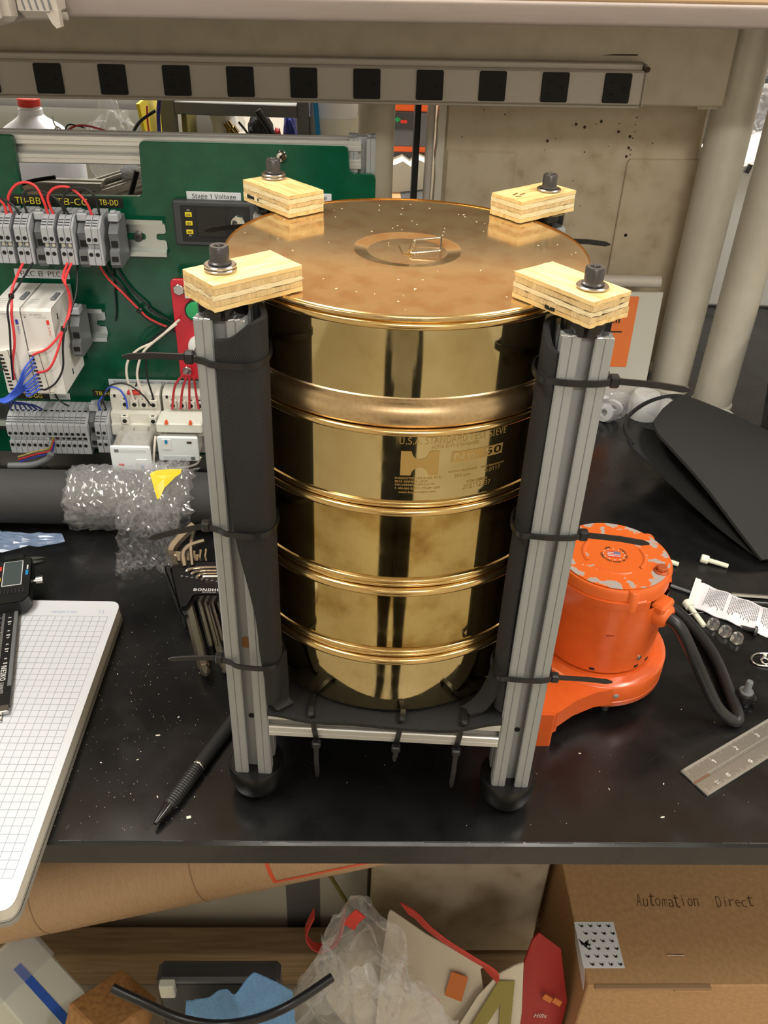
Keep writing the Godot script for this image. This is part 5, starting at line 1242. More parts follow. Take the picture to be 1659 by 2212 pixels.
func sieves() -> void:
	# lid
	var lid := thing("sieve_cover", "round brass lid with a dished centre and wire handle on top of the sieve stack", "lid")
	obj("cover", Geo.new().lathe(Transform3D(), [[0.1048, 0.3668]] + arc_pts(0.1045, 0.3678, 0.0003, 0.0, 88.0, 4) + [[0.1030, 0.3681], [0.0985, 0.3680], [0.0970, 0.3680], [0.0316, 0.3680], [0.0310, 0.3680], [0.0304, 0.3679], [0.0298, 0.3677], [0.0240, 0.3669], [0.0234, 0.3667], [0.0228, 0.3667], [0.0, 0.3667]], 144), "brass_lid", lid)
	obj("rolled_edge", Geo.new().lathe(Transform3D(), arc_pts(0.1026, 0.3672, 0.0021, 60.0, -90.0, 12) + [[0.099, 0.3651]], 144), "brass_bead", lid)
	var tab := obj("handle_tab", Geo.new().box(Transform3D(Basis(Vector3.UP, 0.12), Vector3(0.0012, 0.3671, -0.0022)), Vector3(0.0105, 0.0008, 0.0150), 0.0003).lathe(along(Vector3(0.0012, 0.3683, 0.0060), Vector3(0.16, 0, -1)), [[0.0, 0.0], [0.0013, 0.0], [0.0013, 0.0165], [0.0, 0.0165]], 16), "brass_lid", lid)
	obj("wire_handle", Geo.new().tube([Vector3(0.0010, 0.3683, 0.0070), Vector3(0.0022, 0.3685, 0.0092), Vector3(0.0174, 0.3696, 0.0073), Vector3(0.0186, 0.3697, 0.0064), Vector3(0.0205, 0.3697, -0.0160), Vector3(0.0198, 0.3697, -0.0168), Vector3(0.0052, 0.3686, -0.0148), Vector3(0.0038, 0.3683, -0.0130)], 0.00062, 10), "wire_steel", lid)
	var dust := Geo.new()
	for k in 70:
		var a := rng.randf() * TAU; var r := sqrt(rng.randf()) * 0.098
		var y := 0.36805 if r > 0.0312 else 0.3669
		if r > 0.0225 and r < 0.0312: continue
		var s := rng.randf_range(0.0002, 0.0005)
		dust.box(Transform3D(Basis(Vector3.UP, a * 5.0), Vector3(sin(a) * r, y, cos(a) * r)), Vector3(s * rng.randf_range(1.0, 3.0), 0.0002, s))
	obj("dust_specks", dust, "shaving", lid).set_meta("kind", "stuff")
	# first sieve: taller, with a heavy soldered ring at its foot
	var s1 := sieve("test_sieve", "topmost brass sieve with a heavy dull soldered ring round its foot", "sieve", 0.3652, 0.3608, 0.3236, 0.306, "brass")
	s1.set_meta("group", "stacked brass test sieves")
	obj("foot_ring", Geo.new().lathe(Transform3D(), [[0.1016, 0.3242], [0.1022, 0.3236], [0.1022, 0.3228], [0.1014, 0.3216], [0.1012, 0.3196], [0.1016, 0.3180], [0.1024, 0.3166], [0.1031, 0.3148], [0.1034, 0.3125], [0.1033, 0.3100], [0.1027, 0.3080], [0.1018, 0.3068], [0.0995, 0.3064]], 128), "solder", s1)
	# second sieve, with the etched plate
	var s2 := sieve("test_sieve", "second brass sieve from the top, etched with its mesh number 50", "sieve", 0.3064, 0.3022, 0.2610, 0.2570, "brass")
	s2.set_meta("group", "stacked brass test sieves")
	foot_beads(s2, 0.2610, 0.2572)
	etched_plate(s2)
	var s3 := sieve("test_sieve", "third brass sieve from the top, its wall clouded with brown tarnish", "sieve", 0.2568, 0.2518, 0.2070, 0.2030, "brass_stained")
	s3.set_meta("group", "stacked brass test sieves")
	foot_beads(s3, 0.2070, 0.2012)
	var s4 := sieve("test_sieve", "fourth brass sieve from the top, directly above the plain bottom pan", "sieve", 0.2008, 0.1946, 0.1512, 0.147, "brass_stained")
	s4.set_meta("group", "stacked brass test sieves")
	foot_beads(s4, 0.1512, 0.1455)
	# pan
	var pan := thing("sieve_pan", "plain brass pan at the bottom of the stack, resting on the foam base pad", "pan")
	obj("body", Geo.new().lathe(Transform3D(), [[0.0, 0.0947], [0.0985, 0.0947], [0.1003, 0.0952], [0.1012, 0.0964], [0.1016, 0.0985], [0.1016, 0.1398], [0.0985, 0.1398]], 128), "brass", pan)
	obj("rolled_rim", Geo.new().lathe(Transform3D(), [[0.0995, 0.1450]] + arc_pts(0.1024, 0.1421, 0.0029, 100.0, -88.0, 14), 128), "brass_bead", pan)

func foot_beads(s: Node3D, top: float, bot: float) -> void:
	var h := top - bot
	obj("foot_bead", Geo.new().lathe(Transform3D(), [[0.1015, top + 0.0003]] + arc_pts(0.1022, top - h * 0.28, h * 0.27, 80.0, -80.0, 8) + [[0.1020, top - h * 0.58]] + arc_pts(0.1020, top - h * 0.80, h * 0.22, 70.0, -88.0, 8) + [[0.0990, bot]], 128), "brass_bead", s)

func etched_plate(s: Node3D) -> void:
	var R := 0.10172
	var g := Geo.new()
	var bend := func(a: float, y: float) -> Vector3: return Vector3(sin(a) * R, y, cos(a) * R)
	var put := func(w: String, a0: float, a1: float, y0: float, y1: float, bold: bool) -> void:
		g.raw(letters(w, bold), func(p: Vector3) -> Vector3: return bend.call(lerp(a0, a1, p.x), lerp(y0, y1, p.y)))
	put.call("U.S.A. STANDARD TEST SIEVE", -0.049, 0.552, 0.2970, 0.3012, false)
	put.call("ASTM E-11 STANDARD", 0.121, 0.3834, 0.2942, 0.2962, false)
	put.call("HOGENTOGLER & CO. INC.", -0.0645, 0.1862, 0.2754, 0.2767, true)
	put.call("9515 GERWIG LANE", -0.0640, 0.1100, 0.2733, 0.2746, true)
	put.call("COLUMBIA, MARYLAND", -0.0638, 0.1500, 0.2711, 0.2724, true)
	put.call("T. 410-381-2390 F. 410-381-2398", -0.0634, 0.1830, 0.2689, 0.2701, true)
	put.call("www.hogentogler.com", -0.0414, 0.1606, 0.2661, 0.2677, true)
	put.call("MICRON EQUIVALENT", 0.2230, 0.3896, 0.2780, 0.2794, true)
	put.call("300 µm", 0.2579, 0.3520, 0.2742, 0.2767, false)
	put.call("INCH EQUIVALENT", 0.4130, 0.5630, 0.2778, 0.2792, true)
	put.call("0.0117", 0.4390, 0.5380, 0.2747, 0.2772, false)
	put.call("SERIAL NUMBER", 0.3320, 0.4601, 0.2700, 0.2718, true)
	put.call("205112237", 0.3145, 0.4820, 0.2662, 0.2693, false)
	obj("etched_lettering", g, "etch", s)
	# the maker's mark: a plate with a round bite above and below
	var m := Geo.new()
	var n := 26
	for i in n:
		var a0: float = lerp(-0.0385, 0.1645, float(i) / n); var a1: float = lerp(-0.0385, 0.1645, float(i + 1) / n)
		var col := []
		for a in [a0, a1]:
			var u: float = (a - 0.0640) / 0.0462
			var cut := sqrt(maxf(0.0, 1.0 - u * u)) * 0.0050
			col.append([0.2778 + cut, 0.2929 - cut])
		m.quad(bend.call(a0, col[0][0]), bend.call(a1, col[1][0]), bend.call(a1, col[1][1]), bend.call(a0, col[0][1]), bend.call(a0, 0.0).normalized(), bend.call(a1, 0.0).normalized(), bend.call(a1, 0.0).normalized(), bend.call(a0, 0.0).normalized())
	obj("etched_mark", m, "etch", s)
	var b := Geo.new()
	for i in 24:
		var a0: float = lerp(0.2340, 0.5390, i / 24.0); var a1: float = lerp(0.2340, 0.5390, (i + 1) / 24.0)
		var n0: Vector3 = bend.call(a0, 0.0).normalized(); var n1: Vector3 = bend.call(a1, 0.0).normalized()
		b.quad(bend.call(a0, 0.2849), bend.call(a1, 0.2849), bend.call(a1, 0.2913), bend.call(a0, 0.2913), n0, n1, n1, n0)
	obj("etched_band", b, "etch", s)
	var num := Geo.new()
	R = 0.10176
	num.raw(letters("No. 50", true), func(p: Vector3) -> Vector3: return Vector3(sin(lerp(0.244, 0.530, p.x)) * 0.10178, lerp(0.2858, 0.2905, p.y), cos(lerp(0.244, 0.530, p.x)) * 0.10178))
	obj("mesh_number", num, "brass", s)

# ------------------------------------------------------------------ the orange vibrator motor
func motor() -> void:
	var t := thing("vibrator_motor", "orange electric vibrator motor with a paint-chipped cover beside the right front post", "motor", at(0.174, 0.0, -0.037))
	var circ := func(r: float, a0: float, a1: float, n: int) -> Array:
		var o := []
		for i in n + 1:
			var a: float = lerp(a0, a1, float(i) / n)
			o.append(Vector2(sin(a) * r, cos(a) * r))
		return o
	# foot: bar with a web running into the round housing (outline in x, z)
	obj("housing", Geo.new().lathe(Transform3D(), [[0.0, 0.012], [0.048, 0.012], [0.0560, 0.0135], [0.0575, 0.0155], [0.0575, 0.0195], [0.0568, 0.0200], [0.0568, 0.0205], [0.0575, 0.0210], [0.0575, 0.0345], [0.0565, 0.0358], [0.0530, 0.0370], [0.0480, 0.0378], [0.0478, 0.0390], [0.0, 0.0392]], 64), "orange", t)
	var web := [Vector2(-0.050, 0.0825), Vector2(-0.046, 0.0825), Vector2(-0.030, 0.0700), Vector2(-0.012, 0.0610), Vector2(0.004, 0.0570), Vector2(0.02, 0.045), Vector2(0.02, -0.030), Vector2(-0.02, -0.030), Vector2(-0.050, -0.020), Vector2(-0.106, -0.018), Vector2(-0.106, 0.058), Vector2(-0.088, 0.0800)]
	obj("foot_web", Geo.new().prism(Transform3D(Basis(Vector3.RIGHT, PI / 2), Vector3(0, 0.0345, 0)), PackedVector2Array(web), 0.0165, 0.0), "orange", t)
	obj("foot_bar", Geo.new().prism(Transform3D(Basis(Vector3.RIGHT, PI / 2), Vector3(0, 0.0342, 0)), rounded([Vector2(-0.107, -0.0200), Vector2(-0.0515, -0.0200), Vector2(-0.0475, 0.0845), Vector2(-0.062, 0.0845), Vector2(-0.107, 0.060)], 0.002), 0.0342, 0.0), "orange", t)
	obj("fillet", Geo.new().prism(Transform3D(Basis(Vector3.RIGHT, PI / 2), Vector3(0, 0.0340, 0)), PackedVector2Array([Vector2(-0.0500, 0.0835), Vector2(-0.0440, 0.0800), Vector2(-0.0425, 0.060), Vector2(-0.052, 0.05)]), 0.022, 0.0), "orange", t)
	obj("drain_plug", Geo.new().cyl(at(-0.020, 0.0, 0.040) , 0.006, 0.012, 12, 0.001), "dark_grey", t)
	obj("rubber_stub", Geo.new().cyl(along(Vector3(-0.044, 0.0150, 0.060), Vector3(1, 0, 0)), 0.0062, 0.009, 14, 0.001), "mid_grey", t)
	obj("foot_pin", Geo.new().cyl(at(0.004, 0.0, 0.045), 0.003, 0.0125, 10), "dark_grey", t)
	obj("foot_pin", Geo.new().cyl(at(0.02, 0.0, -0.045), 0.004, 0.0125, 10), "dark_grey", t)
	for e in [[0.10, 0.0265, 0.0026], [-0.45, 0.0305, 0.0012], [1.2, 0.019, 0.0012]]:
		obj("paint_chip", Geo.new().lathe(along(Vector3(sin(e[0]) * 0.0574, e[1], cos(e[0]) * 0.0574), Vector3(sin(e[0]), 0, cos(e[0]))), [[e[2], 0.0], [e[2] * 0.8, 0.0004], [0.0, 0.0005]], 8), "bare_metal", t)
	# can, split by a slot at the top
	var gap0 := 0.78; var gap1 := 1.18
	var can := obj("can", Geo.new().lathe(Transform3D(), [[0.0440, 0.0402], [0.0455, 0.0402], [0.0463, 0.0410], [0.0463, 0.0790], [0.0463, 0.1030]], 72), "orange", t)
	obj("can_upper", Geo.new().lathe(Transform3D(), [[0.0440, 0.1030], [0.0463, 0.1030], [0.0463, 0.1098], [0.0448, 0.1100], [0.0440, 0.1090]], 60, gap1 - TAU, gap0 - 0.32), "orange", t)
	obj("seam_lip", Geo.new().lathe(Transform3D(), [[0.0464, 0.1060], [0.0470, 0.1060], [0.0470, 0.1120], [0.0452, 0.1124]], 40, -1.1, 0.36), "orange", can)
	obj("can_bolt", Geo.new().lathe(along(Vector3(sin(0.52) * 0.0462, 0.0520, cos(0.52) * 0.0462), Vector3(sin(0.52), 0, cos(0.52))), [[0.0024, 0.0], [0.0024, 0.0008], [0.0012, 0.0014], [0.0, 0.0014]], 14), "steel", can)
	for e in [[-0.30, 0.0435], [0.50, 0.0435], [0.78, 0.0440]]:
		obj("vent_notch", Geo.new().box(Transform3D(Basis(Vector3.UP, e[0]), Vector3(sin(e[0]) * 0.0462, e[1], cos(e[0]) * 0.0462)), Vector3(0.0042, 0.0022, 0.0006)), "hole", can)
	obj("scratch", Geo.new().box(Transform3D(Basis(Vector3.UP, 0.0), Vector3(-0.006, 0.0800, 0.0460)), Vector3(0.0060, 0.0007, 0.0008)), "paint_deep", can)
	# cover with four raised lugs and a dished ring
	var cov := obj("cover", Geo.new().lathe(Transform3D(), [[0.0435, 0.1080], [0.0448, 0.1080], [0.0452, 0.1192], [0.0440, 0.1213], [0.0410, 0.1220], [0.0, 0.1222]], 72), "orange_plain", t)
	var top := Geo.new()
	var N := 64
	for i in N:
		for rr in [[0.0, 0.0215], [0.0215, 0.0425]]:
			var a := TAU * i / N; var b := TAU * (i + 1) / N
			var P := []
			for e in [[a, rr[0]], [b, rr[0]], [b, rr[1]], [a, rr[1]]]: P.append(Vector3(sin(e[0]) * e[1], 0.12255, cos(e[0]) * e[1]))
			var uvs := []
			for p in P: uvs.append(Vector2(0.5 + p.x / 0.088, 0.5 + p.z / 0.088))
			top.tri(P[0], P[1], P[2], Vector3.UP, Vector3.UP, Vector3.UP, uvs[0], uvs[1], uvs[2])
			top.tri(P[0], P[2], P[3], Vector3.UP, Vector3.UP, Vector3.UP, uvs[0], uvs[2], uvs[3])
	obj("cover_face", top, "orange_chipped", cov)
	for k in 4:
		var a0 := -0.38 + k * TAU / 4 + 0.10
		obj("rib", Geo.new().lathe(Transform3D(), [[0.0252, 0.1225], [0.0247, 0.1231], [0.0232, 0.1235], [0.0222, 0.1231], [0.0218, 0.1225]], 18, a0 - 0.52, a0 + 0.62), "orange_plain", cov)
	for k in 3:
		var a := 0.12 + k * TAU / 3
		obj("lug", Geo.new().lathe(at(sin(a) * 0.0425, 0.104, cos(a) * 0.0425), [[0.0, 0.0], [0.0052, 0.0], [0.0052, 0.0165], [0.0040, 0.0180], [0.0, 0.0182]], 20), "orange_plain", cov)
	obj("cover_bolt", Geo.new().lathe(at(0.0315, 0.1226, 0.0200), [[0.0, 0.0], [0.0058, 0.0], [0.0056, 0.0010], [0.0040, 0.0014]], 24).cyl(at(0.0315, 0.1238, 0.0200), 0.0042, 0.0034, 6, 0.0004), "orange_bolt", cov)
	# round sticker with a small flag and ring of words
	var words := Geo.new()
	var ring := [["100%", 3.50, 0.0100], ["VIBCO", 2.05, 0.0105], ["MADE IN USA", 0.60, 0.0105], ["VIBRATORS", -1.10, 0.0105]]
	for e in ring:
		var ss: String = e[0]
		for i in ss.length():
			if ss[i] == " ": continue
			var a: float = e[1] - (i - (ss.length() - 1) / 2.0) * -0.16
			var c := Vector3(sin(a) * e[2], 0.1228, cos(a) * e[2])
			var rt := Vector3(cos(a), 0, -sin(a)); var up := Vector3(sin(a), 0, cos(a))
			write(words, ss[i], c - rt * 0.0007 + up * 0.0, rt * 0.0014, -up * 0.0018, true)
	obj("sticker_print", words, "ink", cov)
	var fl := Geo.new(); var wh := Geo.new(); var bl := Geo.new()
	for k in 7: (fl if k % 2 == 0 else wh).b(-0.0050, 0.1226, -0.0036 + k * 0.00103, 0.0050, 0.1228, -0.0036 + (k + 1) * 0.00103)
	bl.b(0.0000, 0.1227, -0.0037, 0.0050, 0.1229, -0.0002)
	for k in 12: wh.cyl(at(sin(k * TAU / 12) * 0.0082, 0.1226, cos(k * TAU / 12) * 0.0070), 0.0006, 0.0002, 8)
	var spin := Transform3D(Basis(Vector3.UP, -0.15), Vector3.ZERO)
	obj("flag_red", fl, "flag_red", cov, spin)
	obj("flag_white", wh, "ink_white", cov, spin)
	obj("flag_blue", bl, "flag_blue", cov, spin)
	# cable gland and cord
	var ga := 0.80
	var gp := Vector3(sin(ga) * 0.0465, 0.0925, cos(ga) * 0.0465)
	obj("cable_gland", Geo.new().lathe(along(gp - Vector3(sin(ga), 0, cos(ga)) * 0.004, Vector3(sin(ga), -0.15, cos(ga))), [[0.0, 0.0], [0.0105, 0.0], [0.0105, 0.006], [0.0095, 0.010], [0.0075, 0.0125], [0.0, 0.0128]], 28), "orange_plain", t)
	obj("gland_nut", Geo.new().box(Transform3D(Basis(Vector3.UP, ga) , gp + Vector3(0, 0.0075, 0)), Vector3(0.019, 0.0080, 0.012), 0.002), "orange_plain", t)
	var cord := curve([Vector3(0.0320, 0.0925, 0.0330), Vector3(0.0440, 0.0900, 0.0440), Vector3(0.0570, 0.0700, 0.0500), Vector3(0.0740, 0.0400, 0.0520), Vector3(0.0890, 0.0160, 0.0580), Vector3(0.1020, 0.0058, 0.0620), Vector3(0.1085, 0.0054, 0.0570), Vector3(0.1110, 0.0054, 0.0250), Vector3(0.1120, 0.0054, -0.0150), Vector3(0.1020, 0.0054, -0.0600), Vector3(0.0850, 0.0054, -0.0850), Vector3(0.0500, 0.0054, -0.0900), Vector3(-0.01, 0.0054, -0.105), Vector3(-0.10, 0.0054, -0.12)], 7)
	obj("power_cord", Geo.new().tube(cord, 0.0048, 14), "rubber", t)
	# rating label on the can's right side
	obj("rating_label", Geo.new().lathe(Transform3D(), [[0.0465, 0.0700], [0.0467, 0.0700], [0.0467, 0.1050], [0.0465, 0.1050]], 12, 1.36, 2.0), "label_white", can)
	var lp := Geo.new()
	for k in 9: lp.lathe(Transform3D(), [[0.0468, 0.0720 + k * 0.0036], [0.0469, 0.0720 + k * 0.0036], [0.0469, 0.0732 + k * 0.0036], [0.0468, 0.0732 + k * 0.0036]], 8, 1.42, 1.9 - 0.1 * (k % 3))
	obj("label_print", lp, "ink_red", can)

# ------------------------------------------------------------------ the left half of the bench top
func bench_left() -> void:
	# notebook
	var nb := thing("notebook", "open notebook page with a printed square grid, at the left edge of the bench", "notebook")
	var x1 := -0.2330; var x0 := -0.4430; var z0 := -0.0980; var z1 := 0.1935
	var outline := rounded([Vector2(x0, z0), Vector2(x1, z0), Vector2(x1, z1), Vector2(x0, z1)], 0.010, 6)
	var down := Transform3D(Basis(Vector3.RIGHT, PI / 2), Vector3(0, 0.0160, 0))
	obj("page_block", Geo.new().prism(down, outline, 0.0105, 0.0004), "page_edge", nb)
	obj("back_cover", Geo.new().prism(Transform3D(Basis(Vector3.RIGHT, PI / 2), Vector3(0, 0.0054, 0)), rounded([Vector2(x0, z0 - 0.001), Vector2(x1 + 0.0012, z0 - 0.001), Vector2(x1 + 0.0012, z1 + 0.0012), Vector2(x0, z1 + 0.0012)], 0.011, 6), 0.0052, 0.0004), "kraft_cover", nb)
	var pg := Geo.new()
	var idx := Geometry2D.triangulate_polygon(outline)
	for k in range(0, idx.size(), 3):
		var p := []; var uv := []
		for j in 3:
			var q := outline[idx[k + j]]
			p.append(Vector3(q.x, 0.0162, q.y))
			uv.append(Vector2((q.x - x0) / (x1 - x0), (q.y - z0) / (z1 - z0)))
		pg.tri(p[0], p[1], p[2], Vector3.UP, Vector3.UP, Vector3.UP, uv[0], uv[1], uv[2])
	obj("top_page", pg, "grid_paper", nb)
	var ink := Geo.new()
	write(ink, "PROJECT NO.", Vector3(-0.2890, 0.0163, -0.0808), Vector3(0.0225, 0, -0.0004), Vector3(0, 0, -0.0032), true)
	write(ink, "13", Vector3(-0.2495, 0.0163, -0.0815), Vector3(0.0052, 0, 0), Vector3(0, 0, -0.0045))
	obj("print", ink, "ink_pale_blue", nb)
	caliper()
	# foam tube with cling film round it
	tag(obj("foam_tube", Geo.new().lathe(Transform3D(Basis(Vector3.BACK, -PI / 2), Vector3(-0.62, 0.0275, -0.2460)), [[0.0, 0.0], [0.0275, 0.0], [0.0275, 0.60], [0.0, 0.60]], 48), "tube_foam"), "thick dark grey foam pipe-insulation tube lying in front of the green panel", "foam tube")
	var film := thing("cling_film_wrap", "crumpled clear cling film wrapped round the dark foam tube", "cling film")
	var fn := FastNoiseLite.new()
	fn.seed = 9; fn.frequency = 1.0; fn.noise_type = FastNoiseLite.TYPE_SIMPLEX; fn.fractal_octaves = 4
	for layer in 3:
		var rows := []
		for i in 61:
			var f := i / 60.0
			var x: float = lerp(-0.312, -0.188 - 0.012 * layer, f)
			var row := []
			for j in 61:
				var a := TAU * j / 60.0 * 0.999
				var c := fn.get_noise_3d(x * 62.0, cos(a) * 1.6 + layer * 9.0, sin(a) * 1.6)
				var r := 0.0292 + 0.0012 * layer + (0.0050 + 0.003 * layer) * absf(c) * (0.6 + 0.9 * smoothstep(0.45, 0.9, f))
				row.append(Vector3(x + 0.006 * fn.get_noise_2d(a * 2.0, layer * 7.0), maxf(0.0008, 0.0275 + cos(a) * r), -0.246 + sin(a) * r))
			rows.append(row)
		obj("film_layer", crumpled(rows), "clear_film" if layer == 0 else "hazy_wrap", film)
	# loose end of the film, falling forward onto the bench
	var rows2 := []
	for i in 31:
		var f := i / 30.0
		var row := []
		for j in 31:
			var s := j / 30.0
			var x: float = lerp(-0.258, -0.196, s) + 0.014 * f * (0.6 - s)
			var z: float = lerp(-0.222, -0.158, f) + 0.012 * (s - 0.5) * (s - 0.5) * 4.0
			var y: float = lerp(0.040, 0.004, smoothstep(0.0, 0.8, f)) + 0.014 * absf(fn.get_noise_2d(x * 110.0, z * 110.0))
			row.append(Vector3(x + 0.004 * fn.get_noise_2d(f * 5.0, s * 3.0), y, z))
		rows2.append(row)
	obj("loose_end", crumpled(rows2), "hazy_wrap", film)
	var rows3 := []
	for i in 25:
		var f := i / 24.0
		var row := []
		for j in 25:
			var s := j / 24.0
			var x: float = lerp(-0.236, -0.1905, s) + 0.008 * (f - 0.5) * s
			var a: float = lerp(-0.55, 1.35, f)
			var r := 0.034 + 0.007 * absf(fn.get_noise_3d(x * 120.0, a * 2.0, 4.0)) + 0.006 * s
			row.append(Vector3(x, 0.0275 + cos(a) * r, -0.246 + sin(a) * r))
		rows3.append(row)
	obj("gathered_end", crumpled(rows3), "hazy_wrap", film)
	obj("yellow_patch", crumpled([[Vector3(-0.2290, 0.0655, -0.2330), Vector3(-0.2230, 0.0672, -0.2365), Vector3(-0.2110, 0.0680, -0.2380), Vector3(-0.1985, 0.0672, -0.2400)],
		[Vector3(-0.2270, 0.0640, -0.2280), Vector3(-0.2215, 0.0655, -0.2290), Vector3(-0.2120, 0.0660, -0.2300), Vector3(-0.1990, 0.0662, -0.2330)],
		[Vector3(-0.2230, 0.0600, -0.2180), Vector3(-0.2190, 0.0615, -0.2190), Vector3(-0.2140, 0.0640, -0.2260), Vector3(-0.2010, 0.0655, -0.2310)],
		[Vector3(-0.2185, 0.0520, -0.2080), Vector3(-0.2160, 0.0525, -0.2100), Vector3(-0.2130, 0.0580, -0.2190), Vector3(-0.2040, 0.0640, -0.2290)]]), "yellow_film", film)
	# bluish plastic film
	var br := []
	for i in 13:
		var f := i / 12.0
		var row := []
		for j in 17:
			var s := j / 16.0
			var x: float = lerp(-0.44, lerp(-0.3200, -0.3127, f), s)
			var z: float = lerp(lerp(-0.236, -0.2150, smoothstep(0.2, 0.6, s)), lerp(-0.160, -0.2014, s), f)
			row.append(Vector3(x, 0.0030 + 0.006 * absf(fn.get_noise_2d(x * 60.0, z * 60.0)), z))
		br.append(row)
	tag(obj("plastic_film", crumpled(br), "blue_film"), "bluish translucent plastic film lying between the foam tube and the caliper", "plastic film")
	hex_keys()
	# pen
	var dir := Vector3(0.4100, 0, -0.9121).normalized()
	var pen := thing("pen", "thick matt black pen with a knurled grip, its barrel running behind the front post", "pen", along(Vector3(-0.1612, 0.0053, 0.1228), dir))
	obj("tip", Geo.new().lathe(Transform3D(), [[0.0, 0.0], [0.0013, 0.0], [0.0015, 0.0006], [0.0022, 0.004], [0.0037, 0.0125], [0.0041, 0.0165], [0.0, 0.0165]], 24), "black_gloss", pen)
	var gp := [[0.0042, 0.0160]]
	for k in 17: gp += [[0.0049, 0.0170 + k * 0.0021], [0.0052, 0.0176 + k * 0.0021], [0.0052, 0.0183 + k * 0.0021], [0.0049, 0.0189 + k * 0.0021]]
	gp += [[0.0046, 0.0535]]
	obj("grip", Geo.new().lathe(Transform3D(), gp, 24), "rubber", pen)
	obj("ring", Geo.new().lathe(Transform3D(), [[0.0048, 0.0530], [0.0051, 0.0534], [0.0051, 0.0548], [0.0048, 0.0552]], 24), "chrome", pen)
	obj("barrel", Geo.new().lathe(Transform3D(), [[0.0048, 0.0550], [0.0051, 0.057], [0.0049, 0.115], [0.0042, 0.132], [0.0, 0.132]], 24), "black_matt", pen)
	obj("clicker", Geo.new().cyl(at(0, 0.132, 0), 0.0026, 0.008, 16, 0.0006), "black_gloss", pen)
	obj("clip", Geo.new().b(-0.0015, 0.095, 0.0050, 0.0015, 0.130, 0.0064, 0.0005), "black_gloss", pen)

func crumpled(rows: Array) -> Geo:  # a thin film, facet by facet
	var g := Geo.new()
	for i in rows.size() - 1:
		for j in rows[0].size() - 1:
			var A: Vector3 = rows[i][j]; var B: Vector3 = rows[i + 1][j]; var C: Vector3 = rows[i + 1][j + 1]; var D: Vector3 = rows[i][j + 1]
			for q in [[A, B, C], [A, C, D]]:
				var nn: Vector3 = (q[1] - q[0]).cross(q[2] - q[0])
				if nn.length() < 1e-14: continue
				nn = nn.normalized()
				if nn.y < 0.0: nn = -nn
				g.tri(q[0], q[1], q[2], nn, nn, nn)
	return g

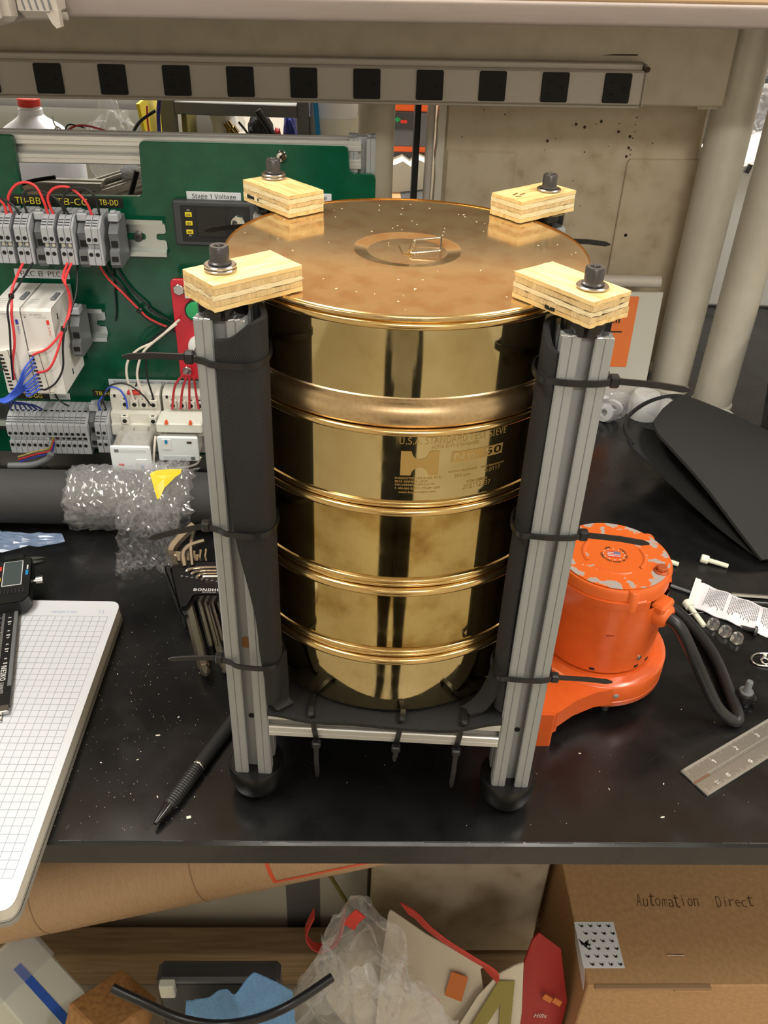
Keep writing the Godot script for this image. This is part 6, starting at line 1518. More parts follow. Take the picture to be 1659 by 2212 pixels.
func caliper() -> void:
	var t := thing("digital_caliper", "black digital caliper with a small display lying across the notebook", "caliper", Transform3D(Basis(Vector3.UP, 0.2534), Vector3(-0.3172, 0.0165, -0.0865)))
	obj("beam", Geo.new().b(-0.0165, 0.0010, -0.075, 0.0, 0.0050, 0.1200, 0.0003), "black_plastic", t)
	obj("beam_edge", Geo.new().b(-0.0030, 0.0050, 0.000, 0.0, 0.0058, 0.1000, 0.0002), "mid_grey", t)
	obj("beam_end", Geo.new().b(-0.0140, 0.0016, 0.1200, -0.0005, 0.0052, 0.1265, 0.0005), "steel", t)
	obj("depth_rod", Geo.new().b(-0.0105, 0.0, 0.12, -0.0055, 0.0012, 0.1325, 0.0003), "steel", t)
	var tk := Geo.new()
	for k in 78:
		var z := 0.003 + k * 0.00127
		var l := 0.0040 if k % 10 == 0 else (0.0030 if k % 5 == 0 else 0.0020)
		tk.b(-0.0105 - l, 0.0050, z - 0.00009, -0.0105, 0.00512, z + 0.00009)
	for k in 9:
		write(tk, str(k + 1), Vector3(-0.0074, 0.0052, 0.0075 + k * 0.0085), Vector3(0, 0, 0.0016), Vector3(0.0022, 0, 0), true)
		if k % 2 == 0: tk.b(-0.0078, 0.0050, 0.0045 + k * 0.0085, -0.0048, 0.00512, 0.0058 + k * 0.0085)
	write(tk, "NEIKO", Vector3(-0.0090, 0.0052, 0.0765), Vector3(0, 0, 0.0165), Vector3(0.0042, 0, 0), true)
	write(tk, "STAINLESS", Vector3(-0.0085, 0.0052, 0.0950), Vector3(0, 0, 0.0120), Vector3(0.0026, 0, 0))
	write(tk, "HARDENED", Vector3(-0.0120, 0.0052, 0.0950), Vector3(0, 0, 0.0120), Vector3(0.0020, 0, 0))
	obj("scale_print", tk, "ink_white", t)
	var b := obj("slider", Geo.new().prism(Transform3D(Basis(Vector3.RIGHT, PI / 2), Vector3(0, 0.0150, 0)), rounded([Vector2(-0.040, -0.0530), Vector2(0.0090, -0.0530), Vector2(0.0105, -0.0500), Vector2(0.0105, 0.0020), Vector2(0.0050, 0.0100), Vector2(-0.040, 0.0100)], 0.0025, 4), 0.0138, 0.0008), "black_plastic", t)
	obj("bezel", Geo.new().prism(Transform3D(Basis(Vector3.RIGHT, PI / 2), Vector3(0, 0.0155, 0)), rounded([Vector2(-0.0136, -0.0492), Vector2(0.0029, -0.0492), Vector2(0.0029, -0.0142), Vector2(-0.0136, -0.0142)], 0.001), 0.0008), "ink_white", b)
	obj("display", Geo.new().prism(Transform3D(Basis(Vector3.RIGHT, PI / 2), Vector3(0, 0.0157, 0)), rounded([Vector2(-0.0129, -0.0485), Vector2(0.0022, -0.0485), Vector2(0.0022, -0.0149), Vector2(-0.0129, -0.0149)], 0.0006), 0.0009), "screen", b)
	for q in [[-0.0165, -0.0400, "ink_red"], [-0.0165, -0.0240, "yellow"]]:
		obj("button", Geo.new().b(q[0] - 0.0018, 0.0150, q[1] - 0.0030, q[0] + 0.0018, 0.0162, q[1] + 0.0030, 0.0005), q[2], b)
	obj("button", Geo.new().b(0.0055, 0.0150, -0.0340, 0.0080, 0.0160, -0.0270, 0.0005), "blue_plastic", b)
	obj("print", Geo.new().b(0.0062, 0.0150, -0.0420, 0.0074, 0.01515, -0.0360), "ink_white", b)
	var rg := Geo.new()
	for k in 9: rg.b(-0.0200 + k * 0.0030, 0.0150, -0.0095, -0.0186 + k * 0.0030, 0.0157, -0.0030, 0.0003)
	obj("thumb_grip", rg, "black_matt", b)
	obj("thumb_screw", Geo.new().lathe(along(Vector3(0.0100, 0.0080, -0.0260), Vector3.RIGHT), [[0.0, 0.0], [0.0015, 0.0], [0.0015, 0.0035], [0.0042, 0.0036], [0.0042, 0.0090], [0.0036, 0.0096], [0.0, 0.0096]], 20), "steel", t)
	for q in [[-0.066, 0.0], [-0.0575, 0.002]]:
		obj("inside_jaw", Geo.new().prism(Transform3D(Basis(Vector3.RIGHT, PI / 2), Vector3(0, 0.0060 + q[1], 0)), PackedVector2Array([Vector2(-0.012, q[0]), Vector2(0.0080, q[0] - 0.001), Vector2(0.0215, q[0] + 0.0030), Vector2(0.0080, q[0] + 0.0055), Vector2(-0.012, q[0] + 0.0075)]), 0.0030, 0.0006), "steel", t)

func hex_keys() -> void:
	var T := Transform3D(Basis(Vector3.UP, 0.3166), Vector3(-0.1759, 0.0, -0.0930))
	var h := thing("hex_key_holder", "black plastic holder of a folding hex key set beside the left front post", "key holder", T)
	obj("body", Geo.new().prism(Transform3D(Basis(Vector3.RIGHT, PI / 2), Vector3(0, 0.0190, 0)), rounded([Vector2(-0.0050, -0.0660), Vector2(0.048, -0.0500), Vector2(0.048, 0.0035), Vector2(0.010, -0.0090), Vector2(0.0015, 0.0060), Vector2(-0.0055, 0.0040)], 0.003, 4), 0.0178, 0.0015), "black_plastic", h)
	obj("side_wing", Geo.new().prism(Transform3D(Basis(Vector3.RIGHT, PI / 2), Vector3(0, 0.0150, 0)), rounded([Vector2(-0.0100, -0.0640), Vector2(0.002, -0.0640), Vector2(0.0035, 0.0100), Vector2(-0.0035, 0.0130)], 0.003, 4), 0.0148, 0.001), "black_matt", h)
	var ink := Geo.new()
	write(ink, "BONDHUS", Vector3(0.0100, 0.0192, -0.0150), Vector3(0.0260, 0, 0.0085), Vector3(0.0011, 0, -0.0034), true)
	write(ink, "MADE IN USA", Vector3(0.0170, 0.0192, -0.0103), Vector3(0.0120, 0, 0.0039), Vector3(0.0005, 0, -0.0015))
	var sizes := ["3/8", "5/16", "1/4", "7/32", "3/16", "5/32", "9/64", "1/8", "7/64"]
	for k in 9: write(ink, sizes[k], Vector3(0.0020 + k * 0.0042, 0.0192, -0.0390 + k * 0.0024), Vector3(0.0022, 0, 0.0007), Vector3(0.0005, 0, -0.0015))
	obj("print", ink, "ink_white", h)
	# keys: hexagonal rods with a bend at the top end
	var keys := [[0.0035, 0.0047, 0.0760, 0.012, "largest polished hex key, outermost in the black holder"], [0.0135, 0.0022, 0.0470, 0.010, "second slim polished hex key in the black holder"], [0.0185, 0.0019, 0.0460, 0.0095, "third slim polished hex key in the black holder"], [0.0205, 0.0032, 0.0745, 0.005, "rust-marked hex key lying under the slim ones in the black holder"], [0.0245, 0.0016, 0.0440, 0.0095, "thin polished hex key just beside the front post"], [0.0295, 0.0014, 0.0420, 0.0095, "thinnest hex key, half hidden by the front post"]]
	for k in keys:
		var x: float = k[0]; var r: float = k[1]
		var t := thing("hex_key", k[4], "hex key", T, "hex keys in the black holder")
		var pts := [Vector3(x, k[3], k[2]), Vector3(x, k[3], -0.060), Vector3(x, k[3] + 0.004, -0.070), Vector3(x + 0.002, k[3] + 0.010, -0.074)]
		obj("shaft", Geo.new().tube(pts, r, 6, false), "nickel", t)
		obj("ball_end", Geo.new().tube([Vector3(x, k[3], k[2]), Vector3(x, k[3], k[2] + r * 0.5), Vector3(x, k[3], k[2] + r * 1.1), Vector3(x, k[3], k[2] + r * 2.0)], [r * 0.8, r * 0.72, r * 1.0, r * 0.4], 6, false), "nickel", t)
		if k[1] == 0.0032: obj("rust_mark", Geo.new().tube([Vector3(x, k[3], k[2] - 0.014), Vector3(x, k[3], k[2] - 0.006)], r * 1.02, 6, false, false), "rust", t)
	# the short arms lying over the holder
	var arms := [[[0.000, 0.018, -0.0560], [-0.0015, 0.022, -0.0740], [0.006, 0.027, -0.0830], [0.0240, 0.034, -0.0950], 0.0047, "bright bent arm of the largest hex key above the holder"],
		[[0.0080, 0.0195, -0.0520], [0.0090, 0.026, -0.0640], [0.0160, 0.030, -0.0690], [0.0300, 0.032, -0.0700], 0.0026, "bent arm of a middling hex key above the holder"],
		[[0.0150, 0.0195, -0.0520], [0.0165, 0.028, -0.0650], [0.0190, 0.032, -0.0740], [0.0230, 0.034, -0.0850], 0.0020, "bent arm of a slim hex key standing up at the holder"]]
	for a in arms:
		var pts := []
		for i in 4: pts.append(Vector3(a[i][0], a[i][1], a[i][2]))
		var t := thing("hex_key", a[5], "hex key", T, "hex keys in the black holder")
		obj("arm", Geo.new().tube(curve(pts, 4), a[4], 6, false), "nickel", t)
	for k in 4:
		var z := -0.0450 + k * 0.0046
		var t := thing("hex_key", ["topmost of four small bent keys lying flat on the holder", "second of four small bent keys lying flat on the holder", "third of four small bent keys lying flat on the holder", "lowest of four small bent keys lying flat on the holder"][k], "hex key", T, "hex keys in the black holder")
		obj("arm", Geo.new().tube(curve([Vector3(0.0085 + k * 0.0036, 0.0196, z + 0.0015 + k * 0.0008), Vector3(0.0110 + k * 0.0036, 0.0205, z - 0.0003 + k * 0.0008), Vector3(0.0230, 0.0212, z + 0.0015), Vector3(0.0420, 0.0215, z + 0.0075)], 4), 0.0015 - k * 0.0001, 6, false), "nickel", t)

# ------------------------------------------------------------------ the right half of the bench top
func bench_right() -> void:
	# steel rule
	var d := Vector3(0.0872, 0, -0.0523).normalized()
	var T := Transform3D(Basis(d, Vector3.UP, d.cross(Vector3.UP)), Vector3(0.2273, 0.0, 0.0834))
	var r := thing("steel_rule", "engraved steel combination-square rule at the front right of the bench", "rule", T)
	var w := 0.0131
	obj("blade", Geo.new().b(0.0, 0.0003, 0.0012, 0.30, 0.0026, w, 0.0003).b(0.0, 0.0003, -w, 0.30, 0.0026, -0.0012, 0.0003).b(0.0, 0.0003, -0.0012, 0.30, 0.0016, 0.0012), "ruler_steel", r)
	var tk := Geo.new()
	for k in 230:
		for s in [-1, 1]:
			var step := 0.00159 if s > 0 else 0.00079
			var x := 0.003 + k * step
			if x > 0.19: continue
			var n := 16 if s > 0 else 32
			var l := 0.0060 if k % n == 0 else (0.0048 if k % (n / 2) == 0 else (0.0036 if k % (n / 4) == 0 else 0.0022))
			tk.b(x - 0.00010, 0.0026, s * w, x + 0.00010, 0.00264, s * (w - l))
	for k in 6:
		write(tk, str(k + 1), Vector3(0.0275 + k * 0.0254, 0.00266, -0.0042), Vector3(0.0026, 0, 0), Vector3(0, 0, -0.0036), true)
		write(tk, str(6 - k if k else 32), Vector3(0.0300 + k * 0.0254, 0.00266, 0.0065), Vector3(-0.0034, 0, 0), Vector3(0, 0, -0.0030) * -1.0, true)
	write(tk, "16", Vector3(0.0180, 0.00266, 0.0070), Vector3(-0.0040, 0, 0), Vector3(0, 0, 0.0030), true)
	obj("engraving", tk, "engraved", r)
	obj("rust_streak", Geo.new().b(0.0005, 0.0016, -0.0011, 0.017, 0.0018, 0.0011), "rust", r)
	obj("pen_mark", Geo.new().strap(curve([Vector3(0.0130, 0.0027, 0.0095), Vector3(0.0150, 0.0027, 0.0080), Vector3(0.0165, 0.0027, 0.0092), Vector3(0.0185, 0.0027, 0.0080)], 3), 0.0004, 0.0001, Vector3.BACK), "ink", r)
	foam_sheet()
	# nylon screws
	nylon_screw("white nylon cap screw lying alone behind the white sachet", Vector3(0.3205, 0.0044, -0.1905), Vector3(0.3450, 0.0026, -0.1800))
	nylon_screw("white nylon cap screw propped on the end of the sachet", Vector3(0.2840, 0.0050, -0.1215), Vector3(0.2915, 0.0026, -0.0905))
	nylon_screw("white nylon screw end peeping out behind the orange motor", Vector3(0.268, 0.0040, -0.1960), Vector3(0.2955, 0.0026, -0.1815))
	# sachet
	var rows := []
	var A := Vector3(0.3085, 0.003, -0.1545); var B := Vector3(0.2870, 0.003, -0.1200)
	for i in 9:
		var f := i / 8.0
		var row := []
		for j in 25:
			var s := j / 24.0
			var p: Vector3 = A.lerp(B, f) + Vector3(0.086, 0, 0.0620) * s * lerp(0.96, 1.0, f)
			p.y = 0.0016 + 0.0050 * sin(PI * f) * smoothstep(0.0, 0.3, s) + 0.0008 * sin(s * 30.0 + f * 4.0)
			row.append(p)
		rows.append(row)
	var sa := thing("sachet", "crumpled white printed sachet in the middle of the small screws", "sachet")
	obj("packet", Geo.new().sheet(rows, 0.0012), "sachet", sa)
	obj("crimped_end", Geo.new().sheet([[A + Vector3(-0.003, 0.0005, -0.0045), B + Vector3(-0.003, 0.0005, 0.0015)], [A + Vector3(0.0015, 0.0005, -0.001), B + Vector3(0.0015, 0.0005, 0.003)]], 0.0014), "white_plastic", sa)
	var pr := Geo.new()
	for j in 62:
		var s := 0.10 + j * 0.0142
		if s > 0.97 or j in [13, 14, 33, 34]: continue
		var f0 := 0.10; var f1 := 0.90 - 0.14 * rng.randf()
		var n := 7
		for i in n:
			var fa: float = lerp(f0, f1, float(i) / n); var fb: float = lerp(f0, f1, (i + 0.8) / n)
			var q := []
			for e in [[fa, s], [fb, s], [fb, s + 0.0065], [fa, s + 0.0065]]:
				var p: Vector3 = A.lerp(B, e[0]) + Vector3(0.086, 0, 0.0620) * e[1] * lerp(0.96, 1.0, e[0])
				p.y = 0.0016 + 0.0050 * sin(PI * e[0]) * smoothstep(0.0, 0.3, e[1]) + 0.0008 * sin(e[1] * 30.0 + e[0] * 4.0) + 0.0009
				q.append(p)
			pr.quad(q[0], q[1], q[2], q[3], Vector3.UP, Vector3.UP, Vector3.UP, Vector3.UP)
	obj("fine_print", pr, "ink_grey", sa)
	# single hex key, thin rod
	tag(obj("hex_key", Geo.new().tube([Vector3(0.3330, 0.0022, -0.1362), Vector3(0.40, 0.0022, -0.1300), Vector3(0.4060, 0.0022, -0.1310), Vector3(0.4080, 0.0022, -0.1380), Vector3(0.4095, 0.0022, -0.1550)], 0.0021, 6, false), "steel"), "loose bright hex key lying behind the sachet", "hex key")
	tag(obj("black_rod", Geo.new().tube([Vector3(0.245, 0.0016, -0.170), Vector3(0.2975, 0.0016, -0.1376)], 0.0016, 10), "mid_grey"), "thin dark rod lying between the motor and the sachet", "rod")
	# clear rubber bumpers
	for q in [[0.3005, -0.0925, "clear rubber bumper nearest the nylon screw"], [0.3085, -0.0830, "middle one of the three clear rubber bumpers"], [0.3160, -0.0740, "clear rubber bumper farthest from the sachet"]]:
		var b := thing("rubber_bumper", q[2], "bumper", at(q[0], 0.0, q[1]), "clear rubber bumpers")
		obj("body", Geo.new().lathe(Transform3D(), [[0.0, 0.0], [0.0050, 0.0], [0.0055, 0.0006], [0.0050, 0.0068], [0.0042, 0.0076], [0.0022, 0.0076], [0.0018, 0.0070], [0.0016, 0.0030], [0.0, 0.0028]], 32), "clear_rubber", b)
		obj("steel_washer", Geo.new().lathe(at(0, 0.0029, 0), [[0.0006, 0.0], [0.0014, 0.0], [0.0014, 0.0006], [0.0006, 0.0006]], 18), "black_oxide", b)
	# black machine screw
	var bs := thing("machine_screw", "black machine screw lying against the sachet beside the bumpers", "screw", along(Vector3(0.3375, 0.0046, -0.0820), Vector3(-0.0130, -0.0005, -0.0060)))
	obj("head", Geo.new().lathe(Transform3D(), [[0.0, 0.0], [0.0022, 0.0], [0.0040, 0.0008], [0.0046, 0.0022], [0.0046, 0.0030], [0.0, 0.0030]], 24), "black_oxide", bs)
	obj("thread", threaded(0.0022, 0.0030, 0.0150), "black_oxide", bs)
	# split pin / bail at the right edge
	var sp := thing("wire_clip", "shiny bent wire clip with a brass eyelet at the right edge of the bench", "clip")
	obj("wire", Geo.new().tube(curve([Vector3(0.352, 0.0012, -0.0560), Vector3(0.330, 0.0012, -0.0570), Vector3(0.3215, 0.0012, -0.0520), Vector3(0.3205, 0.0012, -0.0460), Vector3(0.3260, 0.0012, -0.0420), Vector3(0.345, 0.0012, -0.0400)], 5), 0.0009, 10), "chrome", sp)
	obj("eyelet", Geo.new().lathe(Transform3D(Basis(Vector3.RIGHT, 0.2), Vector3(0.3310, 0.0015, -0.0465)), arc_pts(0.0032, 0.0008, 0.0009, -90.0, 270.0, 10), 24), "chrome", sp)
	obj("eyelet_cap", Geo.new().b(0.3320, 0.0016, -0.0545, 0.3345, 0.0046, -0.0515, 0.0006), "nylon", sp)
	# levelling bolt in its knurled black knob
	var kb := thing("levelling_bolt", "black knurled knob with an upright bolt standing beside the cord loop", "bolt", at(0.2950, 0.0, -0.0005))
	var kn := []
	obj("knob", Geo.new().lathe(Transform3D(), [[0.0, 0.0], [0.0066, 0.0], [0.0070, 0.0006], [0.0070, 0.0110], [0.0066, 0.0116], [0.0, 0.0116]], 24), "black_plastic", kb)
	var rg := Geo.new()
	for k in 24: rg.box(Transform3D(Basis(Vector3.UP, k * TAU / 24), Vector3(sin(k * TAU / 24), 0.0, cos(k * TAU / 24)) * 0.0071 + Vector3(0, 0.0085, 0)), Vector3(0.0008, 0.0050, 0.0005))
	obj("knurl", rg, "black_matt", kb)
	obj("washer", Geo.new().lathe(at(0, 0.0116, 0), [[0.0, 0.0], [0.0056, 0.0], [0.0056, 0.0013], [0.0, 0.0014]], 24), "mid_grey", kb)
	obj("bolt", threaded(0.0028, 0.0128, 0.0240), "mid_grey", kb)
	obj("cap_nut", Geo.new().lathe(along(Vector3(0.0064, 0.0050, 0.0015), Vector3(1, 0.1, 0.2)), [[0.0, 0.0], [0.0036, 0.0], [0.0034, 0.0018], [0.0022, 0.0030], [0.0, 0.0034]], 18), "black_gloss", kb)
	tag(obj("thin_wire", Geo.new().tube(curve([Vector3(0.2800, 0.0045, -0.1035), Vector3(0.2870, 0.0065, -0.1040), Vector3(0.2950, 0.0055, -0.1060)], 4), 0.0005, 6), "steel"), "short thin steel wire across the propped nylon screw", "wire")

func threaded(r: float, y0: float, y1: float) -> Geo:
	var p := [[0.0, y0]]
	var y := y0
	while y < y1 - 0.0009:
		p += [[r, y], [r * 0.84, y + 0.0004]]
		y += 0.0008
	p += [[r * 0.9, y1 - 0.0005], [r * 0.7, y1], [0.0, y1]]
	return Geo.new().lathe(Transform3D(), p, 18)

func nylon_screw(label: String, a: Vector3, b: Vector3) -> void:
	var l := a.distance_to(b)
	var t := thing("nylon_screw", label, "screw", along(a, b - a), "white nylon screws")
	obj("head", Geo.new().lathe(Transform3D(), [[0.0, 0.0], [0.0038, 0.0], [0.0044, 0.0006], [0.0044, 0.0068], [0.0040, 0.0074], [0.0, 0.0074]], 24), "nylon", t)
	obj("shank", threaded(0.0026, 0.0072, l), "nylon", t)

func foam_sheet() -> void:
	var t := thing("foam_rubber_sheet", "black foam rubber sheet folded over on itself at the right of the bench", "rubber sheet")
	# lower flap: left edge from the bench up to the lifted corner
	var a := [Vector3(0.3800, 0.0030, -0.1950), Vector3(0.3450, 0.0150, -0.2420), Vector3(0.3080, 0.0330, -0.2950), Vector3(0.2780, 0.0500, -0.3250), Vector3(0.2745, 0.0540, -0.3420), Vector3(0.2770, 0.0560, -0.3550)]
	var b := [Vector3(0.400, 0.0025, -0.2000), Vector3(0.3800, 0.0100, -0.2500), Vector3(0.3450, 0.0250, -0.3050), Vector3(0.3100, 0.0420, -0.3450), Vector3(0.2960, 0.0500, -0.3600), Vector3(0.2880, 0.0540, -0.3640)]
	var c := [Vector3(0.46, 0.0025, -0.2200), Vector3(0.4500, 0.0050, -0.2900), Vector3(0.4200, 0.0110, -0.3500), Vector3(0.3700, 0.0260, -0.3900), Vector3(0.3250, 0.0430, -0.3780), Vector3(0.3020, 0.0530, -0.3700)]
	obj("lower_flap", Geo.new().sheet([curve(a, 5), curve(b, 5), curve(c, 5)], 0.0032), "foam", t)
	# upper flap
	var a2 := [Vector3(0.3790, 0.0070, -0.1850), Vector3(0.3600, 0.0250, -0.2080), Vector3(0.3330, 0.0500, -0.2540), Vector3(0.3080, 0.0680, -0.2950), Vector3(0.2985, 0.0730, -0.3200), Vector3(0.3010, 0.0720, -0.3480)]
	var b2 := [Vector3(0.430, 0.0060, -0.1950), Vector3(0.4050, 0.0250, -0.2400), Vector3(0.3800, 0.0450, -0.2950), Vector3(0.3500, 0.0620, -0.3350), Vector3(0.3300, 0.0700, -0.3600), Vector3(0.3220, 0.0700, -0.3830)]
	var c2 := [Vector3(0.52, 0.0060, -0.2200), Vector3(0.4900, 0.0200, -0.2800), Vector3(0.4450, 0.0380, -0.3350), Vector3(0.4020, 0.0520, -0.3800), Vector3(0.3720, 0.0600, -0.4150), Vector3(0.3560, 0.0620, -0.4320)]
	var d2 := [Vector3(0.62, 0.0060, -0.2500), Vector3(0.5700, 0.0120, -0.3200), Vector3(0.5000, 0.0260, -0.3700), Vector3(0.4400, 0.0400, -0.4150), Vector3(0.4000, 0.0480, -0.4400), Vector3(0.3790, 0.0520, -0.4500)]
	obj("upper_flap", Geo.new().sheet([curve(a2, 5), curve(b2, 5), curve(c2, 5), curve(d2, 5)], 0.0032), "foam", t)
	obj("edge_strip", Geo.new().strap(curve([Vector3(0.2775, 0.0545, -0.3300), Vector3(0.2745, 0.0560, -0.3500), Vector3(0.2790, 0.0560, -0.3730), Vector3(0.2900, 0.0560, -0.3950), Vector3(0.3130, 0.0560, -0.4220), Vector3(0.3370, 0.0560, -0.4400), Vector3(0.3610, 0.0560, -0.4480), Vector3(0.3790, 0.0530, -0.4420), Vector3(0.3950, 0.0500, -0.4300)], 5), 0.004, 0.0028, Vector3(0.3, 0.6, -0.5)), "foam", t)
	obj("small_hole", Geo.new().lathe(along(Vector3(0.4250, 0.0318, -0.3050), Vector3(-0.2, 1, 0.4)), [[0.0026, 0.0], [0.0026, 0.0022], [0.0, 0.0022]], 14), "rubber_dark", t)
	obj("scuff_mark", Geo.new().box(Transform3D(Basis(Vector3.UP, 0.6), Vector3(0.3880, 0.0420, -0.2960)), Vector3(0.0060, 0.0004, 0.0012)), "scuff", t)

# ------------------------------------------------------------------ under the bench
func under_bench() -> void:
	# poster tube
	var a := Vector3(-0.85, -0.486, -0.020); var b := Vector3(0.16, -0.1487, -0.034)
	var tube := thing("cardboard_tube", "long brown cardboard postal tube slanting under the bench", "cardboard tube", along(a, b - a))
	var l := a.distance_to(b)
	obj("tube", Geo.new().lathe(Transform3D(), [[0.0, 0.0], [0.0395, 0.0], [0.0405, 0.001], [0.0405, l - 0.001], [0.0395, l], [0.0, l]], 56), "kraft_tube", tube)
	for y in [0.545, 0.715]:
		obj("paper_seam", Geo.new().lathe(at(0, y, 0), [[0.0405, 0.0], [0.0408, 0.0], [0.0408, 0.0012], [0.0405, 0.0012]], 56), "kraft_seam", tube)
	# red stamped frame near its upper end
	var g := Geo.new()
	var R := 0.0407
	for e in [[-0.75, 0.15, 0.7900, 0.7940], [0.06, 0.15, 0.7900, 0.93]]:
		g.lathe(Transform3D(), [[R, e[2]], [R + 0.0002, e[2]], [R + 0.0002, e[3]], [R, e[3]]], 12, e[0], e[1])
	obj("red_stamp", g, "orange_tape", tube)
	# timber
	var lum := thing("timber_length", "weathered timber length with a knot, lying under the cardboard tube", "timber")
	obj("board", Geo.new().prism(Transform3D(Basis(Vector3.UP, PI / 2), Vector3(-0.62, 0, 0)), rounded([Vector2(0.100, -0.6430), Vector2(0.100, -0.5700), Vector2(0.138, -0.5690), Vector2(0.138, -0.6430)], 0.004, 3), 0.95), "lumber", lum)
	obj("knot", Geo.new().lathe(facing(Vector3(-0.166, -0.6080, -0.0998)), [[0.010, 0.0], [0.009, 0.0004], [0.005, 0.0004], [0.0045, 0.0001], [0.0, 0.0003]], 20), "dark_wood", lum)
	# foam board with a strip of grey tape, and a beige board behind
	tag(obj("foam_board", Geo.new().b(-0.45, -0.645, -0.165, -0.002, -0.36, -0.155, 0.001), "foam_board"), "pale board standing behind the cardboard tube under the bench", "board")
	tag(obj("grey_tape", Geo.new().b(-0.107, -0.64, -0.1548, -0.0635, -0.36, -0.1542), "tape_grey"), "vertical strip of grey tape on the pale board", "tape")
	tag(obj("beige_board", Geo.new().b(0.0, -0.566, -0.118, 0.208, -0.10, -0.103, 0.002), "pier_paint"), "beige board leaning at the back under the bench", "board")
	var dark := tag(obj("dark_crate", Geo.new().b(-0.50, -0.645, -0.35, -0.02, -0.50, -0.17, 0.002), "black_matt"), "dark crate in the shadow behind the timber", "crate")
	tag(obj("twine", Geo.new().tube(curve([Vector3(-0.050, -0.46, -0.140), Vector3(-0.015, -0.52, -0.12), Vector3(0.020, -0.57, -0.10)], 5), 0.0025, 8), "olive"), "short length of rope in front of the pale board", "rope")
	# crumpled film top left
	tag(obj("plastic_bag", Geo.new().blob(Vector3(-0.30, -0.285, -0.16), Vector3(0.09, 0.06, 0.05), 0.5, 0.13, 31, 24, 34), "hazy_film"), "crumpled clear bag behind the cardboard tube under the bench", "bag")
	tag(obj("dark_cloth", Geo.new().blob(Vector3(-0.415, -0.33, -0.16), Vector3(0.04, 0.05, 0.03), 0.3, 0.13, 32, 16, 22), "dark_grey"), "dark grey cloth beside the crumpled bag under the bench", "cloth")
	# cartons lower left
	var ct := thing("white_carton", "white carton with a blue stripe at the lower left under the bench", "carton")
	var cd := Vector3(0.0720, 0, 0.0560)
	obj("carton_body", Geo.new().box(Transform3D(Basis(Vector3.BACK, 0.0) * Basis(Vector3.UP, 0.93) * Basis(Vector3.RIGHT, 0.28), Vector3(-0.3330, -0.50, 0.0420)), Vector3(0.060, 0.22, 0.20), 0.002), "carton_white", ct)
	obj("blue_stripe", Geo.new().box(Transform3D(Basis(Vector3.UP, 0.93) * Basis(Vector3.RIGHT, 0.28), Vector3(-0.3330, -0.50, 0.0420)) * at(0.0, 0.1103, 0.01), Vector3(0.0085, 0.0006, 0.165)), "carton_blue", ct)
	obj("clear_tape", Geo.new().box(Transform3D(Basis(Vector3.UP, 0.93) * Basis(Vector3.RIGHT, 0.28), Vector3(-0.3330, -0.50, 0.0420)) * at(0.0, 0.1108, -0.075), Vector3(0.064, 0.0006, 0.040)), "hazy_film", ct)
	tag(obj("wood_block", Geo.new().box(Transform3D(Basis(Vector3.UP, 0.93) * Basis(Vector3.BACK, -0.42), Vector3(-0.2560, -0.3650, 0.0700)), Vector3(0.066, 0.032, 0.052), 0.002), "dark_wood"), "brown oiled wooden block beside the white carton", "wood block")
	tag(obj("white_carton", Geo.new().box(Transform3D(Basis(Vector3.UP, 0.93) * Basis(Vector3.BACK, -0.42), Vector3(-0.2050, -0.4850, 0.0900)), Vector3(0.060, 0.14, 0.055), 0.002), "carton_white"), "small white carton under the oiled wooden block", "carton")
	# blue cloth, cable and a grey device
	var fn := FastNoiseLite.new()
	fn.seed = 3; fn.frequency = 1.0
	var rows := []
	for i in 25:
		var f := i / 24.0
		var row := []
		for j in 31:
			var s := j / 30.0
			var top := Vector3(lerp(-0.1722, -0.0953, s), lerp(-0.2907, -0.2360, smoothstep(0.0, 1.0, s)), 0.095) if s < 0.85 else Vector3(lerp(-0.1722, -0.0953, 0.85), -0.2395, 0.095).lerp(Vector3(-0.0760, -0.275, 0.095), (s - 0.85) / 0.15)
			var bot := Vector3(lerp(-0.1850, -0.0700, s), -0.40, 0.115)
			var p: Vector3 = top.lerp(bot, f)
			p.z += 0.005 * fn.get_noise_2d(s * 2.0, f * 2.0) + 0.014 * exp(-pow((s - 0.62 - 0.1 * f) * 9.0, 2.0))
			row.append(p)
		rows.append(row)
	tag(obj("blue_cloth", Geo.new().sheet(rows, 0.0012), "blue_cloth"), "folded light blue cloth under the front of the bench", "cloth")
	tag(obj("black_cable", Geo.new().tube(curve([Vector3(-0.225, -0.228, 0.115), Vector3(-0.2020, -0.240, 0.120), Vector3(-0.1662, -0.2617, 0.125), Vector3(-0.1267, -0.2670, 0.126), Vector3(-0.0821, -0.2463, 0.124), Vector3(-0.04, -0.24, 0.10)], 6), 0.0040, 12), "wire_black"), "thick black cable sagging in front of the blue cloth", "cable")
	var dv := thing("grey_device", "dark grey box with a pale clip behind the blue cloth", "device")
	obj("case", Geo.new().b(-0.205, -0.42, 0.052, -0.09, -0.298, 0.075, 0.004), "dark_grey", dv)
	obj("top_edge", Geo.new().b(-0.200, -0.2985, 0.070, -0.10, -0.295, 0.076, 0.001), "mid_grey", dv)
	obj("pale_clip", Geo.new().b(-0.200, -0.312, 0.074, -0.186, -0.292, 0.082, 0.001), "carton_white", dv)
	# clear bag
	tag(obj("plastic_bag", bag_shape(), "hazy_film"), "large crinkled clear plastic bag at the centre under the bench", "bag")
	# tote bag: cream with olive M, red side panel and red straps
	var tote := thing("tote_bag", "cream and red woven shopping bag with a large olive letter", "shopping bag")
